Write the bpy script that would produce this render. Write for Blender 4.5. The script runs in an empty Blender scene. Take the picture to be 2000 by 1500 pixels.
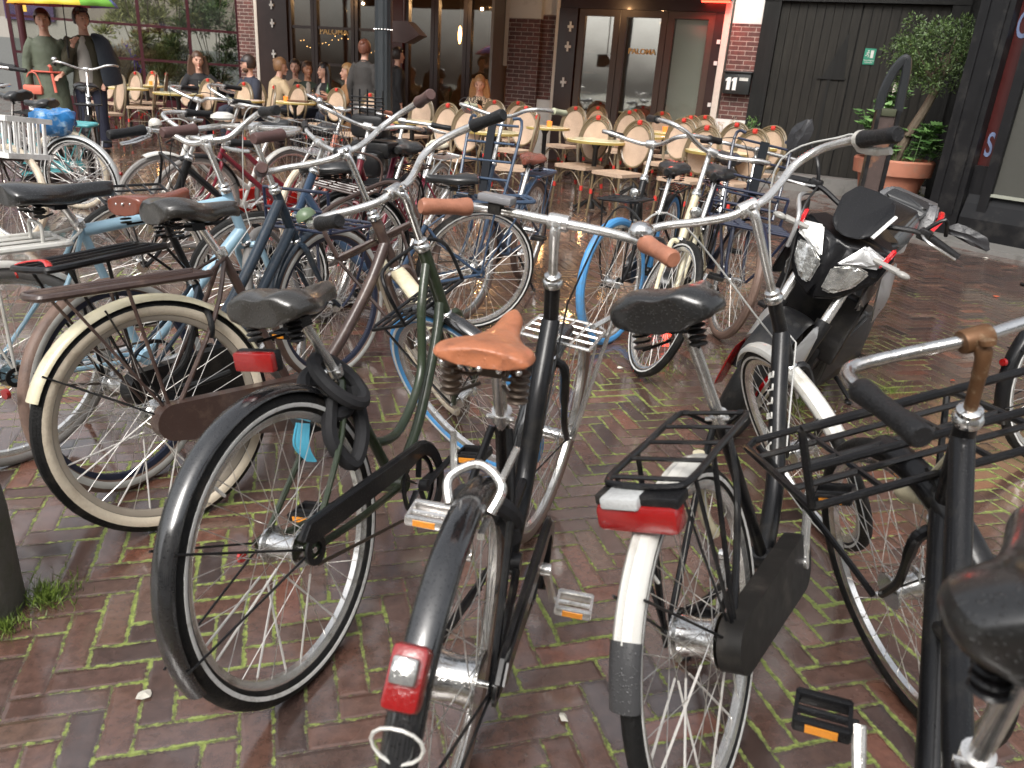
import bpy, bmesh, math, random
from mathutils import Vector, Matrix, noise
random.seed(7)
R = math.radians; PI = math.pi
sc = bpy.context.scene
COL = sc.collection
# ---------------------------------------------------------------- camera
cd = bpy.data.cameras.new('camera'); cam = bpy.data.objects.new('camera', cd); COL.objects.link(cam)
F, PIT, ROL, H = 1500.0, R(21.8), R(3.9), 1.34
cd.sensor_fit = 'HORIZONTAL'; cd.sensor_width = 36.0; cd.lens = 36.0*F/2000.0
cd.clip_start = 0.02; cd.clip_end = 500
cam.location = (0, 0, H)
_fw = Vector((0, math.cos(PIT), -math.sin(PIT))); _up = Vector((0, math.sin(PIT), math.cos(PIT))); _rt = Vector((1, 0, 0))
RT = math.cos(ROL)*_rt + math.sin(ROL)*_up; UP = -math.sin(ROL)*_rt + math.cos(ROL)*_up; FW = _fw
cam.matrix_world = Matrix(((RT.x, UP.x, -FW.x, 0), (RT.y, UP.y, -FW.y, 0), (RT.z, UP.z, -FW.z, H), (0, 0, 0, 1)))
cd.dof.use_dof = True; cd.dof.focus_distance = 3.4; cd.dof.aperture_fstop = 6.0
sc.camera = cam
# ---------------------------------------------------------------- world and light
w = bpy.data.worlds.new("World"); sc.world = w; w.use_nodes = True
nt = w.node_tree; bgn = nt.nodes['Background']
sk = nt.nodes.new('ShaderNodeTexSky'); sk.sky_type = 'NISHITA'; sk.sun_disc = False
sk.sun_elevation = R(48); sk.sun_rotation = R(200); sk.dust_density = 6; sk.air_density = 1.2; sk.ozone_density = 0.6
hs = nt.nodes.new('ShaderNodeHueSaturation'); hs.inputs['Saturation'].default_value = 0.22
nt.links.new(sk.outputs[0], hs.inputs['Color']); nt.links.new(hs.outputs[0], bgn.inputs[0]); bgn.inputs[1].default_value = 0.15
ld = bpy.data.lights.new('sun', 'SUN'); ld.energy = 0.9; ld.angle = R(25); ld.color = (1, .96, .9)
lo = bpy.data.objects.new('sun', ld); COL.objects.link(lo)
lo.rotation_euler = (R(42), 0, R(-20))
sc.view_settings.view_transform = 'Standard'; sc.view_settings.look = 'None'
sc.view_settings.gamma = 1; sc.view_settings.exposure = 0.75

# ---------------------------------------------------------------- materials
MATS = {}
def newmat(name):
    m = bpy.data.materials.new(name); m.use_nodes = True
    return m, m.node_tree, m.node_tree.nodes['Principled BSDF']
def N(nt, t, **kw):
    n = nt.nodes.new('ShaderNode'+t)
    for k, v in kw.items():
        if k in ('operation', 'blend_type', 'data_type', 'noise_dimensions', 'feature', 'interpolation', 'wave_type', 'bands_direction'): setattr(n, k, v)
        else: n.inputs[k if not k.startswith('i') or not k[1:].isdigit() else int(k[1:])].default_value = v
    return n
def mat(name, c, rough=.5, metal=0., coat=0., var=.12, nscale=25., bump=.0, drops=0., dirt=None, dscale=6., spec=.5, emit=None, bd=.004, cior=1.5, crough=.12):
    """procedural paint/metal/plastic: slight colour and roughness variation, optional water droplets and dirt"""
    if name in MATS: return MATS[name]
    m, t, b = newmat(name); L = t.links.new
    tc = t.nodes.new('ShaderNodeTexCoord')
    n = N(t, 'TexNoise', Scale=nscale, Detail=4.0); L(tc.outputs['Object'], n.inputs['Vector'])
    mx = N(t, 'Mix', data_type='RGBA'); L(n.outputs['Fac'], mx.inputs['Factor'])
    mx.inputs[6].default_value = (*[x*(1-var) for x in c], 1); mx.inputs[7].default_value = (*[min(1, x*(1+var)) for x in c], 1)
    col = mx.outputs[2]
    if dirt:
        n2 = N(t, 'TexNoise', Scale=dscale, Detail=6.0, Roughness=.7); L(tc.outputs['Object'], n2.inputs['Vector'])
        rp = N(t, 'MapRange'); rp.inputs[1].default_value = .52; rp.inputs[2].default_value = .68; L(n2.outputs['Fac'], rp.inputs[0])
        m2 = N(t, 'Mix', data_type='RGBA'); L(rp.outputs[0], m2.inputs['Factor']); L(col, m2.inputs[6]); m2.inputs[7].default_value = (*dirt, 1); col = m2.outputs[2]
    L(col, b.inputs['Base Color'])
    mr = N(t, 'MapRange'); L(n.outputs['Fac'], mr.inputs[0]); mr.inputs[3].default_value = max(.02, rough*.75); mr.inputs[4].default_value = min(1, rough*1.25)
    L(mr.outputs[0], b.inputs['Roughness'])
    b.inputs['Metallic'].default_value = metal; b.inputs['Coat Weight'].default_value = coat; b.inputs['Coat Roughness'].default_value = crough; b.inputs['Coat IOR'].default_value = cior
    b.inputs['Specular IOR Level'].default_value = spec
    if emit: b.inputs['Emission Color'].default_value = (*emit[0], 1); b.inputs['Emission Strength'].default_value = emit[1]
    if bump or drops:
        prev = None
        if bump:
            bp = N(t, 'Bump', Strength=bump, Distance=bd); L(n.outputs['Fac'], bp.inputs['Height']); prev = bp
        if drops:
            v = N(t, 'TexVoronoi', Scale=170.0, Randomness=1.0); L(tc.outputs['Object'], v.inputs['Vector'])
            r2 = N(t, 'MapRange'); r2.inputs[1].default_value = .0; r2.inputs[2].default_value = .34; r2.inputs[3].default_value = 1; r2.inputs[4].default_value = 0
            L(v.outputs['Distance'], r2.inputs[0])
            b2 = N(t, 'Bump', Strength=drops, Distance=.003); L(r2.outputs[0], b2.inputs['Height'])
            if prev: L(prev.outputs[0], b2.inputs['Normal'])
            prev = b2
        L(prev.outputs[0], b.inputs['Normal'])
    MATS[name] = m; return m
def paint(name, c, **k):
    d = dict(rough=.3, coat=.5, drops=.35, var=.15, nscale=12); d.update(k); return mat(name, c, **d)
BLK = paint('black paint', (.006, .006, .007), rough=.42, spec=.2, coat=.4, dirt=(.022, .020, .017), dscale=11); WETB = mat('wet black mudguard', (.006, .006, .007), rough=.45, spec=.2, coat=1., cior=1.9, crough=.13, drops=1., bump=.2, nscale=30, dirt=(.02, .02, .02), dscale=14); DGREY = paint('dark grey paint', (.02, .022, .024), spec=.3)
OLIVE = paint('olive paint', (.024, .036, .017), spec=.35, dirt=(.05, .05, .035), dscale=12); BROWN = paint('brown paint', (.055, .032, .026), rough=.38, spec=.35, dirt=(.12, .08, .06))
NAVY = paint('navy paint', (.014, .026, .042), spec=.35, dirt=(.04, .045, .05), dscale=12); SKYB = paint('sky blue paint', (.32, .5, .62), rough=.35)
BGREY = paint('blue grey paint', (.035, .062, .11), spec=.35); WHITEP = paint('white paint', (.62, .61, .57), rough=.35, drops=.25, dirt=(.42, .39, .33), dscale=9)
DRED = paint('dark red paint', (.16, .008, .02)); PINK = paint('copper pink paint', (.55, .2, .13)); CREAMP = paint('cream paint', (.68, .62, .44), drops=.2, dirt=(.45, .38, .25))
TEAL = paint('teal paint', (.05, .28, .3)); DNAVY = paint('ink blue paint', (.012, .018, .045)); CRAN = paint('cranberry paint', (.35, .02, .07)); SILVP = paint('silver paint', (.5, .52, .52), metal=.4)
RED = paint('red plastic', (.5, .015, .01), rough=.2); REDL = mat('red lamp glass', (.26, .006, .006), rough=.12, coat=1, bump=.3, nscale=180)
ALU = mat('brushed aluminium', (.78, .77, .75), rough=.24, metal=.85, var=.08, nscale=40, drops=.2, dirt=(.4, .38, .34), dscale=14)
CHROME = mat('dull chrome', (.72, .72, .71), rough=.16, metal=1., var=.06, drops=.2, dirt=(.33, .29, .25), dscale=18)
STEEL = mat('spoke steel', (.62, .6, .57), rough=.3, metal=.8, var=.2, dirt=(.3, .24, .19), dscale=20)
RUST = mat('rusty steel', (.15, .075, .035), rough=.5, metal=.5, var=.5, dirt=(.36, .27, .17), dscale=30, bump=.3)
RUBBER = mat('tyre rubber', (.010, .010, .010), spec=.22, rough=.55, var=.25, bump=.6, nscale=160, dirt=(.035, .03, .026), dscale=14)
TANR = mat('tan tyre rubber', (.42, .3, .2), rough=.55, bump=.4, nscale=160, dirt=(.3, .2, .14))
BRNR = mat('brown tyre rubber', (.17, .11, .085), rough=.55, bump=.4, nscale=160, dirt=(.09, .06, .05))
CRMR = mat('cream tyre rubber', (.62, .54, .42), rough=.5, bump=.3, nscale=120, dirt=(.42, .34, .25))
BLUR = mat('blue tyre rubber', (.07, .27, .56), rough=.5, bump=.5, nscale=160, dirt=(.12, .2, .3))
GREYR = mat('grey tyre rubber', (.2, .19, .18), rough=.6, bump=.4, nscale=160)
STRIPE = mat('reflective stripe', (.68, .68, .66), rough=.35, dirt=(.4, .38, .35), dscale=30)
VINYL = mat('black vinyl', (.008, .008, .008), spec=.3, rough=.34, coat=.9, cior=1.6, crough=.2, bump=.12, nscale=60, drops=.8)
GVINYL = mat('charcoal vinyl', (.022, .020, .017), spec=.35, rough=.33, coat=.9, cior=1.6, crough=.2, bump=.15, nscale=60, drops=.9)
TANL = mat('tan leather', (.42, .15, .07), rough=.4, coat=.2, bump=.6, nscale=38, var=.28, drops=.35, dirt=(.25, .09, .045), dscale=16, bd=.006)
BRNL = mat('brown leather', (.17, .05, .03), rough=.25, coat=.5, bump=.15, nscale=60, drops=.4)
CRML = mat('cream leather', (.75, .68, .52), rough=.35, bump=.1)
GRIPB = mat('black rubber grip', (.014, .014, .015), spec=.3, rough=.42, bump=.5, nscale=90, drops=.5)
GRIPN = mat('brown grip', (.1, .055, .05), rough=.4, bump=.3, nscale=80, drops=.3)
GRIPT = mat('tan leather grip', (.36, .15, .09), rough=.45, var=.3, bump=.6, nscale=40, dirt=(.22, .09, .055), drops=.2)
GRIPC = mat('cream grip', (.45, .46, .32), rough=.45, bump=.3)
CABLE = mat('black cable', (.015, .015, .015), rough=.4); GCABLE = mat('grey cable', (.45, .45, .43), rough=.35)
PLAST = mat('black plastic', (.008, .008, .009), spec=.25, rough=.42, drops=.4, coat=.2, dirt=(.025, .023, .02), dscale=9); GPLAST = mat('grey plastic', (.2, .2, .21), rough=.4, drops=.4)
AMBER = mat('amber reflector', (.75, .28, .03), rough=.25, bump=.4, nscale=200)
LENS = mat('clear lens', (.55, .55, .53), rough=.12, metal=.75, bump=1., nscale=45, var=.6, dirt=(.2, .2, .2), dscale=22)
CLOTHB = mat('black cloth', (.015, .015, .017), rough=.75, bump=.5, nscale=50)
RIBBON = mat('blue ribbon', (.08, .42, .6), rough=.6); BLUEBAG = mat('blue plastic bag', (.03, .2, .5), rough=.25, coat=.4, bump=1., nscale=20, dirt=(.35, .5, .62), dscale=12)
YEL = mat('yellow plastic', (.75, .6, .02), rough=.4)
ROD = {}

# ---------------------------------------------------------------- mesh builder
class MB:
    def __init__(s): s.v = []; s.f = []
    def add(s, vs, fs):
        o = len(s.v); s.v += [tuple(v) for v in vs]; s.f += [tuple(i+o for i in f) for f in fs]; return s
    def box(s, c, d, rz=0, M=None, bev=0.0):
        x, y, z = d[0]/2, d[1]/2, d[2]/2
        if bev > 0:
            b = min(bev, x*.49, y*.49, z*.49); vs = []; 
            bm = bmesh.new(); bmesh.ops.create_cube(bm, size=1)
            for v in bm.verts: v.co = Vector((v.co.x*d[0], v.co.y*d[1], v.co.z*d[2]))
            bmesh.ops.bevel(bm, geom=list(bm.edges), offset=b, segments=2, affect='EDGES', profile=.5)
            bm.verts.ensure_lookup_table(); vs = [v.co.copy() for v in bm.verts]; fs = [[v.index for v in f.verts] for f in bm.faces]; bm.free()
        else:
            vs = [Vector(p) for p in [(-x, -y, -z), (x, -y, -z), (x, y, -z), (-x, y, -z), (-x, -y, z), (x, -y, z), (x, y, z), (-x, y, z)]]
            fs = [(0, 3, 2, 1), (4, 5, 6, 7), (0, 1, 5, 4), (1, 2, 6, 5), (2, 3, 7, 6), (3, 0, 4, 7)]
        T = Matrix.Translation(Vector(c)) @ (M if M is not None else Matrix.Rotation(rz, 4, 'Z'))
        return s.add([T @ v for v in vs], fs)
    def tube(s, pts, r, n=8, closed=False, cap=True, flat=1.0):
        pts = [Vector(p) for p in pts]; k = len(pts)
        if k < 2: return s
        rs = r if isinstance(r, (list, tuple)) else [r]*k
        tan = []
        for i in range(k):
            if closed: t = pts[(i+1) % k]-pts[i-1]
            else: t = pts[min(i+1, k-1)]-pts[max(i-1, 0)]
            tan.append(t.normalized() if t.length > 1e-9 else Vector((0, 0, 1)))
        up = Vector((0, 0, 1)) if abs(tan[0].z) < .9 else Vector((1, 0, 0))
        a = tan[0].cross(up).normalized(); vs = []
        for i in range(k):
            a = (a - tan[i]*a.dot(tan[i])); a = a.normalized() if a.length > 1e-6 else tan[i].orthogonal().normalized()
            b = tan[i].cross(a)
            for j in range(n):
                an = 2*PI*j/n; vs.append(pts[i]+(a*math.cos(an)+b*math.sin(an)*flat)*rs[i])
        fs = []
        for i in range(k if closed else k-1):
            p, q = i*n, ((i+1) % k)*n
            for j in range(n): fs.append((p+j, p+(j+1) % n, q+(j+1) % n, q+j))
        if cap and not closed: fs.append(tuple(range(n-1, -1, -1))); fs.append(tuple(range((k-1)*n, k*n)))
        return s.add(vs, fs)
    def rod(s, a, b, r, n=8, r2=None): return s.tube([a, b], [r, r2 if r2 is not None else r], n)
    def lathe(s, prof, c=(0, 0, 0), ax='z', n=24, M=None, closed=False):
        """prof: (radius, height) list revolved about the axis"""
        vs = []; k = len(prof)
        for j in range(n):
            an = 2*PI*j/n
            for r, h in prof:
                p = (r*math.cos(an), r*math.sin(an), h)
                if ax == 'y': p = (p[0], p[2], p[1])
                if ax == 'x': p = (p[2], p[0], p[1])
                vs.append(Vector(p))
        fs = []
        for j in range(n):
            q = (j+1) % n
            for i in range(k-1 if not closed else k):
                i2 = (i+1) % k
                fs.append((j*k+i, q*k+i, q*k+i2, j*k+i2))
        if not closed:
            if prof[0][0] > 1e-6: fs.append(tuple(j*k for j in range(n-1, -1, -1)))
            if prof[-1][0] > 1e-6: fs.append(tuple(j*k+k-1 for j in range(n)))
        T = Matrix.Translation(Vector(c)) @ (M if M is not None else Matrix())
        return s.add([T @ v for v in vs], fs)
    def ball(s, c, r, n=12, m=8, M=None):
        r = r if isinstance(r, (tuple, list)) else (r, r, r); vs = []; fs = []
        for i in range(m+1):
            th = PI*i/m
            for j in range(n):
                ph = 2*PI*j/n; vs.append(Vector((math.sin(th)*math.cos(ph)*r[0], math.sin(th)*math.sin(ph)*r[1], math.cos(th)*r[2])))
        for i in range(m):
            for j in range(n): fs.append((i*n+j, (i+1)*n+j, (i+1)*n+(j+1) % n, i*n+(j+1) % n))
        T = Matrix.Translation(Vector(c)) @ (M if M is not None else Matrix())
        return s.add([T @ v for v in vs], fs)
    def prism(s, poly, t0, t1, ax='y'):
        """closed 2-D outline extruded along an axis"""
        k = len(poly); vs = []
        for t in (t0, t1):
            for a, b in poly:
                vs.append({'y': (a, t, b), 'z': (a, b, t), 'x': (t, a, b)}[ax])
        fs = [tuple(range(k-1, -1, -1)), tuple(range(k, 2*k))]+[(i, (i+1) % k, k+(i+1) % k, k+i) for i in range(k)]
        return s.add(vs, fs)
    def xf(s, fn):
        s.v = [tuple(fn(Vector(v))) for v in s.v]; return s
def link(o, parent=None):
    COL.objects.link(o)
    if parent is not None: o.parent = parent
    return o
def obj(name, mb, m, parent=None, smooth=True, label=None, **kw):
    me = bpy.data.meshes.new(name); me.from_pydata(mb.v, [], mb.f); me.validate()
    bm = bmesh.new(); bm.from_mesh(me); bmesh.ops.remove_doubles(bm, verts=bm.verts, dist=1e-5); bmesh.ops.recalc_face_normals(bm, faces=bm.faces)
    if smooth:
        for f in bm.faces: f.smooth = True
        for e in bm.edges:
            if len(e.link_faces) == 2 and e.calc_face_angle(0) > R(38): e.smooth = False
    bm.to_mesh(me); bm.free()
    me.materials.append(m); o = bpy.data.objects.new(name, me); link(o, parent)
    if label: o['label'] = label
    for k, v in kw.items(): o[k] = v
    return o
def thing(name, label, cat, loc=(0, 0, 0), rot=(0, 0, 0), group=None):
    o = bpy.data.objects.new(name, None); o.empty_display_size = .1; link(o); o.location = loc; o.rotation_euler = rot
    o['label'] = label; o['category'] = cat
    if group: o['group'] = group
    return o
def tag(o, label, cat, group=None):
    o['label'] = label; o['category'] = cat
    if group: o['group'] = group
    return o
def dup(root, loc, rot, label, group=None):
    r = root.copy(); link(r); r.location = loc; r.rotation_euler = rot; r['label'] = label
    if group: r['group'] = group
    for ch in root.children:
        c = ch.copy(); link(c, r)
        for g in ch.children:
            d = g.copy(); link(d, c)
    return r
def sm(pts, n=6, closed=False):
    """Catmull-Rom through the points"""
    P = [Vector(p) for p in pts]; k = len(P); out = []
    rng = range(k if closed else k-1)
    for i in rng:
        if closed: a, b, c, d = P[i-1], P[i], P[(i+1) % k], P[(i+2) % k]
        else: a, b, c, d = P[max(i-1, 0)], P[i], P[i+1], P[min(i+2, k-1)]
        for j in range(n):
            t = j/n; out.append(.5*((2*b)+(c-a)*t+(2*a-5*b+4*c-d)*t*t+(3*b-a-3*c+d)*t**3))
    if not closed: out.append(P[-1])
    return out
def text_mesh(txt, size, M, m, parent, name='lettering', depth=.0015, align='CENTER', sx=1.0):
    cu = bpy.data.curves.new('t', 'FONT'); cu.body = txt; cu.size = size; cu.extrude = depth; cu.align_x = align; cu.align_y = 'CENTER'; cu.offset = size*.012
    o = bpy.data.objects.new('t', cu); COL.objects.link(o)
    dg = bpy.context.evaluated_depsgraph_get(); me = bpy.data.meshes.new_from_object(o.evaluated_get(dg))
    COL.objects.unlink(o); bpy.data.objects.remove(o); 
    me.transform(M @ Matrix.Diagonal((sx, 1, 1, 1))); me.materials.clear(); me.materials.append(m); me.name = name
    x = bpy.data.objects.new(name, me); link(x, parent); return x
def ray(px, py): return FW + RT*((px-1000)/F) - UP*((py-750)/F)
def at(px, py, d):
    """point on the ray through a photo pixel at forward distance d"""
    r = ray(px, py); t = d/r.y; return Vector((r.x*t, d, H+r.z*t))
#@@PART2
# ================================================================ ground
def brick_ground():
    m, t, b = newmat('wet herringbone brick paving'); L = t.links.new
    def M_(op, a, bb=None, c=None):
        n = t.nodes.new('ShaderNodeMath'); n.operation = op
        for i, x in enumerate((a, bb, c)):
            if x is None: continue
            if isinstance(x, (int, float)): n.inputs[i].default_value = x
            else: L(x, n.inputs[i])
        return n.outputs[0]
    tc = t.nodes.new('ShaderNodeTexCoord')
    wob = N(t, 'TexNoise', Scale=9.0, Detail=3.0); L(tc.outputs['Object'], wob.inputs['Vector'])
    wv = t.nodes.new('ShaderNodeVectorMath'); wv.operation = 'MULTIPLY_ADD'; L(wob.outputs['Color'], wv.inputs[0]); wv.inputs[1].default_value = (.012, .012, 0); L(tc.outputs['Object'], wv.inputs[2])
    mp = t.nodes.new('ShaderNodeMapping'); mp.inputs['Rotation'].default_value = (0, 0, R(-17)); s = 1/.070; mp.inputs['Scale'].default_value = (s, s, s)
    L(wv.outputs[0], mp.inputs['Vector'])
    sp = t.nodes.new('ShaderNodeSeparateXYZ'); L(mp.outputs[0], sp.inputs[0]); X, Y = sp.outputs[0], sp.outputs[1]
    i = M_('FLOOR', X); j = M_('FLOOR', Y); u = M_('SUBTRACT', X, i); v = M_('SUBTRACT', Y, j)
    k = M_('FLOORED_MODULO', M_('SUBTRACT', i, j), 6.0)
    hor = M_('LESS_THAN', k, 2.5)
    kv = M_('SUBTRACT', 5.0, k)
    lu_h = M_('ADD', u, k); lv_v = M_('ADD', v, kv)
    def lerp(a, bb): return M_('ADD', M_('MULTIPLY', a, hor), M_('MULTIPLY', bb, M_('SUBTRACT', 1.0, hor)))
    lng = lerp(lu_h, lv_v); shr = lerp(v, u)
    e = M_('MINIMUM', M_('MINIMUM', lng, M_('SUBTRACT', 3.0, lng)), M_('MINIMUM', shr, M_('SUBTRACT', 1.0, shr)))
    idx = lerp(M_('SUBTRACT', i, k), M_('ADD', i, 37.3)); idy = lerp(j, M_('SUBTRACT', j, kv))
    cid = t.nodes.new('ShaderNodeCombineXYZ'); L(idx, cid.inputs[0]); L(idy, cid.inputs[1])
    wn = t.nodes.new('ShaderNodeTexWhiteNoise'); wn.noise_dimensions = '3D'; L(cid.outputs[0], wn.inputs['Vector'])
    sw = t.nodes.new('ShaderNodeSeparateColor'); L(wn.outputs['Color'], sw.inputs[0])
    cr = t.nodes.new('ShaderNodeValToRGB'); L(sw.outputs[0], cr.inputs[0])
    els = cr.color_ramp.elements; els[0].position = 0; els[0].color = (.055, .036, .031, 1); els[1].position = 1; els[1].color = (.165, .066, .044, 1)
    for p, c in ((.25, (.098, .054, .042)), (.5, (.122, .063, .046)), (.7, (.092, .056, .046)), (.86, (.135, .080, .057))):
        x = els.new(p); x.color = (*c, 1)
    n1 = N(t, 'TexNoise', Scale=34.0, Detail=8.0, Roughness=.7); L(tc.outputs['Object'], n1.inputs['Vector'])
    mr = N(t, 'MapRange'); L(n1.outputs['Fac'], mr.inputs[0]); mr.inputs[1].default_value = .3; mr.inputs[2].default_value = .7; mr.inputs[3].default_value = .62; mr.inputs[4].default_value = 1.35
    mu = t.nodes.new('ShaderNodeVectorMath'); mu.operation = 'SCALE'; L(cr.outputs[0], mu.inputs[0]); L(mr.outputs[0], mu.inputs['Scale'])
    # pale mineral bloom patches on bricks
    n2 = N(t, 'TexNoise', Scale=5.0, Detail=7.0, Roughness=.75); L(tc.outputs['Object'], n2.inputs['Vector'])
    pr = N(t, 'MapRange'); L(n2.outputs['Fac'], pr.inputs[0]); pr.inputs[1].default_value = .56; pr.inputs[2].default_value = .75; pr.inputs[4].default_value = .5
    mx = N(t, 'Mix', data_type='RGBA'); L(pr.outputs[0], mx.inputs['Factor']); L(mu.outputs[0], mx.inputs[6]); mx.inputs[7].default_value = (.23, .15, .13, 1)
    # joints: dark earth, moss where damp
    jn = N(t, 'TexNoise', Scale=60.0, Detail=5.0, Roughness=.8); L(tc.outputs['Object'], jn.inputs['Vector'])
    mossf = N(t, 'TexNoise', Scale=1.7, Detail=8.0, Roughness=.8); L(tc.outputs['Object'], mossf.inputs['Vector'])
    mossw = N(t, 'MapRange'); L(mossf.outputs['Fac'], mossw.inputs[0]); mossw.inputs[1].default_value = .44; mossw.inputs[2].default_value = .7
    # joint width grows where moss is rich
    thr = M_('ADD', .014, M_('ADD', M_('MULTIPLY', mossw.outputs[0], .17), M_('MULTIPLY', M_('SUBTRACT', jn.outputs['Fac'], .5), .24)))
    joint = N(t, 'MapRange'); L(M_('SUBTRACT', thr, e), joint.inputs[0]); joint.inputs[1].default_value = -.015; joint.inputs[2].default_value = .03
    mc = t.nodes.new('ShaderNodeValToRGB'); L(jn.outputs['Fac'], mc.inputs[0]); q = mc.color_ramp.elements
    q[0].position = .3; q[0].color = (.05, .075, .015, 1); q[1].position = .70; q[1].color = (.36, .43, .10, 1)
    je = N(t, 'Mix', data_type='RGBA')
    jsel = N(t, 'MapRange'); sp0 = t.nodes.new('ShaderNodeSeparateXYZ'); L(tc.outputs['Object'], sp0.inputs[0]); fd_ = N(t, 'MapRange'); L(sp0.outputs[1], fd_.inputs[0]); fd_.inputs[1].default_value = 3.0; fd_.inputs[2].default_value = 7.5; fd_.inputs[3].default_value = 0; fd_.inputs[4].default_value = .22
    L(M_('SUBTRACT', M_('ADD', mossf.outputs['Fac'], M_('MULTIPLY', M_('SUBTRACT', jn.outputs['Fac'], .5), .5)), fd_.outputs[0]), jsel.inputs[0]); jsel.inputs[1].default_value = .44; jsel.inputs[2].default_value = .54
    L(jsel.outputs[0], je.inputs['Factor']); je.inputs[6].default_value = (.03, .02, .016, 1); L(mc.outputs[0], je.inputs[7])
    fin = N(t, 'Mix', data_type='RGBA'); L(joint.outputs[0], fin.inputs['Factor']); L(mx.outputs[2], fin.inputs[6]); L(je.outputs[2], fin.inputs[7])
    L(fin.outputs[2], b.inputs['Base Color'])
    tlt_ = M_('MULTIPLY', sw.outputs[2], .35)
    # wetness: puddled brick faces are glossy, the rest satin
    n3 = N(t, 'TexNoise', Scale=2.6, Detail=5.0, Roughness=.6); L(tc.outputs['Object'], n3.inputs['Vector'])
    wt = N(t, 'MapRange'); L(M_('ADD', n3.outputs['Fac'], M_('MULTIPLY', M_('SUBTRACT', sw.outputs[1], .5), .22)), wt.inputs[0]); wt.inputs[1].default_value = .32; wt.inputs[2].default_value = .5; wt.inputs[3].default_value = .36; wt.inputs[4].default_value = .07
    rr = M_('ADD', wt.outputs[0], M_('MULTIPLY', joint.outputs[0], .45)); L(rr, b.inputs['Roughness'])
    b.inputs['Specular IOR Level'].default_value = .75
    fw2 = N(t, 'MapRange'); L(wt.outputs[0], fw2.inputs[0]); fw2.inputs[1].default_value = .30; fw2.inputs[2].default_value = .12; fw2.inputs[3].default_value = 0; fw2.inputs[4].default_value = 1
    L(M_('MULTIPLY', fw2.outputs[0], M_('SUBTRACT', 1.0, joint.outputs[0])), b.inputs['Coat Weight']); b.inputs['Coat Roughness'].default_value = .05; b.inputs['Coat IOR'].default_value = 1.85
    cbp = N(t, 'Bump', Strength=.14, Distance=.008); L(M_('ADD', tlt_, M_('MULTIPLY', n1.outputs['Fac'], .3)), cbp.inputs['Height']); L(cbp.outputs[0], b.inputs['Coat Normal'])
    # relief
    he = N(t, 'MapRange'); L(e, he.inputs[0]); he.inputs[1].default_value = 0; he.inputs[2].default_value = .17; he.interpolation_type = 'SMOOTHSTEP'
    tilt = M_('MULTIPLY', sw.outputs[2], .35)
    hh = M_('ADD', M_('ADD', M_('MULTIPLY', he.outputs[0], 1.0), tilt), M_('MULTIPLY', n1.outputs['Fac'], .34))
    hm = M_('ADD', hh, M_('MULTIPLY', joint.outputs[0], M_('MULTIPLY', jn.outputs['Fac'], .9)))
    bp = N(t, 'Bump', Strength=.55, Distance=.008); L(hm, bp.inputs['Height']); L(bp.outputs[0], b.inputs['Normal'])
    return m
GR = MB(); GR.v = [(-60, -40, 0), (60, -40, 0), (60, 80, 0), (-60, 80, 0)]; GR.f = [(0, 1, 2, 3)]
g = obj('ground', GR, brick_ground(), smooth=False); g['kind'] = 'structure'

# ================================================================ wall materials
def brickmat(name, c1, c2, mortar, sc_=1.0, rough=.6):
    m, t, b = newmat(name); L = t.links.new
    tc = t.nodes.new('ShaderNodeTexCoord'); mp = t.nodes.new('ShaderNodeMapping'); mp.inputs['Rotation'].default_value = (R(90), 0, 0); L(tc.outputs['Object'], mp.inputs[0])
    bt = t.nodes.new('ShaderNodeTexBrick'); L(mp.outputs[0], bt.inputs['Vector']); bt.inputs['Scale'].default_value = 1
    bt.inputs['Brick Width'].default_value = .22*sc_; bt.inputs['Row Height'].default_value = .066*sc_; bt.inputs['Mortar Size'].default_value = .006; bt.inputs['Mortar Smooth'].default_value = .2
    bt.inputs['Color1'].default_value = (*c1, 1); bt.inputs['Color2'].default_value = (*c2, 1); bt.inputs['Mortar'].default_value = (*mortar, 1)
    n = N(t, 'TexNoise', Scale=14.0, Detail=6.0); L(tc.outputs['Object'], n.inputs['Vector'])
    mr = N(t, 'MapRange'); L(n.outputs['Fac'], mr.inputs[0]); mr.inputs[1].default_value = .3; mr.inputs[2].default_value = .7; mr.inputs[3].default_value = .7; mr.inputs[4].default_value = 1.25
    mu = t.nodes.new('ShaderNodeVectorMath'); mu.operation = 'SCALE'; L(bt.outputs[0], mu.inputs[0]); L(mr.outputs[0], mu.inputs['Scale']); L(mu.outputs[0], b.inputs['Base Color'])
    b.inputs['Roughness'].default_value = rough
    bp = N(t, 'Bump', Strength=.6, Distance=.006); bp.invert = True; L(bt.outputs['Fac'], bp.inputs['Height']); L(bp.outputs[0], b.inputs['Normal'])
    return m
BRICKW = brickmat('old red wall brick', (.14, .05, .04), (.085, .035, .03), (.33, .28, .24))
BRICKU = brickmat('upper storey brick', (.12, .05, .04), (.09, .04, .03), (.2, .17, .15))
PLASTER = mat('cream plaster', (.68, .64, .57), rough=.7, var=.06, nscale=6, bump=.2, dirt=(.5, .46, .4), dscale=2)
WHITEW = mat('white plaster', (.76, .75, .71), rough=.6, var=.05, nscale=5, dirt=(.58, .56, .5), dscale=2)
DWOOD = mat('dark brown painted wood', (.03, .014, .012), rough=.35, coat=.2, var=.25, nscale=8)
DWOOD2 = mat('umber painted wood', (.075, .05, .038), rough=.4, var=.15, nscale=8)
REDWOOD = mat('dark red painted wood', (.06, .008, .01), rough=.35, coat=.2, var=.2)
GREYW = mat('grey painted wood', (.17, .155, .14), rough=.45, var=.1)
SHUT = mat('white painted panel', (.8, .77, .7), rough=.45, var=.08, nscale=3)
STONE = mat('grey stone', (.17, .165, .155), rough=.45, var=.2, nscale=20, bump=.3, dirt=(.1, .1, .09))
CREAMT = mat('cream trim', (.66, .6, .52), rough=.5)
BRASS = mat('white hinge', (.75, .74, .7), rough=.4)
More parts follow.
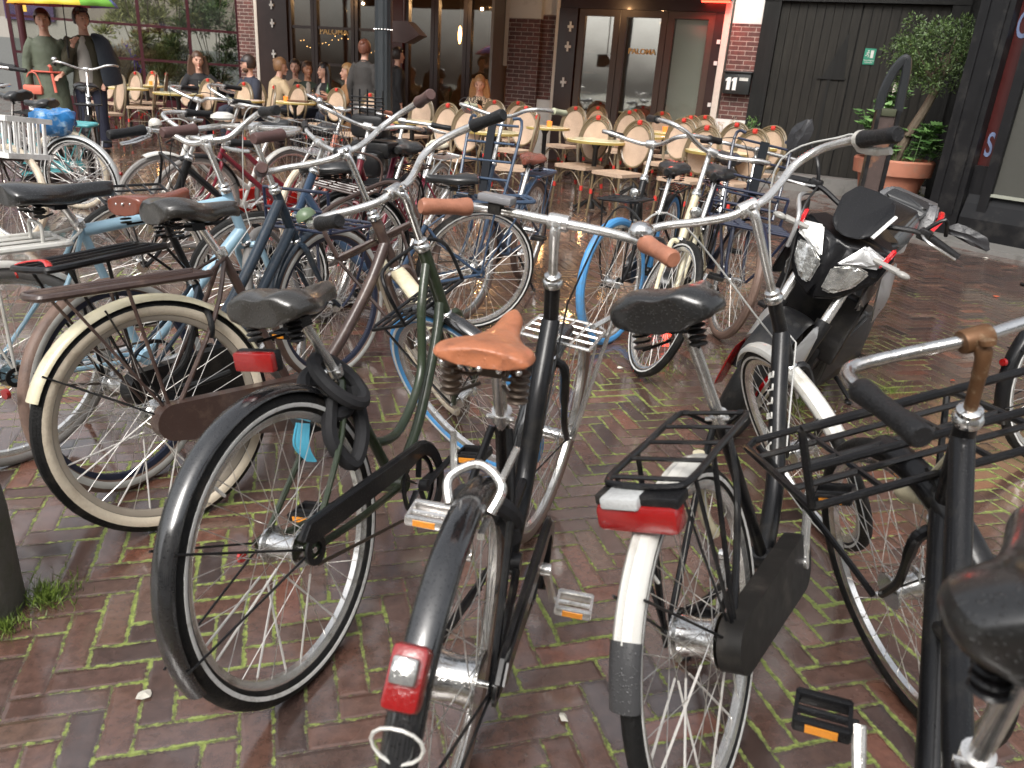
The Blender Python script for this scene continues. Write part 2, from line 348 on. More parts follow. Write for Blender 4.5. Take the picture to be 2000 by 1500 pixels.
INT = mat('dark interior wall', (.035, .018, .012), rough=.7, var=.5, nscale=3)
def woodplank(name, c):
    m, t, b = newmat(name); L = t.links.new
    tc = t.nodes.new('ShaderNodeTexCoord'); mp = t.nodes.new('ShaderNodeMapping'); mp.inputs['Scale'].default_value = (9, 9, .7); L(tc.outputs['Object'], mp.inputs[0])
    n = N(t, 'TexNoise', Scale=2.5, Detail=8.0, Roughness=.7); L(mp.outputs[0], n.inputs['Vector'])
    cr = t.nodes.new('ShaderNodeValToRGB'); L(n.outputs['Fac'], cr.inputs[0]); e = cr.color_ramp.elements
    e[0].position = .35; e[0].color = (*[x*.55 for x in c], 1); e[1].position = .75; e[1].color = (*[x*2.4 for x in c], 1)
    L(cr.outputs[0], b.inputs['Base Color']); b.inputs['Roughness'].default_value = .6; b.inputs['Specular IOR Level'].default_value = .3
    bp = N(t, 'Bump', Strength=.5, Distance=.004); L(n.outputs['Fac'], bp.inputs['Height']); L(bp.outputs[0], b.inputs['Normal']); return m
TAR = woodplank('tarred black boards', (.005, .005, .0045)); TAR2 = woodplank('weathered gate boards', (.011, .0098, .0075))
def glassmat(name, refl, tint=(.8, .82, .8)):
    m = bpy.data.materials.new(name); m.use_nodes = True; t = m.node_tree; t.nodes.remove(t.nodes['Principled BSDF']); L = t.links.new
    out = t.nodes['Material Output']; tr = t.nodes.new('ShaderNodeBsdfTransparent'); tr.inputs[0].default_value = (*tint, 1)
    gl = t.nodes.new('ShaderNodeBsdfGlossy'); gl.inputs['Roughness'].default_value = .03; gl.inputs['Color'].default_value = (.95, .95, .92, 1)
    tc = t.nodes.new('ShaderNodeTexCoord'); n = N(t, 'TexNoise', Scale=2.0, Detail=1.0); L(tc.outputs['Object'], n.inputs['Vector'])
    bp = N(t, 'Bump', Strength=.02, Distance=.05); L(n.outputs['Fac'], bp.inputs['Height']); L(bp.outputs[0], gl.inputs['Normal'])
    fr = N(t, 'LayerWeight', Blend=.25); mr = N(t, 'MapRange'); L(fr.outputs['Fresnel'], mr.inputs[0]); mr.inputs[3].default_value = refl; mr.inputs[4].default_value = 1
    mx = t.nodes.new('ShaderNodeMixShader'); L(mr.outputs[0], mx.inputs[0]); L(tr.outputs[0], mx.inputs[1]); L(gl.outputs[0], mx.inputs[2]); L(mx.outputs[0], out.inputs[0])
    return m
GLASS = glassmat('coated window glass', .42); GLASS2 = glassmat('clear window glass', .03); GLASS3 = glassmat('dim window glass', .10)
GOLD = mat('gold lettering', (.7, .5, .2), rough=.4)
WARM = mat('warm bulb', (1, .6, .25), emit=((1, .42, .12), 14.0)); WARMS = mat('warm bulb glow', (1, .6, .25), emit=((1, .5, .16), 5.0))
CANDLE = mat('candle flame', (1, .5, .15), emit=((1, .4, .08), 9.0)); NEON = mat('red heater element', (1, .1, .05), emit=((1, .03, .015), 9.0))

# ================================================================ cafe building
FA = R(-23.902)
cafe = thing('cafe_building', 'brick café front with dark brown folding doors, white pillars and gold window lettering', 'building', (3.6, 12.6, 0), (0, 0, FA))
def fbox(mb, u0, u1, z0, z1, y0, y1): return mb.box(((u0+u1)/2, (y0+y1)/2, (z0+z1)/2), (u1-u0, y1-y0, z1-z0))
def part(name, m, boxes, parent=cafe, **k):
    for b_ in boxes:
        mb = MB(); fbox(mb, *b_); o = obj(name, mb, m, parent, smooth=False, **k)
    return o
part('upper_wall', BRICKU, [(-10.4, 2.6, 3.3, 9.6, .0, .35)])
for fl in range(3):
    for q in range(9):
        u = -9.7+q*1.42; uw = MB(); ug = MB(); fbox(uw, u, u+.85, 3.9+fl*1.9, 5.3+fl*1.9, -.03, .02); fbox(ug, u+.07, u+.78, 3.97+fl*1.9, 5.23+fl*1.9, -.035, -.031)
        uo = obj('window', uw, WHITEW, cafe, smooth=False); obj('pane', ug, mat('dark pane', (.03, .03, .035), rough=.05), uo, smooth=False)
aw = MB().prism([(-.02, 3.28), (-.02, 3.22), (-3.3, 2.86), (-3.3, 2.62), (-3.34, 2.62), (-3.34, 2.92)], -9.8, -.9, 'x'); obj('added_awning', aw, mat('dark awning cloth', (.03, .012, .012), rough=.8), cafe, smooth=False)  # assumed awning above the view, added to shade the terrace
part('fascia', PLASTER, [(-10.4, -9.9, 2.95, 3.3, -.06, .3), (-9.9, -.7, 2.86, 3.3, -.05, .3), (-.7, -.26, 2.95, 3.3, -.04, .3)])
part('lintel', DWOOD, [(-9.86, -4.46, 2.62, 2.855, -.07, .3), (-3.5, -.82, 2.43, 2.855, -.06, .3)])
part('brick_pier', BRICKW, [(-10.4, -9.96, 0, 2.95, -.08, .3)])
part('brick_pier', BRICKW, [(-4.42, -3.84, .0, 2.25, -.06, .3)])
part('brick_pier', BRICKW, [(-3.838, -3.56, 1.0, 2.32, .04, .3)])
part('brick_pier', BRICKW, [(-.695, -.262, .93, 2.285, -.06, .3)])
part('plaster_panel', WHITEW, [(-.695, -.262, 2.288, 2.95, -.055, .3)])
part('plaster_panel', PLASTER, [(-4.42, -3.84, 2.253, 2.855, -.05, .3), (-3.838, -3.56, 2.323, 2.855, .045, .3)])
part('plinth', WHITEW, [(-.72, -.262, 0, .927, -.08, .3), (-3.838, -3.56, 0, .997, .0, .3)])
part('trim_strip', CREAMT, [(-9.958, -9.885, 0, 2.95, -.1, .2), (-3.558, -3.502, 0, 2.86, -.08, .25), (-.818, -.722, 0, 2.94, -.1, .25), (-4.50, -4.423, 1.5, 2.855, -.05, .1)])
def hinge(parent, pts):
    mb = MB()
    for u, z in pts: fbox(mb, u-.05, u+.05, z-.02, z+.02, -.115, -.09); fbox(mb, u-.018, u+.018, z-.075, z+.075, -.118, -.116)
    return obj('hinge', mb, BRASS, parent, smooth=False)
d1 = part('door', DWOOD, [(-9.88, -9.16, .02, 2.615, -.09, -.02)]); hinge(d1, [(-9.5, 2.32), (-9.5, 2.0), (-9.5, 1.45)])
d2 = part('door', DWOOD, [(-3.5, -3.18, .02, 2.425, -.09, .0)]); hinge(d2, [(-3.28, 2.15), (-3.3, 1.85), (-3.33, 1.3)])
hg = MB()
for z in (2.02, 1.72, 1.12): hg.box((-.85, -.11, z), (.05, .02, .06))
def window(u0, u1, z0, z1, fm, gm, cols=1, rows=1, fw=.06, y=0.0, rail=None):
    mb = MB(); fbox(mb, u0, u1, z1-fw, z1, y-.05, y+.05); fbox(mb, u0, u1, z0, z0+fw, y-.05, y+.05)
    fbox(mb, u0, u0+fw, z0+fw, z1-fw, y-.049, y+.049); fbox(mb, u1-fw, u1, z0+fw, z1-fw, y-.049, y+.049)
    for c in range(1, cols): x = u0+(u1-u0)*c/cols; fbox(mb, x-.025, x+.025, z0+fw, z1-fw, y-.04, y+.04)
    for r_ in range(1, rows): zz = z0+(z1-z0)*r_/rows; fbox(mb, u0+fw, u1-fw, zz-.025, zz+.025, y-.035, y+.035)
    if rail: fbox(mb, u0+fw, u1-fw, z0+fw, rail, y-.04, y+.04)
    f = obj('window', mb, fm, cafe, smooth=False)
    g_ = MB(); fbox(g_, u0+fw, u1-fw, z0+fw if not rail else rail, z1-fw, y-.006, y+.006); obj('pane', g_, gm, f, smooth=False)
    return f
_w = 1
w1 = window(-9.15, -8.55, .05, 2.6, DWOOD, GLASS3, 1, 4, .07, .0, .75)
w2 = window(-8.54, -7.62, .05, 2.6, DWOOD, GLASS3, 1, 4, .07, .0, .75)
w3 = window(-7.6, -6.95, .05, 2.6, DWOOD, GLASS3, 1, 4, .07, .0, .75)
text_mesh('PALOMA', .145, Matrix.Translation((-8.10, -.03, 1.9)) @ Matrix.Rotation(R(90), 4, 'X'), GOLD, w2, sx=1.15)
part('pillar', REDWOOD, [(-6.93, -6.55, 0, 2.615, -.06, .2)]); part('trim_strip', CREAMT, [(-6.86, -6.78, .3, 2.61, -.075, -.061)])
for u0_, u1_ in ((-6.53, -5.92), (-5.91, -5.26), (-5.25, -4.57)):
    window(u0_, u1_, .05, 2.61, DWOOD, GLASS3, 1, 1, .075, .05, .5)
part('open_door', GREYW, [(-4.56, -4.51, 0, 2.6, -.45, .1)])
w4 = window(-3.16, -2.47, .05, 2.425, DWOOD2, GLASS, 1, 1, .1, .0, .25)
w5 = window(-2.46, -1.70, .05, 2.425, DWOOD2, GLASS, 1, 1, .1, .0, .25)
w6 = window(-1.69, -.96, .05, 2.425, DWOOD2, GLASS2, 1, 1, .1, .0, .25)
part('blind', SHUT, [(-1.58, -1.06, .3, 2.32, .06, .075)])
text_mesh('PALOMA', .115, Matrix.Translation((-2.06, -.03, 1.83)) @ Matrix.Rotation(R(90), 4, 'X'), GOLD, w5)
j6 = part('jamb', DWOOD, [(-.955, -.822, 0, 2.425, -.08, .1)]); obj('hinge', hg, BRASS, j6, smooth=False)
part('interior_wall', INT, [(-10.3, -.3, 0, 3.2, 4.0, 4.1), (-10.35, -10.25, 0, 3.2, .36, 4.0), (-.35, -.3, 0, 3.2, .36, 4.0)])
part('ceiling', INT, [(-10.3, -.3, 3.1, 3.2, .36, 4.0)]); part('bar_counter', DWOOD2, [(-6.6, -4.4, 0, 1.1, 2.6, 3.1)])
part('shelf', mat('brown shelf', (.12, .06, .03), rough=.5), [(-6.8, -4.2, 1.5, 1.53, 3.7, 3.95), (-6.8, -4.2, 1.9, 1.93, 3.7, 3.95), (-6.8, -4.2, 1.1, 1.13, 3.7, 3.95)])
# bottles on the shelf behind the open doors
bb = []
BOT = [mat('green bottle glass', (.02, .07, .02), rough=.08), mat('amber bottle glass', (.25, .09, .01), rough=.08), mat('clear bottle glass', (.3, .26, .2), rough=.08)]
def bottle(loc, m, label, group='bottles on the shelf in the café'):
    mb = MB().lathe([(.0, 0), (.036, 0), (.037, .02), (.037, .17), (.03, .2), (.013, .23), (.013, .29), (.0, .29)], n=10)
    return tag(obj_at('bottle', mb, m, loc), label, 'bottle', group)
def obj_at(name, mb, m, loc, rot=(0, 0, 0)):
    o = obj(name, mb, m); o.location = loc; o.rotation_euler = rot; return o
def fw_(u, y, z): 
    c, s_ = math.cos(FA), math.sin(FA); return (3.6+u*c-y*s_, 12.6+u*s_+y*c, z)
BN = ['green', 'amber', 'clear']; ORD = ['first', 'second', 'third', 'fourth', 'fifth', 'sixth', 'seventh']
for sh, sn in ((1.13, 'lowest'), (1.53, 'middle'), (1.93, 'top')):
    for q in range(7):
        bi = random.randrange(3); bottle(fw_(-6.6+q*.33+random.uniform(-.05, .05), 3.82, sh), BOT[bi], '%s glass bottle on the %s bar shelf, %s from the left' % (BN[bi], sn, ORD[q]))
# pendant lamps and fairy lights inside (lit in the photograph)
def lamp(u, y, z, zt, e=1.0, r=.045, tall=False, lab='warm pendant bulb glowing inside the café doorway'):
    t_ = thing('pendant_lamp', lab, 'lamp', fw_(u, y, z), group='glowing pendant lamps inside the café')
    obj('bulb', MB().ball((0, 0, 0), (r, r, r*(4.5 if tall else 1.15))), WARM if e else WARMS, t_); obj('cord', MB().rod((0, 0, r*(4.4 if tall else 1)), (0, 0, zt-z), .006, 6), CABLE, t_)
LAB0 = 0
LAB = ['long amber tube lamp hanging left inside the open café doorway', 'tall double amber tube lamp in the café doorway', 'long amber tube lamp in the middle of the café doorway', 'small bright tube lamp hanging just right of the doorway middle',
       'round amber bulb beside the doorway brick pier', 'second round amber bulb next to the doorway pier, slightly higher', 'low round amber bulb above the seated woman']
for (u, y, z, tall, r), lb in zip([(-6.25, .6, 2.05, 1, .028), (-5.95, 1.0, 2.0, 1, .035), (-5.35, 1.2, 2.1, 1, .03), (-5.1, .9, 2.25, 1, .02), (-4.85, 1.1, 1.95, 0, .05), (-4.7, 1.4, 2.05, 0, .055), (-4.85, 1.6, 1.5, 0, .05)], LAB): lamp(u, y, z, 3.1, 1, r, tall, lb)
fl = MB()
for q in range(26): fl.ball((-8.95+q*.075, .05, 1.72+.05*math.sin(q*1.9)-.10*math.sin(q*.35)), .008, 6, 4)
for q in range(30): fl.ball((-5.6+random.random()*1.0, 1.2+random.random()*1.5, 1.3+random.random()*.9), .012, 6, 4)
fl.xf(lambda v: Vector(fw_(*v))); tag(obj('fairy_lights', fl, WARMS), 'string of tiny warm fairy lights behind the café windows', 'string lights')
for u, y, z, e in ((-5.5, 1.3, 2.5, 60), (-7.9, 1.6, 2.5, 26), (-2.3, 1.8, 2.4, 10), (-9, 1.6, 2.4, 12), (-5.5, -.9, 2.45, 9), (-8.3, -1.2, 2.5, 8), (-2.6, -.9, 2.5, 6)):  # warm fill points inside, plus some added over the terrace without any fixture
    l = bpy.data.lights.new('cafe_fill_light', 'POINT'); l.energy = e; l.color = (1, .55, .25); l.shadow_soft_size = .02
    o = bpy.data.objects.new('cafe_fill_light', l); link(o); o.location = fw_(u, y, z)
# heater over the doors (red, top of the photo)
ht = thing('patio_heater', 'red glowing electric heater on the wall above the right café doors', 'heater', fw_(-.95, -.22, 2.58), (0, 0, FA))
obj('casing', MB().box((0, 0, .03), (.46, .12, .09), bev=.01), PLAST, ht); obj('bracket', MB().box((.0, .11, .06), (.08, .12, .05)), PLAST, ht)
el = MB(); 
for q in range(3): el.rod((-.21, -.04+q*.03, -.025), (.21, -.04+q*.03, -.025), .009, 8)
el.rod((-.21, -.066, .0), (.21, -.066, .0), .009, 8); el.rod((-.21, -.066, .03), (.21, -.066, .03), .009, 8)
obj('heating_element', el, NEON, ht)
l = bpy.data.lights.new('heater_light', 'AREA'); l.energy = 9; l.color = (1, .06, .03); l.size = .4; o = bpy.data.objects.new('heater_light', l); link(o); o.location = fw_(-.95, -.32, 2.52); o.rotation_euler = (R(-25), 0, FA)
# letterbox 11
mbx = thing('letterbox', 'black wall letterbox with white number 11 on the brick pier', 'letterbox', fw_(-.47, -.062, 1.30), (0, 0, FA))
obj('box', MB().box((0, -.07, .15), (.40, .13, .30), bev=.012), mat('satin black metal', (.02, .022, .022), rough=.4), mbx)
obj('lid', MB().box((0, -.08, .313), (.43, .17, .025), bev=.008), mat('satin black metal', (.02, .022, .022)), mbx)
for x_ in (-.145, -.055): obj('house_number', MB().prism([(x_, .055), (x_+.055, .055), (x_+.055, .235), (x_+.012, .235), (x_-.022, .205), (x_-.022, .175), (x_, .188)], -.1405, -.1362), mat('white numeral', (.8, .8, .78), rough=.4), mbx, smooth=False)
obj('name_plate', MB().box((.10, -.138, .215), (.13, .006, .045)), WHITEP, mbx)
obj('lock', MB().lathe([(0, 0), (.012, 0), (.012, .006), (0, .006)], (0.01, -.135, .27), 'y', 10), ALU, mbx)

# ================================================================ black gate
gate = thing('timber_gate', 'tall black tarred timber double gate with weathered vertical boards', 'gate', (3.6, 12.6, 0), (0, 0, FA))
mb = MB(); x = -.255
part('post', TAR, [(-.258, -.02, 0, 2.7, -.12, .1)], gate); part('post', TAR, [(2.2, 2.42, 0, 2.7, -.12, .1)], gate); part('side_panel', TAR, [(2.422, 4.2, 0, 4, -.02, .1)], gate)
part('head_beam', TAR, [(-.258, 2.42, 2.60, 2.95, -.13, .1)], gate)
for s0, s1 in ((-.015, 1.09), (1.10, 2.195)):
    mb = MB(); x = s0; w_ = .122
    while x < s1-.02: fbox(mb, x, min(x+w_-.006, s1), .24, 2.595, -.05+random.uniform(0, .006), .0); x += w_
    dl = obj('door', mb, TAR2, gate, smooth=False)
    if s0 > 1: obj('handle', MB().box((1.72, -.065, 1.47), (.045, .02, .26), bev=.01), CREAMT, dl)
    else:
        hb = MB(); hb.prism([(.72, 1.62), (1.02, 1.62), (.97, 2.22)], -.062, -.052); fbox(hb, .66, 1.04, 1.59, 1.62, -.075, -.05); fbox(hb, .80, .84, .5, 1.59, -.07, -.05); obj('strap', hb, TAR, dl, smooth=False)
part('backing_board', TAR, [(-.02, 2.2, .236, 2.598, .004, .05)], gate)
part('threshold', STONE, [(-.258, 2.42, 0, .235, -.35, .08)], gate)
part('overlight', mat('dark glass', (.02, .02, .022), rough=.1), [(.1, 2.1, 2.955, 3.3, 0, .05)], gate)
part('wall', BRICKU, [(-.255, 2.6, 3.3, 9.5, -.02, .3)], gate)
sg = thing('exit_sign', 'small green emergency exit sign with running figure on the black gate', 'sign', fw_(1.30, -.06, 1.92), (0, 0, FA))
GRN = mat('green sign', (.03, .22, .14), rough=.35); 
obj('panel', MB().box((0, 0, 0), (.15, .006, .21)), GRN, sg)
mb = MB(); mb.box((.028, -.005, .03), (.04, .003, .10)); 
mb.ball((-.022, -.005, .072), (.009, .003, .009), 8, 6)
for a, b_ in [((-.022, .06), (-.03, .03)), ((-.03, .03), (-.012, .012)), ((-.012, .012), (-.02, -.012)), ((-.03, .03), (-.045, .01)), ((-.045, .01), (-.058, .01)), ((-.024, .052), (-.004, .045)), ((-.024, .052), (-.045, .042))]: mb.tube([(a[0], -.005, a[1]), (b_[0], -.005, b_[1])], .0055, 6)
obj('running_figure', mb, WHITEP, sg)
text_mesh('Nooduitgang', .026, Matrix.Translation((0, -.005, -.05)) @ Matrix.Rotation(R(90), 4, 'X'), WHITEP, sg); text_mesh('vrijhouden', .026, Matrix.Translation((0, -.005, -.078)) @ Matrix.Rotation(R(90), 4, 'X'), WHITEP, sg)

# ================================================================ right shop building
SA = math.atan2(7.87-8.74, 5.1-4.47)
shop = thing('corner_shop', 'black painted shop front with dark red strip window and grey door on the right', 'building', (4.47, 8.74, 0), (0, 0, SA))
BLKW = mat('glossy black painted wood', (.007, .007, .008), rough=.42, spec=.35, var=.3, nscale=6, dirt=(.03, .028, .026), dscale=3)
DRW = mat('dark red painted board', (.05, .007, .006), rough=.4, var=.2)
part('corner_pillar', BLKW, [(.0, .34, 0, 4, -.02, .25), (.06, .10, .25, 3.2, -.035, -.021), (.235, .28, .25, 3.2, -.035, -.021)], shop)
part('side_wall', BLKW, [(.02, .22, 0, 4, .252, 4.6)], shop)
part('upper_wall', BRICKU, [(0.0, 4, 4, 9.5, .0, 5)], shop)
stp = part('strip_window', DRW, [(.342, .50, .78, 2.5, .10, .14)], shop)
part('wall_panel', BLKW, [(.342, .50, 0, .78, .06, .2), (.342, .502, 2.5, 4, .06, .2)], shop)
LTR = mat('pale blue lettering', (.14, .18, .30), rough=.5)
text_mesh('S', .34, Matrix.Translation((.41, .095, .98)) @ Matrix.Rotation(R(90), 4, 'X') , LTR, stp, sx=.5); text_mesh('C', .36, Matrix.Translation((.41, .095, 2.12)) @ Matrix.Rotation(R(90), 4, 'X'), LTR, stp, sx=.5)
part('frame_post', BLKW, [(.502, .60, 0, 4, -.0, .2)], shop)
part('panel', mat('grey green painted panel', (.06, .06, .052), rough=.45, var=.08), [(.602, 2.4, .52, 1.62, .05, .1)], shop)
part('shop_window', mat('warm lit shop window', (.3, .2, .1), rough=.3, emit=((1, .55, .2), .06)), [(.602, 2.4, 1.66, 3, .05, .08)], shop)
part('window_sill', mat('pale metal sill', (.3, .31, .26), rough=.4), [(.602, 2.4, .49, .519, .0, .1)], shop)
mb = MB(); mb.prism([(-.02, 0), (-.02, .25), (.02, .4), (.06, .488), (.2, .488), (.2, 0)], .36, 2.4, 'x'); obj('plinth', mb, BLKW, shop, smooth=False)
obj('letter_slot', MB().box((.86, .04, 1.16), (.10, .03, .13), bev=.01), WHITEP, shop)
kb = MB(); fbox(kb, -.25, 2.4, 0, .045, -.5, -.03); k_ = obj('kerb', kb, STONE, smooth=False); k_.location = (4.47, 8.74, 0); k_.rotation_euler = (0, 0, SA); k_['kind'] = 'structure'

# ================================================================ opposite houses (seen only as reflections)
opp = thing('pale_town_house', 'pale plastered town house across the street mirrored in the café glass', 'building', (0, -9, 0))
part('wall', WHITEW, [(-16, 16, 0, 8.5, -1, 0)], opp)
for q in range(9):
    for fl_ in range(3): ow = MB(); fbox(ow, -13+q*3.1, -11.8+q*3.1, 1+fl_*2.6, 2.6+fl_*2.6, .0, .02); obj('window', ow, mat('dark pane', (.03, .03, .035)), opp, smooth=False)

# ================================================================ left terrace glass screen
sx0 = at(28, 100, 15.6); sx1 = at(478, 150, 17.0)
import math as _m
sa = _m.atan2(sx1.y-sx0.y, sx1.x-sx0.x); sl = (Vector((sx1.x-sx0.x, sx1.y-sx0.y, 0))).length
scr = thing('terrace_screen', 'dark red steel framed glass screen round the café terrace', 'glass screen', (sx0.x, sx0.y, 0), (0, 0, sa))
mb = MB(); ST = mat('dark red steel', (.045, .008, .012), rough=.35)
def lx(px): 
    d0 = Vector((sx1.x-sx0.x, sx1.y-sx0.y)).normalized(); r = ray(px, 80); # intersect ground-plan lines
    a = Vector((r.x, r.y)); den = a.x*(-d0.y)+a.y*d0.x
    t_ = (sx0.x*(-d0.y)+sx0.y*d0.x)/den; p = a*t_; return (p-Vector((sx0.x, sx0.y))).dot(d0)
mul = [0, lx(275), lx(371), lx(466)]
for x in mul: mb.box((x, 0, 1.4), (.06, .05, 2.8))
for z in (.42, 1.18, 1.80, 2.42): mb.box((sl/2, 0, z), (sl, .045, .045))
obj('frame', mb, ST, scr, smooth=False); mb = MB(); mb.box((sl/2, 0, 1.6), (sl, .01, 2.4)); obj('pane', mb, GLASS2, scr, smooth=False); mb = MB(); mb.box((sl/2, 0, .2), (sl, .05, .4)); obj('kick_panel', mb, ST, scr, smooth=False)
# leaning terrace pole on the far left
p0 = at(48, 185, 13.2); p1 = at(20, -20, 13.2)
pm = MB().rod((0, 0, 0), (p1.x-p0.x-.02, 0, 3.2), .055, 12); o = obj('awning_pole', pm, ST); o.location = (p0.x+.12, p0.y, 0); tag(o, 'dark red steel pole at the far left of the terrace', 'pole')
# backdrop building behind the screen
bk = thing('corner_house', 'grey plinthed pale stone house seen through the terrace glass', 'building', (-14, 22, 0), (0, 0, R(8)))
part('wall', mat('pale stone wall', (.2, .17, .14), rough=.7, var=.1, nscale=3), [(-6, 12, 1.95, 9, 0, .4)], bk); part('plinth', mat('grey render', (.13, .135, .13), rough=.7, var=.2), [(-6, 12, 0, 1.45, -.08, .4)], bk); part('band', mat('grey stone band', (.3, .28, .25), rough=.6), [(-6, 12, 1.45, 1.95, -.05, .4)], bk)
wp = []
for q, (x0, c) in enumerate(((-1.4, (.08, .05, .09)), (.1, (.06, .035, .1)))):
    fr = MB(); fbox(fr, x0, x0+1.2, 1.9, 3.6, -.12, -.02); f_ = obj('window', fr, mat('purple window film %d' % q, c, rough=.2, var=.8, nscale=3), bk, smooth=False)
    g_ = MB(); fbox(g_, x0+.3, x0+.55, 2.1, 2.7, -.13, -.121); obj('lit_pane', g_, mat('yellow lit pane', (.7, .4, .05), emit=((1, .6, .1), .5)), f_, smooth=False)

# ================================================================ plants
def leafmat(name, c, c2):
    m, t, b = newmat(name); L = t.links.new; oi = t.nodes.new('ShaderNodeNewGeometry'); cr = t.nodes.new('ShaderNodeValToRGB'); L(oi.outputs['Random Per Island'], cr.inputs[0])
    e = cr.color_ramp.elements; e[0].color = (*c, 1); e[1].color = (*c2, 1); L(cr.outputs[0], b.inputs['Base Color']); b.inputs['Roughness'].default_value = .45; b.inputs['Transmission Weight'].default_value = 0; return m
LEAF1 = leafmat('bay tree leaves', (.025, .05, .012), (.12, .19, .06)); LEAF2 = leafmat('broad green leaves', (.05, .12, .03), (.16, .3, .09)); LEAF3 = leafmat('olive green leaves', (.10, .12, .04), (.42, .42, .18)); LEAF4 = leafmat('dry straw leaves', (.2, .13, .06), (.5, .36, .2)); GRASS = leafmat('grass blades', (.06, .10, .015), (.2, .28, .05))
BARK = mat('bark', (.13, .1, .07), rough=.8, bump=1., nscale=30, var=.4); TERRA = mat('terracotta', (.42, .17, .105), rough=.65, var=.2, nscale=8, dirt=(.34, .2, .14), dscale=5); SOIL = mat('potting soil', (.03, .02, .015), rough=.9, bump=1, nscale=60)
def leaf(mb, p, d, l, w_, nrm=None):
    d = d.normalized(); s_ = d.cross(nrm or Vector((random.gauss(0, 1), random.gauss(0, 1), random.gauss(0, 1)))).normalized()*w_*.5; n_ = d.cross(s_).normalized()*l*.08
    mb.add([p, p+d*l*.45+s_+n_, p+d*l, p+d*l*.45-s_+n_], [(0, 1, 2, 3)])
def rdir(up=0.): v = Vector((random.gauss(0, 1), random.gauss(0, 1), random.gauss(up, 1))); return v.normalized()
pc = Vector((4.50, 9.9, 0)) ; pot = thing('bay_tree', 'clipped bay tree with leaning trunk in a big terracotta pot by the black gate', 'potted tree', (pc.x, pc.y, 0))
obj('pot', MB().lathe([(0, 0), (.24, 0), (.33, .5), (.335, .52), (.385, .52), (.40, .68), (.385, .70), (.36, .70), (.35, .60), (0, .60)], n=40).xf(lambda v: Vector((v.x*1.16, v.y*1.16, v.z))), TERRA, pot); obj('soil', MB().lathe([(0, .63), (.345, .63)], n=24), SOIL, pot)
tr = sm([(-.02, 0, .6), (.08, 0, .95), (.22, 0, 1.3), (.31, 0, 1.62), (.34, 0, 1.9)]); mb = MB().tube(tr, [.065-.03*i/len(tr) for i in range(len(tr))], 9)
for q in range(9): a = q*2.4; e = Vector((.2+.3*math.cos(a), .3*math.sin(a), 1.85+.25*random.random())); mb.tube(sm([(.24, 0, 1.5+.03*q), (.24+.12*math.cos(a), .12*math.sin(a), 1.7), e]), [.018]*7+[.008]*6, 6)
obj('trunk', mb, BARK, pot)
mb = MB()
clumps = []
for q in range(46):
    d = rdir(); c = Vector((.24, 0, 1.90))+Vector((d.x*.52, d.y*.45, d.z*.33))*random.uniform(.55, 1); clumps.append((c, random.uniform(.1, .19)))
for c in [Vector((-.2, -.1, 2.2)), Vector((.42, 0, 2.22)), Vector((-.15, -.1, 1.45)), Vector((-.1, 0, 1.55)), Vector((.2, -.1, 1.55)), Vector((.5, 0, 1.6)), Vector((-.2, 0, 1.62))]: clumps.append((c, .1))
for c, r_ in clumps:
    for _ in range(130):
        d = rdir(.2); p = c+d*r_*random.uniform(.5, 1.1); leaf(mb, p, (d+rdir()*.7), random.uniform(.03, .055), random.uniform(.014, .022))
obj('crown', mb, LEAF1, pot, smooth=False)
mb = MB()
for q in range(60):
    side = -1 if q % 2 else 1; base = Vector((side*random.uniform(.05, .3), random.uniform(-.3, .1), .64)); h_ = random.uniform(.15, .85 if side < 0 else .5)
    tip = base+Vector((side*random.uniform(.0, .28 if side < 0 else .2), random.uniform(-.15, .1), h_)); mb.tube([base, (base+tip)/2+Vector((0, 0, .05)), tip], .003, 4)
    for k in range(3):
        d = Vector((random.gauss(0, 1), random.gauss(-.3, 1), .15)).normalized(); 
        for a in (-.7, -.35, 0, .35, .7): dd = Matrix.Rotation(a, 3, 'Z') @ d; leaf(mb, tip-Vector((0, 0, .04*k)), dd, .15*(1-.35*abs(a)), .075, Vector((.1, -.5, 1)))
obj('undergrowth', mb, LEAF2, pot, smooth=False)
mb = MB()
for q in range(260): t_ = random.random(); a = random.uniform(-.3, .9); p = Vector((.38+.05*math.sin(t_*9), -.1+a*.1, .66-t_*.5)); leaf(mb, p, rdir(-.5), .03, .014)
obj('trailing_ivy', mb, LEAF3, pot, smooth=False)
# small weeds at the pier, planter shrubs behind the glass
sp = fw_(-.12, -.28, 0); we = thing('climbing_weed', 'thin green climber growing up the black gate post', 'plant', sp); mb = MB().tube(sm([(0, 0, 0), (.02, 0, .5), (-.02, 0, .95)]), .006, 5)
obj('stem', mb, BARK, we); mb = MB()
for q in range(220): z = random.uniform(.35, .98); leaf(mb, Vector((random.gauss(0, .045), random.gauss(0, .04), z)), rdir(.3), .07, .018)
obj('foliage', mb, LEAF2, we, smooth=False)
wd = thing('dried_flowers', 'pale dried flower sprigs against the white pier base', 'plant', fw_(-.5, -.2, 0)); mb = MB(); mf = MB()
for q in range(26):
    tip = Vector((random.uniform(-.16, .16), random.uniform(-.05, .05), random.uniform(.62, .95))); mb.tube([(0, 0, 0), tip*.6, tip], .003, 4)
    for k in range(10): leaf(mf, tip+rdir()*.04, rdir(), .025, .02)
obj('stem', mb, LEAF4, wd); obj('flower', mf, leafmat('dried flower', (.5, .42, .3), (.7, .62, .5)), wd, smooth=False)
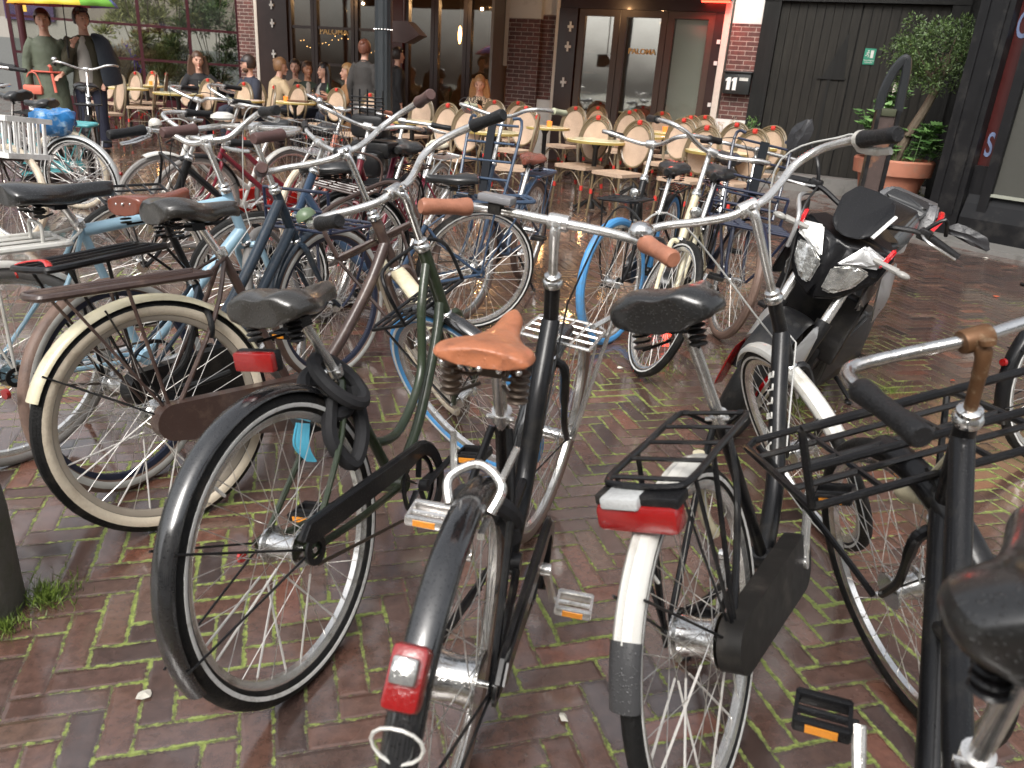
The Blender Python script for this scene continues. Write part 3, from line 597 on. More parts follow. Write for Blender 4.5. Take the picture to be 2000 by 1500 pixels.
def shrub(name, label, x, y, n, h_, r_, m, leafl, leafw, up):
    t_ = thing(name, label, 'shrub', (x, y, 0)); mb = MB()
    for q in range(14): a = q*.9; mb.tube(sm([(random.gauss(0, .08), 0, 0), (r_*.3*math.cos(a), r_*.3*math.sin(a), h_*.5), (r_*.7*math.cos(a), r_*.7*math.sin(a), h_*.92)]), .008, 4)
    obj('stem', mb, BARK, t_); mb = MB()
    cl = [(Vector((random.gauss(0, r_*.5), random.gauss(0, r_*.4), h_*random.uniform(.25, 1))), random.uniform(.1, .25)) for _ in range(40)]
    for q in range(n): c, rr = random.choice(cl); d = rdir(up); leaf(mb, c+d*rr*random.random(), (d+Vector((0, 0, up))), leafl*random.uniform(.6, 1.2), leafw)
    obj('foliage', mb, m, t_, smooth=False)
pL = thing('planter_box', 'long dark wooden planter box behind the terrace glass', 'planter', (sx0.x, sx0.y, 0), (0, 0, sa)); mb = MB().box((4.6, .75, .25), (5.4, .5, .5)); obj('box', mb, DWOOD, pL, smooth=False)
def sp_(px, d, off=0): p = at(px, 100, d); return p.x, p.y
for (px, d, n, h_, r_, m, ll, lw, up, nm, lb) in [(225, 17.0, 3800, 1.35, .5, LEAF4, .09, .015, .8, 'dry_grass_shrub', 'straw coloured dry bush behind the left glass panes'), (262, 17.4, 1500, 1.45, .3, LEAF4, .1, .015, .8, 'dry_grass_shrub', 'smaller dry golden grass next to the first glass mullion'),
        (285, 17.6, 7000, 2.6, .75, LEAF3, .13, .022, .5, 'olive_shrub', 'feathery olive green shrub with tall wispy shoots behind the glass'), (345, 17.8, 8000, 2.8, .8, LEAF3, .12, .024, .5, 'olive_shrub', 'tall yellow-green leafy shrub filling the middle glass panes'), (420, 18.0, 7000, 2.7, .8, LEAF1, .1, .02, .4, 'dark_shrub', 'dark green shrub behind the right glass panes')]:
    x_, y_ = sp_(px, d); shrub(nm, lb, x_, y_, n, h_, r_, m, ll, lw, up)
fx, fy = sp_(258, 16.9); mb = MB()
for q in range(60): t_ = q/60; leaf(mb, Vector((-.12+.26*t_+random.gauss(0, .015), 0, 1.45-.5*t_+random.gauss(0, .04))), rdir(.5), .05, .02)
mb.rod((0, 0, 0), (.02, 0, 1.2), .006, 5); o = obj('purple_flower', mb, leafmat('violet petals', (.12, .05, .6), (.25, .12, .9)), smooth=False); o.location = (fx, fy, 0); tag(o, 'violet flower spike among the dry grass behind the glass', 'flower')
# ================================================================ lamp post with folded heater hood
LPX = at(749, 160, 9.9); lp = thing('lamp_post', 'fluted dark grey lamp post in front of the café', 'lamp post', (LPX.x, LPX.y, 0)); mb = MB()
GP = mat('slate grey cast iron', (.016, .02, .023), rough=.42, var=.2, drops=.5)
prof = []; n_ = 24; vs = []; fs = []
for z, r_ in ((0, .17), (.25, .165), (.28, .12), (.6, .105), (4.5, .088)):
    for j in range(n_*2): a = 2*PI*j/(n_*2); q = r_*(1+(.035 if j % 4 < 2 else -.035)); vs.append((q*math.cos(a), q*math.sin(a), z))
for i in range(4):
    for j in range(48): fs.append((i*48+j, i*48+(j+1) % 48, (i+1)*48+(j+1) % 48, (i+1)*48+j))
mb.add(vs, fs); obj('shaft', mb, GP, lp); mb = MB()
for q in range(9): a = -PI/2+(q-4)*.33; mb.ball((.11*math.cos(a), .11*math.sin(a), 1.75), .008, 6, 4)
obj('bolt', mb, ALU, lp); obj('base_collar', MB().lathe([(.19, 0), (.2, .05), (.18, .2), (.13, .3), (.12, .3)], n=24), GP, lp)
hd = thing('wall_awning_box', 'dark brown faceted lamp hood beside the grey lamp post', 'lamp hood', at(796, 68, 10.6), (0, 0, R(-10)))
mb = MB(); P_ = [(-.2, .14), (.05, .15), (.23, -.0), (.03, -.1), (-.2, -.09)]; mb.prism(P_, -.16, .16); mb.v = [((v[0]*(1 if abs(v[1]) < .1 else .92)), v[1], v[2]) for v in mb.v]
obj('hood', mb, DWOOD, hd, smooth=False); obj('hanging_rod', MB().rod((-.05, 0, .14), (-.05, 0, 1.6), .012), DWOOD, hd); obj('bracket', MB().rod((-.2, 0, .02), (-.34, -.3, .02), .02), DWOOD, hd)
# steel post with hoop top
pp = at(1727, 250, 6.6); ps = thing('hooped_post', 'black steel post with rusty front plate and hooped top beside the terracotta pot', 'post', (pp.x, pp.y, 0), (0, 0, R(-12)))
mb = MB(); mb.box((-.075, 0, .64), (.03, .1, 1.28)).box((.075, 0, .64), (.03, .1, 1.28)); obj('side_bar', mb, BLKW, ps, smooth=False)
obj('front_plate', MB().box((0, 0, .62), (.118, .05, 1.24)), mat('weathered post face', (.06, .04, .035), rough=.55, var=.4, dirt=(.32, .13, .05), dscale=2.2), ps, smooth=False)
hp = sm([(-.075, 0, 1.27), (-.065, 0, 1.42), (-.02, 0, 1.58), (.04, 0, 1.66), (.065, 0, 1.58), (.07, 0, 1.42), (.075, 0, 1.27)]); obj('hoop', MB().tube(hp, .02, 8, flat=1.8), DGREY, ps)
obj('cap', MB().box((0, 0, 1.26), (.115, .08, .06), bev=.01), mat('mossy cap', (.05, .055, .03), rough=.8), ps)
# stone bollard at the left edge
bo = thing('stone_bollard', 'worn grey granite bollard at the left edge', 'bollard', (-1.31, 1.56, 0)); GRA = mat('granite', (.085, .08, .07), rough=.7, var=.35, nscale=60, bump=.5, dirt=(.05, .055, .03), dscale=5)
obj('shaft', MB().lathe([(.105, -.02), (.105, .28), (.095, .4), (.06, .47), (0, .49)], n=32), GRA, bo)
gt = MB()
def tuft(mb, x, y, n, r_, h_):
    for _ in range(n):
        a = random.uniform(0, 6.28); q = abs(random.gauss(0, r_)); p = Vector((x+q*math.cos(a), y+q*math.sin(a), 0)); d = Vector((random.gauss(0, .5), random.gauss(0, .5), 1)); leaf(mb, p, d, h_*random.uniform(.5, 1.3), .0035)
tuft(gt, -1.17, 1.62, 420, .045, .045); tuft(gt, -1.2, 1.5, 200, .03, .03)
for x_, y_, n_, r_ in ((1.35, 3.35, 420, .14), (1.7, 3.1, 260, .12), (2.3, 2.5, 160, .12), (1.2, 3.9, 300, .1), (1.9, 3.6, 260, .14), (.75, 3.7, 200, .08)): tuft(gt, x_, y_, n_, r_, .02)
o = obj('grass_tufts', gt, GRASS, smooth=False); o['kind'] = 'stuff'
# litter
def litter(name, lab, px, py, m, s_, seed):
    p = H/-(ray(px, py).z); q = ray(px, py)*p; rnd = random.Random(seed); mb = MB(); k = 9; vs = [(s_*(.6+.5*rnd.random())*math.cos(6.283*i/k), s_*(.5+.5*rnd.random())*math.sin(6.283*i/k)*.8, .004+.006*rnd.random()) for i in range(k)]
    mb.add(vs+[(0, 0, .013)], [(i, (i+1) % k, k) for i in range(k)]); o = obj(name, mb, m); o.location = (q.x, q.y, 0); o.rotation_euler = (0, 0, seed); tag(o, lab, 'litter')
PAPER = mat('wet paper', (.6, .57, .5), rough=.6); DL = mat('dry leaf', (.3, .2, .08), rough=.6); RL = mat('red leaf', (.35, .07, .03), rough=.6)
litter('leaf_scrap', 'crumpled pale leaf scrap lying on the bricks by the front wheel of the green bicycle', 283, 1360, PAPER, .022, 1); litter('leaf_scrap', 'small pale leaf on the paving between the two middle bicycles', 1100, 1405, PAPER, .016, 2)
litter('leaf_scrap', 'small white scrap on the wet bricks near the blue tyre', 1210, 720, PAPER, .018, 3); litter('leaf_scrap', 'small yellow leaf near the left rear wheel', 10, 760, DL, .03, 4); litter('twig', 'thin red-brown twig on the paving at the right', 1945, 580, RL, .03, 5); litter('leaf_scrap', 'pale leaf on the stone strip by the corner shop', 1925, 505, PAPER, .03, 6); litter('leaf_scrap', 'red leaf on the bricks above the black rack', 1860, 745, RL, .022, 7)
#@@PART3
# ================================================================ bicycles
HT = R(68); TR = .345
SKL = .024
def saddle_mb(kind, h):
    """saddle surface: rows from the wide rear edge to the nose, top at height h over the local origin (x forward)"""
    if kind == 'leather': prof = [(-.135, .045, .000), (-.13, .075, .004), (-.10, .082, .006), (-.06, .075, .002), (-.02, .055, -.004), (.03, .034, -.005), (.08, .025, -.002), (.12, .021, .004), (.14, .012, .004)]; sk = SKL; crown = .008; pad = 0
    elif kind == 'sport': prof = [(-.13, .03, .004), (-.12, .064, .008), (-.09, .073, .010), (-.05, .066, .006), (-.01, .046, .0), (.04, .028, -.002), (.09, .023, .0), (.13, .018, .0), (.145, .008, -.002)]; sk = .032; crown = .014; pad = 0
    else: prof = [(-.13, .05, .006), (-.122, .088, .014), (-.09, .106, .020), (-.05, .104, .016), (-.01, .078, .006), (.03, .052, .0), (.08, .036, .0), (.12, .029, .0), (.142, .014, -.004)]; sk = .043; crown = .012; pad = .01
    xs = [Vector(p) for p in prof]; rows = sm(xs, 3); n = 15; vs = []; fs = []
    for x, wd, z in rows:
        wd = max(wd, .006)
        for j in range(n):
            t = -1+2*j/(n-1); a = abs(t)
            if a <= .72: y = wd*t/.72*.93; zz = z+crown*(1-(a/.72)**2)-.004*(a/.72)**3+(pad*math.exp(-((a-.38)/.16)**2) if x < 0 else 0)
            else: q = (a-.72)/.28; y = math.copysign(wd*(.93+.07*math.sin(q*PI*.6)), t); zz = z-.004-sk*q*(1 if x < .05 else .72)
            if j in (0, n-1): y *= .93
            vs.append((x, y, h+zz-crown))
    k = len(rows)
    for i in range(k-1):
        for j in range(n-1): fs.append((i*n+j, i*n+j+1, (i+1)*n+j+1, (i+1)*n+j))
    c0 = len(vs); vs.append((rows[0][0]+.004, 0, h-sk*.5)); vs.append((rows[-1][0]-.004, 0, h-sk*.5))
    for j in range(n-1): fs.append((c0, j+1, j)); fs.append((c0+1, (k-1)*n+j, (k-1)*n+j+1))
    for i in range(k-1): fs.append((i*n, (i+1)*n, (i+1)*n+n-1, i*n+n-1))
    fs.append((0, n-1, c0)); fs.append(((k-1)*n+n-1, (k-1)*n, c0+1))
    return MB().add(vs, fs)
BARS = {
 'north': ([(0, 0, 0), (.005, .06, 0), (.03, .12, .015), (.055, .18, .035), (.05, .235, .045), (-.005, .272, .045), (-.08, .288, .04)], (-.205, .30, .03)),
 'flat': ([(0, 0, 0), (0, .1, 0), (-.012, .16, .0), (-.035, .2, .0)], (-.115, .265, -.002)),
 'riser': ([(0, 0, 0), (.012, .07, .0), (.03, .13, .035), (.03, .18, .06), (-.005, .225, .07)], (-.10, .30, .065)),
 'ell': ([(0, 0, 0), (.015, .1, 0), (.02, .19, -.0), (.005, .215, -.003), (-.03, .225, -.007), (-.06, .228, -.01)], (-.22, .24, -.02)),
 'omas': ([(0, 0, 0), (.01, .05, 0), (.05, .12, .02), (.085, .19, .045), (.07, .255, .055), (.0, .285, .05), (-.08, .295, .04)], (-.20, .30, .025)),
 'mtb': ([(0, 0, 0), (0, .15, .01), (-.01, .2, .012)], (-.04, .31, .012)),
}
def arc(c, r, a0, a1, n=28, y=0): return [Vector((c[0]+r*math.cos(R(a0+(a1-a0)*i/n)), y, c[2]+r*math.sin(R(a0+(a1-a0)*i/n)))) for i in range(n+1)]
def fender_mb(c, r, a0, a1, wd=.052, ribs=False, n=34):
    vs = []; fs = []; k = 9; th = .0022
    for i in range(n+1):
        a = R(a0+(a1-a0)*i/n)
        for s_ in (0, 1):
            for j in range(k):
                t = -1+2*j/(k-1); y = wd*.5*math.sin(t*1.25)/math.sin(1.25); dr = -.016*abs(t)**2.2 + (.0016*math.cos(t*14) if ribs else 0) - s_*th
                vs.append((c[0]+(r+dr)*math.cos(a), c[1]+y, c[2]+(r+dr)*math.sin(a)))
    for i in range(n):
        b0, b1 = i*2*k, (i+1)*2*k
        for j in range(k-1): fs.append((b0+j, b0+j+1, b1+j+1, b1+j)); fs.append((b0+k+j, b1+k+j, b1+k+j+1, b0+k+j+1))
        fs.append((b0, b1, b1+k, b0+k)); fs.append((b0+k-1, b0+2*k-1, b1+2*k-1, b1+k-1))
    for b_ in (0, n*2*k):
        for j in range(k-1): fs.append((b_+j, b_+k+j, b_+k+j+1, b_+j+1))
    return MB().add(vs, fs)
def wheel_parts(c, S, root, p, front, detail):
    tyre = p.get('tyre_f' if front else 'tyre_r', p.get('tyre', RUBBER)); tw = p.get('tw', .021); rimm = p.get('rim', ALU); n = 72 if detail > 1 else 40
    seg = 14 if detail > 1 else 9
    mb = MB(); rc = TR-tw
    prof = [(rc+tw*math.cos(2*PI*i/seg), tw*.98*math.sin(2*PI*i/seg)) for i in range(seg)]; mb.lathe(prof, c, 'y', n, closed=True)
    wh = obj('wheel', mb.xf(S), tyre, root)
    rp = [(rc-tw*.7, -.0125), (rc-tw*.7-.008, -.0135), (rc-tw*.7-.020, -.007), (rc-tw*.7-.021, .007), (rc-tw*.7-.008, .0135), (rc-tw*.7, .0125)]
    obj('rim', MB().lathe(rp, c, 'y', n, closed=True).xf(S), rimm, wh)
    if p.get('stripe'):
        st = MB()
        t0, t1 = p.get('stripe_a', (90, 112))
        for s_ in (-1, 1):
            A_ = [R(t0+(t1-t0)*i/4) for i in range(5)]; st.lathe([(rc+tw*1.03*math.cos(a), s_*tw*1.02*math.sin(a)) for a in A_]+[(rc+tw*.96*math.cos(a), s_*tw*.95*math.sin(a)) for a in reversed(A_)], c, 'y', n, closed=True)
        obj('sidewall' if t1-t0 > 40 else 'reflective_stripe', st.xf(S), p.get('stripe_m', STRIPE), wh)
    hr = p.get('hubr_f' if front else 'hubr_r', .02 if front else .03); hw = .036 if front else .045
    hb = MB().lathe([(0, -hw-.03), (.007, -hw-.03), (.007, -hw), (hr+.012, -hw), (hr+.012, -hw+.006), (hr, -hw+.01), (hr*.9, 0), (hr, hw-.01), (hr+.012, hw-.006), (hr+.012, hw), (.007, hw), (.007, hw+.03), (0, hw+.03)], c, 'y', 20)
    obj('hub', hb.xf(S), CHROME, wh)
    sp = MB(); ns = 36 if detail > 0 else 28; rr = rc-tw*.7-.018; r_ = p.get('spr', .0012)
    for i in range(ns):
        s_ = 1 if i % 2 else -1; a = 2*PI*i/ns+.05; off = (1 if (i//2) % 2 else -1)*1.15; ha = a+off; h_ = hr+.008
        A = Vector((c[0]+h_*math.cos(ha), c[1]+s_*(hw-.003), c[2]+h_*math.sin(ha))); B = Vector((c[0]+rr*math.cos(a), c[1], c[2]+rr*math.sin(a)))
        sp.tube([A, B], r_, 4, cap=False)
    obj('spokes', sp.xf(S), p.get('spoke_m', STEEL), wh)
    if p.get('straws') and not front:
        sw_ = MB()
        for i in (19, 20, 23, 25, 26, 29, 30):
            s_ = 1 if i % 2 else -1; a = 2*PI*i/ns+.05; off = (1 if (i//2) % 2 else -1)*1.15; ha = a+off; h_ = hr+.008
            A = Vector((c[0]+h_*math.cos(ha), c[1]+s_*(hw-.003), c[2]+h_*math.sin(ha))); B = Vector((c[0]+rr*math.cos(a), c[1], c[2]+rr*math.sin(a)))
            sw_.tube([A.lerp(B, .22), A.lerp(B, .97)], .0027, 6)
        obj('spoke_reflector', sw_.xf(S), mat('grey reflector straw', (.55, .53, .5), rough=.4), wh)
    v = MB().rod((c[0]+rr*math.cos(2.2), c[1], c[2]+rr*math.sin(2.2)), (c[0]+(rr-.045)*math.cos(2.2), c[1], c[2]+(rr-.045)*math.sin(2.2)), .0035, 6); obj('valve', v.xf(S), BRASS if 'BRASS' in globals() else ALU, wh)
    return wh
def rack_mb(x0, x1, z, wd, slats, r=.005, hoop=True, along=True):
    mb = MB(); o = sm([(x1, -wd*.35, z), (x1-.02, -wd*.5, z), ((x0+x1)/2, -wd*.5, z), (x0+.02, -wd*.5, z), (x0-.015, -wd*.3, z), (x0-.015, wd*.3, z), (x0+.02, wd*.5, z), ((x0+x1)/2, wd*.5, z), (x1-.02, wd*.5, z), (x1, wd*.35, z)], 4); mb.tube(o, r*1.35, 8)
    if along:
        for i in range(slats): y = wd*(-.3+.6*i/max(1, slats-1)); mb.tube([(x0-.01, y, z), (x1, y, z)], r*.8, 6)
    else:
        for i in range(slats): x = x0+.02+(x1-x0-.02)*i/max(1, slats-1); mb.tube([(x, -wd*.5, z), (x, wd*.5, z)], r*.9, 6)
    mb.tube([(x1, -wd*.5, z), (x1, wd*.5, z)], r, 6)
    return mb
def bicycle(label, pose, p, group='bicycles parked on the brick square'):
    x, y, th, ln, sH, stH, de, sX, wb = pose
    t_ = thing('bicycle', label, 'bicycle', (x, y, 0), (R(ln), 0, R(th)), group); D = p.get('detail', 1)
    base = Vector((wb-.055, 0, TR)); ax = Vector((-math.cos(HT), 0, math.sin(HT)))
    def mk(d):
        Mx = Matrix.Translation(base) @ Matrix.Rotation(R(d), 4, ax) @ Matrix.Translation(-base); return lambda v: Mx @ v
    S = mk(de); I = lambda v: v
    def hp(z, off=0): return Vector((base.x-(z-TR)/math.tan(HT)+off, 0, z))
    fm = p['frame']; hub = Vector((0, 0, TR)); fh = Vector((wb, 0, TR)); bb = Vector((.46, 0, .28)); hT = p.get('headtop', .86); hB = p.get('headbot', .66)
    # wheels
    wheel_parts(hub, I, t_, p, False, D); wheel_parts(fh, S, t_, p, True, D)
    # frame
    sdir = (Vector((sX+.03, 0, sH-.06))-bb).normalized(); stL = (p.get('seatclamp', .62)-bb.z)/sdir.z; scl = bb+sdir*stL
    f = MB(); tr_ = p.get('tube', .0155); f.rod(bb-sdir*.02, scl, .0145, 12); f.tube([hp(hB), hp(hT)], .0195, 14); f.lathe([(.028, -.035), (.028, .035)], bb, 'y', 16)
    kind = p.get('kind', 'omafiets'); A = hp(hB+.045); B = hp(hT-.035)
    if kind == 'omafiets':
        f.tube(sm([A, A+Vector((-.06, 0, -.11)), bb+Vector((.17, 0, .11)), bb+Vector((.01, 0, .0))]), tr_, 12); f.tube(sm([B, B+Vector((-.07, 0, -.13)), bb+Vector((.22, 0, .24)), bb+Vector((.06, 0, .13)), bb+sdir*.16]), tr_*.85, 12)
    elif kind == 'double':
        f.tube([A, bb], tr_*1.1, 12); f.tube(sm([B, B.lerp(bb+sdir*.12, .5)+Vector((0, 0, -.01)), bb+sdir*.13]), tr_*1.1, 12)
    elif kind == 'low':
        f.tube(sm([hp((hB+hT)/2), hp((hB+hT)/2)+Vector((-.10, 0, -.15)), bb+Vector((.17, 0, .12)), bb]), tr_*1.5, 14)
        f.tube([bb+Vector((.2, 0, .135)), bb+sdir*.13], tr_*.7, 8) if p.get('gusset') else None
    elif kind == 'diamond':
        f.tube([A, bb], tr_*1.15, 12); f.tube([B, scl-sdir*.03], tr_, 12)
    elif kind == 'mixte':
        f.tube([A, bb], tr_*1.1, 12); f.tube([B, scl-sdir*.16], tr_, 12)
    elif kind == 'steptransport':
        f.tube([A+Vector((0, 0, -.02)), bb], tr_*1.3, 12); f.tube(sm([B, B.lerp(scl, .45)+Vector((0, 0, -.1)), scl-sdir*.12]), tr_*1.1, 12); f.tube([A.lerp(bb, .4), B.lerp(scl, .55)+Vector((0, 0, -.11))], tr_*.7, 8)
    for s_ in (-1, 1):
        f.tube(sm([bb+Vector((-.03, s_*.03, 0)), Vector((.2, s_*.052, .31)), Vector((0, s_*.066, TR))], 4), .0095, 8); f.tube(sm([scl+Vector((.0, s_*.016, -.03)), Vector((scl.x*.72, s_*.045, scl.z*.66+TR*.25)), Vector((0, s_*.066, TR))], 4), .0075, 8)
        f.box((0, s_*.066, TR), (.05, .006, .04))
    fr = obj('frame', f, fm, t_)
    if p.get('text'):
        if kind == 'low': crv = sm([hp((hB+hT)/2), hp((hB+hT)/2)+Vector((-.10, 0, -.15)), bb+Vector((.17, 0, .12)), bb], 12)
        else: crv = [A.lerp(bb, i/36) for i in range(37)]
        i0 = int(p.get('text_i', 6)); st_ = p.get('text_st', 2.2); rr_ = tr_*(1.5 if kind == 'low' else 1.1)
        for li, ch_ in enumerate(reversed(p['text'])):
            fi = i0+li*st_; k0 = int(fi); P0 = crv[k0].lerp(crv[k0+1], fi-k0); tg = (crv[k0+1]-crv[k0]).normalized(); xa = -tg; lft = Vector((0, 1, 0)); bk_ = xa.cross(lft).normalized(); bk_ = bk_ if bk_.x < 0 else -bk_
            za = (lft*.72+bk_*.7).normalized(); ya = za.cross(xa).normalized(); M4 = Matrix(((xa.x, ya.x, za.x, 0), (xa.y, ya.y, za.y, 0), (xa.z, ya.z, za.z, 0), (0, 0, 0, 1)))
            text_mesh(ch_, p['text_s'], Matrix.Translation(P0+za*(rr_-.0012)) @ M4, p['text_m'], fr, depth=.0018, sx=1.25)
    # headset, fork
    hs_ = MB(); a_ = hp(hT); M_h = Matrix.Rotation(-(PI/2-HT), 4, 'Y'); hs_.lathe([(.017, -.004), (.024, 0), (.026, .01), (.024, .016), (.02, .02), (.021, .03), (.015, .034)], a_, 'z', 20, M_h); obj('headset', hs_.xf(S), CHROME, t_); obj('headset', MB().lathe([(.017, .006), (.024, 0), (.024, -.012), (.017, -.016)], hp(hB), 'z', 18, M_h).xf(S), CHROME, t_)
    fk = MB(); cr_ = hp(hB-.02); 
    for s_ in (-1, 1): fk.tube(sm([cr_+Vector((-.004, s_*.012, .0)), cr_+Vector((0, s_*.045, -.012)), hp(.52)+Vector((.0, s_*.05, 0)), hp(.42)+Vector((.010, s_*.052, 0)), fh+Vector((-.003, s_*.052, 0))], 4), [.013]*9+[.010]*8, 8)
    obj('fork', fk.xf(S), p.get('fork_m', fm), t_)
    # stem and handlebar
    bs = mk(p.get('bar_de', de)); top = hp(stH); cl = top+Vector((p.get('reach', .03), 0, 0)); ps_ = p.get('bsc', 1.0)
    sb = MB(); sb.tube([hp(hT), hp(stH-.035)], .0115, 12); sb.tube(sm([hp(stH-.06), hp(stH-.018)+Vector((.004, 0, 0)), cl], 4), [.0125]*4+[.014]*4+[.015], 12); sb.lathe([(.019, -.024), (.0205, -.02), (.0205, .02), (.019, .024)], cl, 'y', 16); sb.lathe([(.0, .01), (.012, .008), (.013, 0)], hp(stH-.002), 'z', 12)
    obj('stem', sb.xf(bs), p.get('stem_m', ALU), t_)
    half, end = BARS[p.get('bar', 'north')]; hb = MB(); gr = MB(); pts = [cl+Vector(q)*ps_ for q in half]; e_ = cl+Vector(end)*ps_
    L_ = sm(pts+[e_], 5); Rr = [Vector((q.x, -q.y, q.z)) for q in L_]; hb.tube(list(reversed(L_))+Rr[1:], .0112, 12); hbo = obj('handlebar', hb.xf(bs), p.get('bar_m', ALU), t_)
    gl_ = p.get('grip_l', .125)
    for s_ in (1, -1):
        a_ = pts[-1].lerp(e_, 0.0) if (e_-pts[-1]).length < gl_ else e_+(pts[-1]-e_).normalized()*gl_
        g0 = Vector((a_.x, s_*a_.y, a_.z)); g1 = Vector((e_.x, s_*e_.y, e_.z)); dd = (g1-g0).normalized(); gm = p.get('grip', GRIPB); gr = p.get('grip_r', .0165)
        gp_ = [g0-dd*.004, g0, g0.lerp(g1, .12), g0.lerp(g1, .3), g0.lerp(g1, .6), g0.lerp(g1, .88), g1+dd*.004, g1+dd*.012]; rr = [gr*1.12, gr*1.18, gr*1.12, gr, gr*.97, gr*1.03, gr*1.08, gr*.85]
        obj('grip', MB().tube(gp_, rr, 14).xf(bs), gm, t_)
        if p.get('collar') and s_ == -1: obj('grip_collar', MB().tube([g0-dd*.016, g0-dd*.002], .0225, 16).xf(bs), WHITEP, t_)
        if p.get('lever', 0) and (p['lever'] == 2 or s_ == -1):
            lv = MB(); q = g0-dd*.02; lv.tube([q+Vector((0, 0, -.012)), q+Vector((0, 0, .004))], .016, 10); lv.tube(sm([q+Vector((.012, 0, -.01)), q+Vector((.03, 0, -.02))+dd*.02, q+Vector((.028, 0, -.032))+dd*.08, q+Vector((.02, 0, -.034))+dd*.125], 5), [.0065]*11+[.0055]*5, 8, flat=1.8); obj('brake_lever', lv.xf(bs), p.get('lever_m', ALU), t_)
        if p.get('cables', 0) > (0 if s_ == -1 else 1):
            q = g0-dd*.03; cb = MB().tube([bs(v) for v in sm([q, q+Vector((.05, 0, .02)), (q+cl)/2+Vector((.14, 0, .03)), hp(.8)+Vector((.08, s_*.02, 0))], 7)]+[hp(.72)+Vector((.03, s_*.025, 0)), bb+Vector((.25, s_*.02, .2))], .0026, 6); obj('cable', cb, p.get('cable_m', CABLE), t_)
    if p.get('bell'):
        q = L_[int(len(L_)*.62)]; s_ = p.get('bell_s', -1); c_ = Vector((q.x, s_*q.y, q.z+.022)); r_ = p.get('bell_r', .026)
        obj('bell', MB().lathe([(0, .022), (r_*.4, .021), (r_*.8, .014), (r_, 0), (r_*.98, -.006), (r_*.5, -.008), (r_*.3, -.02), (0, -.02)], c_, 'z', 22).xf(bs), p.get('bell_m', CHROME), t_)
    if p.get('display'): c_ = Vector((L_[int(len(L_)*.5)].x, .155, cl.z+.028)); obj('display', MB().box(c_, (.045, .085, .018), bev=.006).xf(bs), GPLAST, t_); obj('bracket', MB().box(c_-Vector((0, 0, .02)), (.03, .03, .03)).xf(bs), PLAST, t_)
    # saddle
    sc_ = Vector((sX, 0, 0)); sk_ = p.get('saddle', 'comfort'); sm_ = p.get('saddle_m', VINYL); globals()['SKL'] = p.get('skirt', .017); sad = saddle_mb(sk_, sH); tilt = R(p.get('stilt', 0)); tw = R(p.get('stwist', 0)); ssz = p.get('ssz', 1.0)
    MT = Matrix.Translation((sX, 0, sH)) @ Matrix.Rotation(tw, 4, 'Z') @ Matrix.Rotation(tilt, 4, 'Y') @ Matrix.Translation((0, 0, -sH)) 
    sad.v = [tuple(MT @ Vector((v[0]*ssz, v[1]*ssz, sH+(v[2]-sH)*ssz))) for v in sad.v]; so = obj('saddle', sad, sm_, t_)
    so.modifiers.new('s', 'SUBSURF').levels = 1; so.modifiers['s'].render_levels = 1
    if sk_ == 'leather':
        rv = MB()
        for a in (-.06, -.03, 0, .03, .06): rv.ball((sX-.134+abs(a)*.12, a, sH-.022), .0055, 8, 5)
        obj('rivet', rv, CHROME, so)
    un = MB()
    for s_ in (-1, 1):
        un.tube(sm([(sX+.12, s_*.012, sH-.03), (sX+.06, s_*.018, sH-.06), (sX-.05, s_*.022, sH-.062), (sX-.10, s_*.05, sH-.045)], 4), .0036, 6)
        if p.get('springs', 1):
            for k in range(5): un.lathe([(.0155, -.0025), (.018, 0), (.0155, .0025)], (sX-.085, s_*.055, sH-.085+k*.0115), 'z', 12)
            un.tube([(sX-.03, s_*.02, sH-.088), (sX-.085, s_*.055, sH-.092)], .0036, 6)
    un.box((sX-.005, 0, sH-.066), (.04, .05, .022)); obj('saddle_springs', un, p.get('spring_m', PLAST), so)
    pst = MB(); pst.tube([scl-sdir*.05, Vector((sX+.008, 0, sH-.06))], .0128, 14); obj('seatpost', pst, p.get('post_m', ALU), t_)
    obj('seat_clamp', MB().tube([scl-sdir*.018, scl+sdir*.006], .0195, 14).rod(scl+Vector((-.01, -.026, -.006)), scl+Vector((-.01, .026, -.006)), .005, 8), ALU, t_)
    # mudguards
    if p.get('fend_r'):
        a0, a1 = p.get('fr_arc', (30, 205)); fo = obj('mudguard', fender_mb(hub, TR+.018, a0, a1, p.get('fw', .055), p.get('ribs')), p['fend_r'], t_)
        if p.get('flap'): obj('mud_flap', fender_mb(hub, TR+.019, a1-1, a1+17, p.get('fw', .055)*1.12), p['flap'], fo)
        sy = MB(); a = R(min(a1-12, 195)); E_ = hub+Vector((math.cos(a), 0, math.sin(a)))*(TR+.012)
        for s_ in (-1, 1):
            sy.tube([hub+Vector((0, s_*.07, 0)), E_+Vector((0, s_*.028, 0))], .0028, 6); a2 = R(a1-50); E2 = hub+Vector((math.cos(a2), 0, math.sin(a2)))*(TR+.012); sy.tube([hub+Vector((0, s_*.07, 0)), E2+Vector((0, s_*.028, 0))], .0028, 6)
        obj('stay', sy, p.get('stay_m', PLAST), t_)
    if p.get('fend_f'):
        a0, a1 = p.get('ff_arc', (38, 165)); obj('mudguard', fender_mb(fh, TR+.018, a0, a1, p.get('fw', .055), p.get('ribs')).xf(S), p['fend_f'], t_)
        sy = MB(); a = R(a1-10); E_ = fh+Vector((math.cos(a), 0, math.sin(a)))*(TR+.01)
        for s_ in (-1, 1): sy.tube([fh+Vector((0, s_*.055, 0)), E_+Vector((0, s_*.026, 0))], .0026, 6)
        obj('stay', sy.xf(S), p.get('stay_m', PLAST), t_)
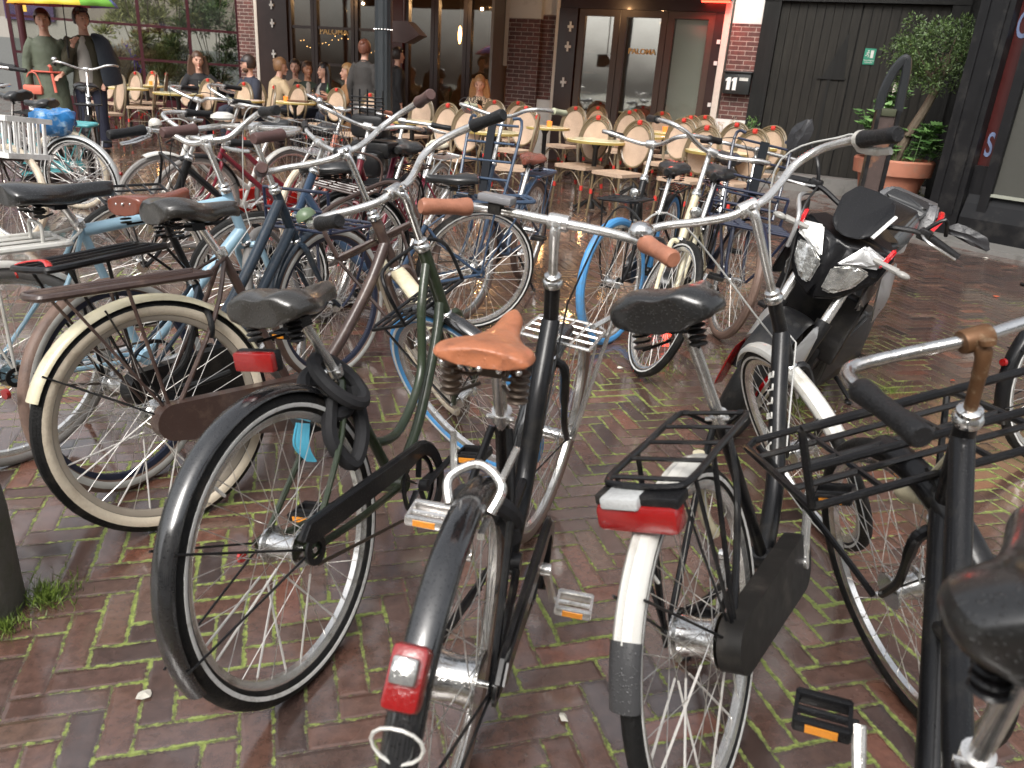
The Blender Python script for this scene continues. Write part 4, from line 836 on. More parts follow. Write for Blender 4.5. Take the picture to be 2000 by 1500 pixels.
    # racks
    if p.get('rack'):
        rx0, rx1, rz, rw = p.get('rack_d', (-.27, .13, .735, .13)); rk = rack_mb(rx0, rx1, rz, rw, p.get('slats', 4), p.get('rack_r', .0055), along=p.get('slat_along', True))
        for s_ in (-1, 1):
            rk.tube([(-.06+(rx0+.27)*.5, s_*rw*.5, rz), (0, s_*.074, TR+.01)], .0055, 8); 
            if p.get('stay2', 1): rk.tube([(rx0+.04, s_*rw*.5, rz), (0, s_*.074, TR+.01)], .0045, 6)
            rk.tube([(rx1, s_*rw*.4, rz), (scl.x, s_*.02, scl.z-.02)], .005, 6)
        ro = obj('luggage_rack', rk, p['rack'], t_)
        if p.get('strap'): obj('strap', MB().tube(sm([(rx0+.0, -rw*.4, rz+.008), (rx0+.03, 0, rz+.018), (rx0+.0, rw*.45, rz+.008), (rx0-.02, rw*.3, rz-.02)], 5), .009, 6, flat=.4), p['strap'], ro)
        if p.get('rail'):
            rX = p.get('rail_x', rx0+.09); q = MB().tube(sm([(rX, -.04, rz), (rX, -.04, rz+.055), (rX, .0, rz+.062), (rX, .04, rz+.055), (rX, .04, rz)], 5), .006, 8); obj('strap_hook', q, p['rack'], ro)
    if p.get('light_r'):
        k = p['light_r']; 
        if k == 'rack': c_ = Vector((p.get('rack_d', (-.27,))[0]-.035, 0, p.get('rack_d', (0, 0, .735))[2]-.045)); lo_ = obj('tail_light', MB().box(c_, (.05, .15, .05), bev=.018), REDL, t_); obj('reflector', MB().box(c_+Vector((-.004, .025, .030)), (.052, .07, .022), bev=.006), mat('grey lens', (.45, .46, .46), rough=.15, bump=.5, nscale=150), lo_); obj('housing', MB().box(c_+Vector((.012, 0, .03)), (.055, .152, .02), bev=.008), PLAST, lo_)
        if k == 'fender': a = R(p.get('light_a', 138)); c_ = Vector((math.cos(a)*(TR+.045), 0, TR+math.sin(a)*(TR+.045))); M_ = Matrix.Rotation(PI-a-R(0), 4, 'Y'); lo_ = obj('tail_light', MB().box(c_, (.04, .052, .085), M=M_, bev=.012), REDL, t_); obj('lens', MB().box(c_+Vector((-.012, 0, .022)), (.022, .036, .036), M=M_, bev=.006), LENS, lo_); obj('screw', MB().lathe([(0, 0), (.008, 0), (.009, .01), (.0, .014)], c_+Vector((0, 0, -.068)), 'x', 10, Matrix.Rotation(PI, 4, 'Z')).lathe([(0, 0), (.008, 0), (.009, .01), (.0, .014)], c_+Vector((.004, 0, -.1)), 'x', 10, Matrix.Rotation(PI, 4, 'Z')), CHROME, lo_)
        if k == 'saddle': lo_ = obj('tail_light', MB().box((sX-.15, .01, sH-.115), (.02, .10, .042), bev=.006), REDL, t_); obj('housing', MB().box((sX-.135, .01, sH-.115), (.02, .104, .046), bev=.006), PLAST, lo_)
        if k == 'small': obj('tail_light', MB().lathe([(0, 0), (.014, .002), (.016, .012), (0, .02)], (-TR-.03, 0, TR+.1), 'x', 12), REDL, t_)
    if p.get('rackf'):
        k = p['rackf']; m_ = p.get('rackf_m', fm); x0 = hp(.72).x+.045; Z = p.get('rackf_z', .74); W_ = p.get('rackf_w', .34); L2 = p.get('rackf_l', .32); q = MB(); T = S if p.get('rackf_s', 1) else I; rr = p.get('rackf_r', .007)
        q.tube(sm([(x0, -W_/2, Z), (x0+L2-.03, -W_/2, Z), (x0+L2, -W_/2+.03, Z), (x0+L2, W_/2-.03, Z), (x0+L2-.03, W_/2, Z), (x0, W_/2, Z)], 1), rr, 8); q.tube([(x0, -W_/2, Z), (x0, W_/2, Z)], rr, 8)
        if p.get('rackf_cross', 1):
            for i in range(1, 4): xx = x0+L2*i/4; q.tube([(xx, -W_/2, Z), (xx, W_/2, Z)], rr*.85, 6)
        for i in range(p.get('rackf_n', 2)): yy = W_*(-.22+.44*i/max(1, p.get('rackf_n', 2)-1)); q.tube([(x0, yy, Z+.001), (x0+L2, yy, Z+.001)], rr*.8, 6)
        for s_ in (-1, 1):
            if k in ('carrier', 'hoop'): q.tube(sm([(x0+L2*.75, s_*W_*.42, Z), (wb+.02, s_*.075, TR+.12), (wb, s_*.06, TR)], 4), rr*.8, 6)
            if k == 'big': q.tube(sm([(x0+L2*.9, s_*W_*.45, Z), (wb+.05, s_*.11, TR+.1), (wb, s_*.07, TR)], 4), rr*.9, 8); q.tube([(x0, s_*W_*.5, Z), (x0, s_*W_*.5, Z+.16)], rr, 8)
            if k == 'hoop': q.tube(sm([(x0, s_*W_*.5, Z), (x0-.02, s_*W_*.5, Z+.12), (x0, s_*W_*.35, Z+.17), (x0, 0, Z+.175)], 4), rr, 8)
        if k == 'big': q.tube([(x0, -W_*.5, Z+.16), (x0, W_*.5, Z+.16)], rr, 8); q.tube([(x0, -W_*.5, Z+.08), (x0, W_*.5, Z+.08)], rr, 8)
        q.tube([(x0+.03, 0, Z), hp(.66)+Vector((.02, 0, 0))], rr, 6); obj('front_carrier', q.xf(T), m_, t_)
    if p.get('ladder'):   # tall frame mounted carrier folded plate as on delivery bicycles
        q = MB(); m_ = p.get('rackf_m', fm); a_ = hp(.70)+Vector((.06, 0, 0)); b_ = hp(1.12)+Vector((.09, 0, 0))
        for s_ in (-1, 1): q.tube(sm([a_+Vector((0, s_*.15, 0)), b_+Vector((0, s_*.17, -.04)), b_+Vector((.02, s_*.12, .0))], 5), .009, 8)
        for i in range(5): c_ = a_.lerp(b_, i/4.4); q.tube([c_+Vector((0, -.155, 0)), c_+Vector((0, .155, 0))], .007, 8)
        co2 = obj('front_carrier', q.xf(S), m_, t_); obj('carrier_board', MB().box((a_+b_)/2+Vector((.004, 0, 0)), (.006, .05, .38), M=Matrix.Rotation(-(PI/2-HT)*.6, 4, 'Y')).xf(S), mat('slate board', (.012, .014, .018), spec=.2, rough=.6), co2)
    # drivetrain
    ck = p.get('chain', 'open'); y0 = -.075
    CW = p.get('case_w', .092)
    if ck == 'full':
        pl = [(bb.x+(CW*math.cos(R(a))), bb.z+CW*math.sin(R(a))) for a in range(-95, 96, 12)]+[(.058*math.cos(R(a)), TR+.055*math.sin(R(a))) for a in range(95, 268, 14)]
        cc = MB().prism(pl, y0-.025, y0+.022); obj('chain_case', cc, p.get('chain_m', fm), t_)
    else:
        q = MB(); q.lathe([(.072, y0-.004), (.085, y0-.004), (.085, y0+.002), (.072, y0+.002)], (bb.x, 0, bb.z), 'y', 36, closed=True)
        for i in range(5): a = i*2*PI/5; q.tube([(bb.x+.02*math.cos(a), y0, bb.z+.02*math.sin(a)), (bb.x+.076*math.cos(a), y0, bb.z+.076*math.sin(a))], .009, 6, flat=.3)
        obj('chainring', q, p.get('ring_m', PLAST), t_); obj('sprocket', MB().lathe([(.02, y0-.004), (.034, y0-.004), (.034, y0+.002), (.02, y0+.002)], (0, 0, TR), 'y', 20, closed=True), p.get('ring_m', PLAST), t_)
        ch = MB().tube([(bb.x+.01, y0, bb.z+.083), (0, y0, TR+.036)], .0042, 6).tube([(bb.x+.01, y0, bb.z-.083), (0, y0, TR-.036)], .0042, 6); obj('chain', ch, mat('oily chain', (.08, .06, .045), rough=.4, metal=.7), t_)
        if ck == 'guard':
            pl = [(bb.x+.115*math.cos(R(a)), bb.z+.115*math.sin(R(a))) for a in range(-60, 101, 14)]+[(-.02, TR+.075), (-.05, TR+.05), (-.02, TR+.03), (bb.x-.05, bb.z+.075)]+[(bb.x+.082*math.cos(R(a)), bb.z+.082*math.sin(R(a))) for a in range(95, -61, -14)]
            obj('chain_guard', MB().prism(pl, y0-.02, y0-.014).tube([(x_, y0-.008, z_) for x_, z_ in pl[:14]], .008, 6), p.get('chain_m', PLAST), t_)
    ca = R(p.get('crank', -35)); cm = p.get('crank_m', ALU)
    for s_ in (-1, 1):
        a = ca if s_ == -1 else ca+PI; yo = s_*.095; c_ = bb+Vector((0, yo, 0)); e_ = c_+Vector((math.cos(a)*.168, s_*.018, math.sin(a)*.168)); q = MB().tube([c_, c_.lerp(e_, .5), e_], [.014, .0105, .0125], 8, flat=.7); q.lathe([(0, -.012), (.016, -.012), (.016, .012), (0, .012)], c_, 'y', 12)
        cko = obj('crank_arm', q, cm, t_)
        pc_ = e_+Vector((0, s_*.055, 0)); pd = MB(); 
        for xx in (-.034, .034): pd.box(pc_+Vector((xx, 0, 0)), (.016, .088, .024), bev=.004)
        pd.box(pc_+Vector((0, .042, 0)), (.075, .007, .018)); pd.box(pc_+Vector((0, -.042, 0)), (.075, .007, .018)); pd.rod(e_, pc_+Vector((0, s_*.045, 0)), .007, 8); po = obj('pedal', pd, p.get('pedal_m', PLAST), t_)
        if D > 1:
            for xx in (-.0432, .0432): obj('pedal_reflector', MB().box(pc_+Vector((xx, 0, 0)), (.003, .05, .014)), AMBER, po)
    if p.get('stand', 1):
        q = MB().tube(sm([(.36, .04, .27), (.33, .11, .14), (.31, .175-.0, .012+.17*math.tan(R(-ln))*0+max(0, .175*math.sin(R(-ln))))], 4), .008, 8); q.ball((.31, .177, .016+max(0, .175*math.sin(R(-ln)))), (.014, .014, .01), 8, 6); obj('kickstand', q, p.get('stand_m', PLAST), t_)
    if p.get('lamp'):
        c_ = hp(.80)+Vector(p.get('lamp_p', (.07, 0, 0))); lo_ = obj('headlamp', MB().lathe([(0, -.05), (.015, -.045), (.027, -.01), (.029, .008), (.025, .012)], c_, 'x', 18).tube([hp(.80), c_-Vector((.02, 0, 0))], .005, 6).xf(S), p.get('lamp_m', CHROME), t_); obj('lens', MB().lathe([(.024, .010), (.018, .016), (0, .019)], c_, 'x', 18).xf(S), LENS, lo_)
    if p.get('ringlock'):
        q = MB().tube([Vector((.17, 0, .58))+Vector((.03*math.sin(a)*.3, .052*math.cos(a), .055*math.sin(a))) for a in [R(v) for v in range(-35, 216, 16)]], .0095, 8); obj('ring_lock', q, PLAST, t_)
    if p.get('basket'):
        bx, bz, bw, bl, bh, bm = p['basket']; q = MB(); nn = 9
        for zz in (0, .33, .66, 1): 
            e = .86+.14*zz; o_ = [(bx-bl*e/2, -bw*e/2, bz+bh*zz), (bx+bl*e/2, -bw*e/2, bz+bh*zz), (bx+bl*e/2, bw*e/2, bz+bh*zz), (bx-bl*e/2, bw*e/2, bz+bh*zz)]; q.tube(o_, .0034 if zz < 1 else .005, 5, closed=True)
        for i in range(nn):
            t = -.5+i/(nn-1)
            for s_ in (-1, 1): q.tube([(bx+bl*t*.86, s_*bw*.43, bz), (bx+bl*t, s_*bw*.5, bz+bh)], .0022, 4); q.tube([(bx+s_*bl*.43, bw*t*.86, bz), (bx+s_*bl*.5, bw*t, bz+bh)], .0022, 4)
            q.tube([(bx+bl*t*.86, -bw*.43, bz), (bx+bl*t*.86, bw*.43, bz)], .0022, 4)
        obj('basket', q.xf(S), bm, t_)
    p['_fn'] = dict(S=S, bs=bs, hp=hp, cl=cl, bb=bb, scl=scl, sdir=sdir, hub=hub, fh=fh, L=L_)
    return t_
# ---- foreground, left to right
pA = dict(fend_f=WETB, ff_arc=(88, 160), frame=OLIVE, kind='omafiets', tyre=RUBBER, tyre_f=BLUR, tw=.024, stripe=1, spr=.0011, straws=1, fend_r=WETB, fr_arc=(25, 202), fw=.054, saddle='comfort', saddle_m=GVINYL, bar='north', grip=GRIPB, stem_m=CHROME, grip_l=.11, reach=.05, seatclamp=.67,
  rackf='hoop', rackf_m=BLK, rackf_w=.26, rackf_l=.24, rackf_z=.70, rackf_r=.006, chain='guard', crank=8, crank_m=PLAST, light_r='saddle', detail=2, stay_m=PLAST, hubr_r=.03, bell=1, bell_s=1, bell_m=mat('verdigris bell', (.12, .17, .1), rough=.35), bell_r=.028, headtop=.87, stand=0)
bA = bicycle('olive green bicycle with charcoal saddle, wide black rear mudguard and blue front tyre', (-.42, 1.42, 70, -9.6, .88, 1.05, 67, .18, 1.06), pA)
q = MB()   # folded black textile chain lock round the seat post
ps0 = pA['_fn']['scl']; 
for k in range(3): c_ = ps0+Vector((-.03, .03*(k-1), -.02-.03*k)); q.tube(sm([c_+Vector((.06*math.cos(a), .045*math.sin(a)+.01*k, .055*math.sin(a*1+.6*k)-.02*math.cos(a))) for a in [i*2*PI/9 for i in range(9)]], 4, True), .017, 8, closed=True)
q.tube(sm([ps0+Vector((-.06, -.02, -.05)), ps0+Vector((-.10, -.03, -.14)), ps0+Vector((-.06, -.05, -.22)), ps0+Vector((0, -.05, -.16)), ps0+Vector((.02, -.03, -.05))], 6), .019, 8)
obj('fabric_lock', q, CLOTHB, bA); q = MB()
for k in range(5): q.tube(sm([ps0+Vector((-.11, .05-.008*k, -.10)), ps0+Vector((-.13, .055-.01*k, -.15)), ps0+Vector((-.125, .03-.006*k, -.19))], 4), .005, 5, flat=.3)
obj('ribbon', q, RIBBON, bA)
obj('reflector', MB().lathe([(0, 0), (.012, 0), (.013, .006), (0, .01)], (-.05, .085, TR-.01), 'y', 12), RED, bA)
pB = dict(frame=BROWN, kind='low', tube=.014, tyre=RUBBER, stripe=1, stripe_a=(72, 140), stripe_m=CRMR, tw=.024, rim=mat('cream rim', (.3, .26, .21), rough=.5, dirt=(.3, .24, .18)), straws=1, fend_r=CREAMP, seatclamp=.80, fr_arc=(14, 158), fw=.06, fend_f=CREAMP, ff_arc=(45, 170), tyre_f=BRNR, saddle='comfort', saddle_m=GVINYL, bar='omas', grip=GRIPN, grip_r=.018, stem_m=CHROME,
  rack=BROWN, rack_d=(-.26, .19, .745, .12), rack_r=.008, slats=2, rackf='hoop', rackf_m=BROWN, rackf_w=.34, rackf_l=.3, rackf_z=.78, rackf_r=.009, chain='full', crank=150, ringlock=1, detail=2, lamp=1, text='SPARTA', text_m=WHITEP, text_s=.03, text_t=.45, headtop=.84, stand=0, hubr_r=.034)
pB.pop('text')
bB = bicycle('dark brown bicycle with cream mudguards, brown rack and full brown chain case', (-.99, 2.02, 51, -8.2, .945, 1.08, 66, .20, 1.13), pB)
h_ = pB['_fn']['hub']; obj('tread', MB().lathe([(TR-.006, -.016), (TR+.0025, -.011), (TR+.004, 0), (TR+.0025, .011), (TR-.006, .016)], h_, 'y', 72, closed=True), RUBBER, bB)
q = MB(); a_ = pB['_fn']['hp'](.62); 
for i in range(6): q.box(Vector((.93-.018*i, -.028, .60-.026*i)), (.012, .002, .014))
obj('cable_guide', MB().tube(sm([(.17, .03, .60), (.12, .05, .48), (.05, .06, .42), (.13, .05, .40), (.26, .05, .41)], 6), .010, 8), CABLE, bB)
pC = dict(seatclamp=.76, frame=BLK, kind='low', tube=.0165, gusset=1, tyre=BRNR, tw=.02, fend_r=WETB, fr_arc=(60, 215), fw=.055, fend_f=WETB, ff_arc=(95, 190), saddle='leather', stilt=3, saddle_m=TANL, bar='flat', bsc=1.08, grip=GRIPT, grip_l=.115, grip_r=.0185, stem_m=ALU, display=1, bell=1, bell_r=.03, bell_m=CHROME,
  rackf='carrier', rackf_m=ALU, rackf_w=.20, rackf_l=.22, rackf_z=.69, rackf_n=3, rackf_r=.0052, chain='guard', chain_m=BLK, crank=-60, pedal_m=ALU, light_r='fender', detail=2, hubr_r=.045, cables=1, headtop=.87, spring_m=mat('dark spring steel', (.09, .07, .055), rough=.4, metal=.7), stand_m=PLAST)
bC = bicycle('black bicycle with tan leather saddle and tan grips, red lamp on its rear mudguard', (-.07, 1.07, 80, 1.0, .95, 1.03, -9, .15, 1.06), pC)
q = MB().tube(sm([(.02, .035, TR+TR*.98), (.05, .045, TR+.37), (.075, .0, TR+.39), (.05, -.045, TR+.37), (.02, -.035, TR+.335)], 6), .008, 8, flat=1.2); q.tube([(.06, -.04, TR+.37), (.08, -.06, TR+.43)], .006, 6).tube([(.06, .04, TR+.37), (.08, .05, TR+.44)], .006, 6)
for s_ in (-1, 1): q.box((.01, s_*.028, TR+.31), (.05, .012, .012))
obj('rim_brake', q, ALU, bC); obj('cable_tie', MB().tube([(-.325+.002*math.cos(a*2), .036*math.cos(a), .525+.03*math.sin(a)) for a in [i*2*PI/14 for i in range(14)]], .0028, 5, closed=True), WHITEP, bC)
obj('pannier_wrap', MB().tube(sm([(.2, -.05, .56), (.16, -.03, .61), (.17, .04, .62), (.24, .06, .56), (.28, .0, .53), (.2, -.05, .52)], 6), .018, 8), CLOTHB, bC)
obj('carrier_strut', MB().tube([pC['_fn']['S'](Vector((1.03, -.125, .76))), pC['_fn']['S'](Vector((1.05, -.125, .765))), pC['_fn']['S'](Vector((1.06, -.07, TR)))], .0062, 8).tube([pC['_fn']['S'](Vector((1.03, -.125, .76))), pC['_fn']['S'](Vector((.95, -.09, .74)))], .008, 8), ALU, bC)
pD = dict(frame=BLK, kind='low', tube=.016, tyre=RUBBER, tw=.019, stripe=1, straws=1, spr=.0011, fend_r=WHITEP, fr_arc=(62, 150), seatclamp=.72, ribs=1, fw=.05, flap=mat('grey mud flap', (.05, .05, .052), rough=.35, drops=.5), fend_f=WHITEP, ff_arc=(52, 160), saddle='comfort', saddle_m=VINYL, ssz=1.05, bar='omas', grip=GRIPB, grip_r=.0185, grip_l=.13, stem_m=ALU, reach=.035,
  rack=BLK, rack_d=(-.14, .24, .735, .15), slats=5, slat_along=False, rack_r=.005, stay2=1, light_r='rack', chain='full', chain_m=mat('black chain cover', (.012, .011, .01), spec=.3, rough=.5, dirt=(.04, .035, .03)), case_w=.068, crank=70, hubr_r=.042, hubr_f=.035, detail=2, cables=2, cable_m=GCABLE, lever=1, lever_m=WHITEP, collar=1, text='GAZELLE', text_m=WHITEP, text_s=.034, text_i=9, text_st=2.0, bell=0, headtop=.86)
bD = bicycle('black bicycle with ribbed white mudguards, oval black rack and wide red tail light', (.49, 1.19, 60, -16.4, 1.015, 1.12, 40, .14, 1.08), pD)
obj('cable_housing', MB().tube(sm([(.20, .028, .66), (.21, .04, .58), (.23, .045, .5), (.26, .04, .44)], 5), .013, 10), CREAMP, bD)
pE = dict(frame=BLK, kind='steptransport', tube=.019, tyre=RUBBER, tw=.021, rim=CHROME, fend_f=BLK, ff_arc=(85, 150), saddle='comfort', saddle_m=VINYL, ssz=1.0, bar='ell', bar_m=CHROME, grip=GRIPB, grip_r=.0175, grip_l=.16, stem_m=RUST, rackf='big', rackf_m=BLK, rackf_w=.5, rackf_l=.34, rackf_z=.70, rackf_r=.0085, rackf_n=2,
  chain='full', chain_m=BLK, crank=230, detail=2, lamp=1, lamp_m=CREAMP, lamp_p=(.18, 0, -.18), headtop=.84, headbot=.60, hubr_f=.03, rack=BLK, pedal_m=PLAST, straws=0)
bE = bicycle('black transport bicycle with big tube carrier, chrome bars and rusty stem at the right', (.52, .39, 67, -5.5, .975, 1.00, 33, .17, 1.13), pE)
lb = MB(); A_ = pE['_fn']['hp'](.60)
for i in range(6): lb.box(Vector((.915-.004*i, .026, .555-.010*i)), (.03, .002, .005))
obj('paper_label', lb, WHITEP, bE)
# ---- second row, left
pN = dict(frame=NAVY, kind='double', tube=.019, stripe=1, stripe_a=(70, 125), stripe_m=mat('white tyre rubber', (.55, .55, .52), rough=.5, dirt=(.4, .38, .34)), tyre=BRNR, tyre_f=BRNR, rim=mat('ink rim', (.02, .025, .05), rough=.4), tw=.023, fend_r=None, fend_f=NAVY, ff_arc=(40, 168), saddle='leather', skirt=.05, saddle_m=BRNL, bar='ell', grip=GRIPN, grip_r=.019, stem_m=ALU, rack=BLK, rack_d=(-.2, .21, .76, .16), slats=3, rack_r=.0075, strap=RED, light_r='small',
  ladder=0, rackf='big', rackf_m=DNAVY, rackf_w=.36, rackf_l=.3, rackf_z=.70, chain='full', chain_m=BLK, crank=30, detail=2, post_m=BLK, headtop=.86, stand=1)
bN = bicycle('navy blue bicycle with two parallel frame tubes, brown riveted saddle and black rack', (-1.21, 2.24, 69, -6.1, .92, 1.105, -9, .27, 1.13), pN)
c_ = pN['_fn']['L'][12]; obj('bell', MB().lathe([(0, .016), (.02, .016), (.042, .006), (.046, -.006), (.03, -.014), (0, -.016)], Vector((c_.x, .2, c_.z+.035)), 'z', 26).xf(pN['_fn']['bs']), WHITEP, bN)
pL_ = dict(frame=SKYB, kind='diamond', seatclamp=.80, tube=.021, tyre=GREYR, fend_r=WHITEP, fw=.042, fr_arc=(30, 200), saddle='sport', saddle_m=VINYL, bar='riser', grip=GRIPB, stem_m=ALU, rack=WHITEP, rack_d=(-.18, .22, .755, .15), rail_x=.15, slats=3, rack_r=.0075, rail=1, bell=1, bell_s=1, bell_m=WHITEP, bell_r=.024, chain='open', crank=10, detail=2, cables=2, cable_m=GCABLE, lever=2, headtop=.86, stand=1, post_m=ALU, ssz=1.25)
bL = bicycle('light blue bicycle with white rear rack, black saddle and white bell at the left', (-1.67, 2.32, 55, 3.0, .93, 1.05, 40, .23, 1.11), pL_)
# ---- second row, middle and right
bU = bicycle('blue-grey delivery bicycle with ladder front carrier, tan tyres and brown saddle', (.03, 5.40, 252, -3, .86, 1.13, -10, .17, 1.14), dict(frame=BGREY, kind='diamond', tube=.017, tyre=BRNR, tw=.023, fend_r=BGREY, fend_f=DNAVY, ff_arc=(60, 165), saddle='comfort', saddle_m=BRNL, ssz=.9, bar='north', grip=GRIPC, rack=BGREY, rack_r=.008, ladder=1, chain='full', chain_m=BLK, lever=1, cables=1, spoke_m=STEEL, spr=.0022, stand=1, bell=0))
bR1 = bicycle('black bicycle with blue tyres and swept silver bars in the right middle', (.92, 5.11, 248, -3, .89, 1.05, -15, .17, 1.13), dict(frame=BLK, kind='low', tyre=BLUR, tw=.023, fend_r=BLK, saddle='comfort', saddle_m=VINYL, bar='omas', grip=GRIPB, stem_m=ALU, rack=BLK, chain='full', chain_m=BLK, rackf='carrier', rackf_m=BLK, rackf_z=.78, rackf_w=.24, rackf_l=.2, spr=.0018, lamp=1, bell=0))
bR2 = bicycle('cream frame bicycle with black saddle and black front tyre behind the black padded saddle', (1.03, 4.70, 250, -7.1, .93, 1.07, 29, .17, 1.13), dict(frame=CREAMP, kind='diamond', tube=.019, tyre=RUBBER, tw=.02, stripe=1, fend_r=BLK, saddle='comfort', saddle_m=VINYL, bar='omas', grip=GRIPB, chain='full', chain_m=BLK, rack=BLK, spr=.0018, spoke_m=STEEL, lamp=1, hubr_f=.025))
bR3 = bicycle('dark navy bicycle with flat front carrier plate and brown tyres', (1.22, 5.45, 268, -7, .95, 1.04, 6, .17, 1.13), dict(frame=DNAVY, kind='steptransport', tyre=BRNR, tw=.024, fend_r=DNAVY, fend_f=DNAVY, saddle='comfort', saddle_m=VINYL, bar='ell', bsc=1.1, grip=GRIPB, lever=2, cables=2, rackf='big', rackf_m=DNAVY, rackf_s=0, rackf_w=.42, rackf_l=.3, rackf_z=.66, rackf_r=.009, ladder=1, rack=DNAVY, chain='full', chain_m=BLK, spr=.0018))
# ---- left background cluster
bW = bicycle('dark brown bicycle with silver rear mudguard and saddle wrapped in a blue plastic bag', (-3.5, 6.17, 169, -3.3, .83, 1.09, 0, .16, 1.13), dict(frame=paint('umber paint', (.035, .018, .016)), kind='omafiets', tyre=RUBBER, tw=.022, stripe=1, fend_r=SILVP, fr_arc=(15, 200), saddle='comfort', saddle_m=BLUEBAG, chain='full', spr=.002, light_r='small', rim=CHROME, bar='north', stay_m=ALU))
q = MB()
for k in range(4): pass
bgp = []; n = 26
for i, (z, s_) in enumerate([(.87, .3), (.872, .8), (.865, 1.03), (.82, 1.1), (.76, .96), (.71, .72), (.69, .4)]):
    for j in range(n): a = 2*PI*j/n; w_ = 1+.10*math.sin(a*5+i*1.7)+.06*math.sin(a*9-i*2.1); bgp.append((.15+.155*s_*w_*math.cos(a), .125*s_*w_*math.sin(a), z+.012*math.sin(a*4+i)))
fs = [(i*n+j, i*n+(j+1) % n, (i+1)*n+(j+1) % n, (i+1)*n+j) for i in range(6) for j in range(n)]+[tuple(range(n-1, -1, -1)), tuple(range(6*n, 7*n))]
bag = obj('plastic_bag', MB().add(bgp, fs), BLUEBAG); bag.location = (-3.5, 6.17, 0.005); bag.rotation_euler = (R(-3.3), 0, R(169)); tag(bag, 'crumpled blue plastic bag pulled over a saddle at the left', 'plastic bag')
bT = bicycle('turquoise bicycle with turquoise rack behind the blue wrapped saddle', (-3.95, 6.85, 172, -5, .90, 1.09, 0, .18, 1.13), dict(frame=TEAL, kind='double', tyre=CRMR, tw=.024, fend_r=None, rack=TEAL, rack_r=.011, saddle='comfort', saddle_m=VINYL, bar='north', chain='full', chain_m=TEAL, spr=.002))
bJ = bicycle('black bicycle with wide wet saddle and brown grip at the far left edge', (-4.75, 7.75, 153, -8, .90, 1.03, 0, .17, 1.13), dict(frame=BLK, kind='omafiets', tyre=RUBBER, fend_r=BLK, saddle='comfort', saddle_m=VINYL, ssz=1.3, bar='north', grip=GRIPN, rack=BLK, chain='full', bell=1, bell_s=-1, bell_r=.045, bell_m=YEL, spr=.002))
pX = dict(frame=paint('umber paint', (.035, .018, .016)), kind='omafiets', tyre=CRMR, tw=.023, fend_r=BLK, saddle='comfort', bar='north', chain='full', rackf='carrier', rackf_z=.59, rackf_w=.3, rackf_l=.3, rackf_s=1, spr=.002)
bX = bicycle('dark bicycle entering from the left edge carrying a white crate on its front rack', (-4.70, 5.75, -18, -7, .95, 1.04, -2, .17, 1.13), pX)
cr = MB(); cx, cz = 1.10, .61; S_ = pX['_fn']['S']
for i in range(9):
    t = -.22+.44*i/8
    for s_ in (-1, 1): cr.box((cx+t*.86, s_*.15, cz+.13), (.014, .012, .22)); 
for i in range(6):
    t = -.13+.26*i/5
    for s_ in (-1, 1): cr.box((cx+s_*.225, t, cz+.13), (.012, .014, .22))
for z, g_ in ((0, 0), (.24, .02)):
    for s_ in (-1, 1): cr.box((cx, s_*(.155+g_*.3), cz+z+.01), (.50, .024, .035)); cr.box((cx+s_*(.235+g_*.3), 0, cz+z+.01), (.024, .33, .035))
cr.box((cx, 0, cz), (.46, .3, .012)); cr.xf(S_); cr.v = [tuple(v) for v in cr.v]
co = obj('plastic_crate', cr, mat('white plastic', (.72, .72, .7), rough=.35, dirt=(.5, .5, .48)), smooth=False); co.location = (-4.70, 5.75, 0.0); co.rotation_euler = (R(-7), 0, R(-18)); tag(co, 'white slatted plastic crate on the front rack of the bicycle at the left edge', 'crate')
bK = bicycle('black upright bicycle with silver bars standing in front of the couple under the umbrella', (-5.04, 9.09, 300, -3, .95, 1.13, -7, .17, 1.13), dict(frame=BLK, kind='omafiets', tyre=RUBBER, tw=.023, fend_r=BLK, fend_f=BLK, saddle='comfort', saddle_m=VINYL, ssz=1.2, bar='omas', bell=1, bell_r=.03, rack=BLK, rackf='hoop', rackf_m=BLK, rackf_z=.80, rackf_w=.24, rackf_l=.16, lamp=1, chain='full', spr=.0022))
bM1 = bicycle('white frame bicycle with white mudguards between the left handlebars', (-1.95, 6.43, 235, -4.5, .90, 1.05, 3, .17, 1.13), dict(frame=WHITEP, kind='double', tube=.018, tyre=GREYR, tw=.02, rim=ALU, fend_r=WHITEP, fend_f=WHITEP, ff_arc=(70, 165), saddle='comfort', saddle_m=VINYL, bar='north', grip=GRIPB, lever=2, cables=2, chain='full', chain_m=RED, spr=.002))
bM2 = bicycle('dark red step-through bicycle with black grips and grey wheel rims', (-1.56, 6.38, 221, -8, .90, 1.05, 9, .17, 1.13), dict(frame=DRED, kind='double', tube=.018, tyre=GREYR, tw=.02, fend_r=BLK, fend_f=BLK, ff_arc=(70, 165), saddle='comfort', saddle_m=VINYL, bar='omas', grip=GRIPB, rack=BLK, chain='full', chain_m=RED, stem_m=ALU, lever=2, cables=2, spr=.002))
bM3 = bicycle('copper pink bicycle with wire front basket, pink saddle and tan grips', (-1.25, 6.85, 250, -7.5, .91, 1.04, -3, .17, 1.13), dict(frame=PINK, kind='double', tyre=CRMR, tw=.023, fend_r=PINK, saddle='sport', saddle_m=mat('pink vinyl', (.55, .2, .16), rough=.35), bar='omas', grip=mat('tan grip', (.35, .14, .09)), grip_l=.15, basket=(1.07, .74, .34, .28, .2, CHROME), chain='full', chain_m=PINK, lever=2, cables=2, spr=.002))
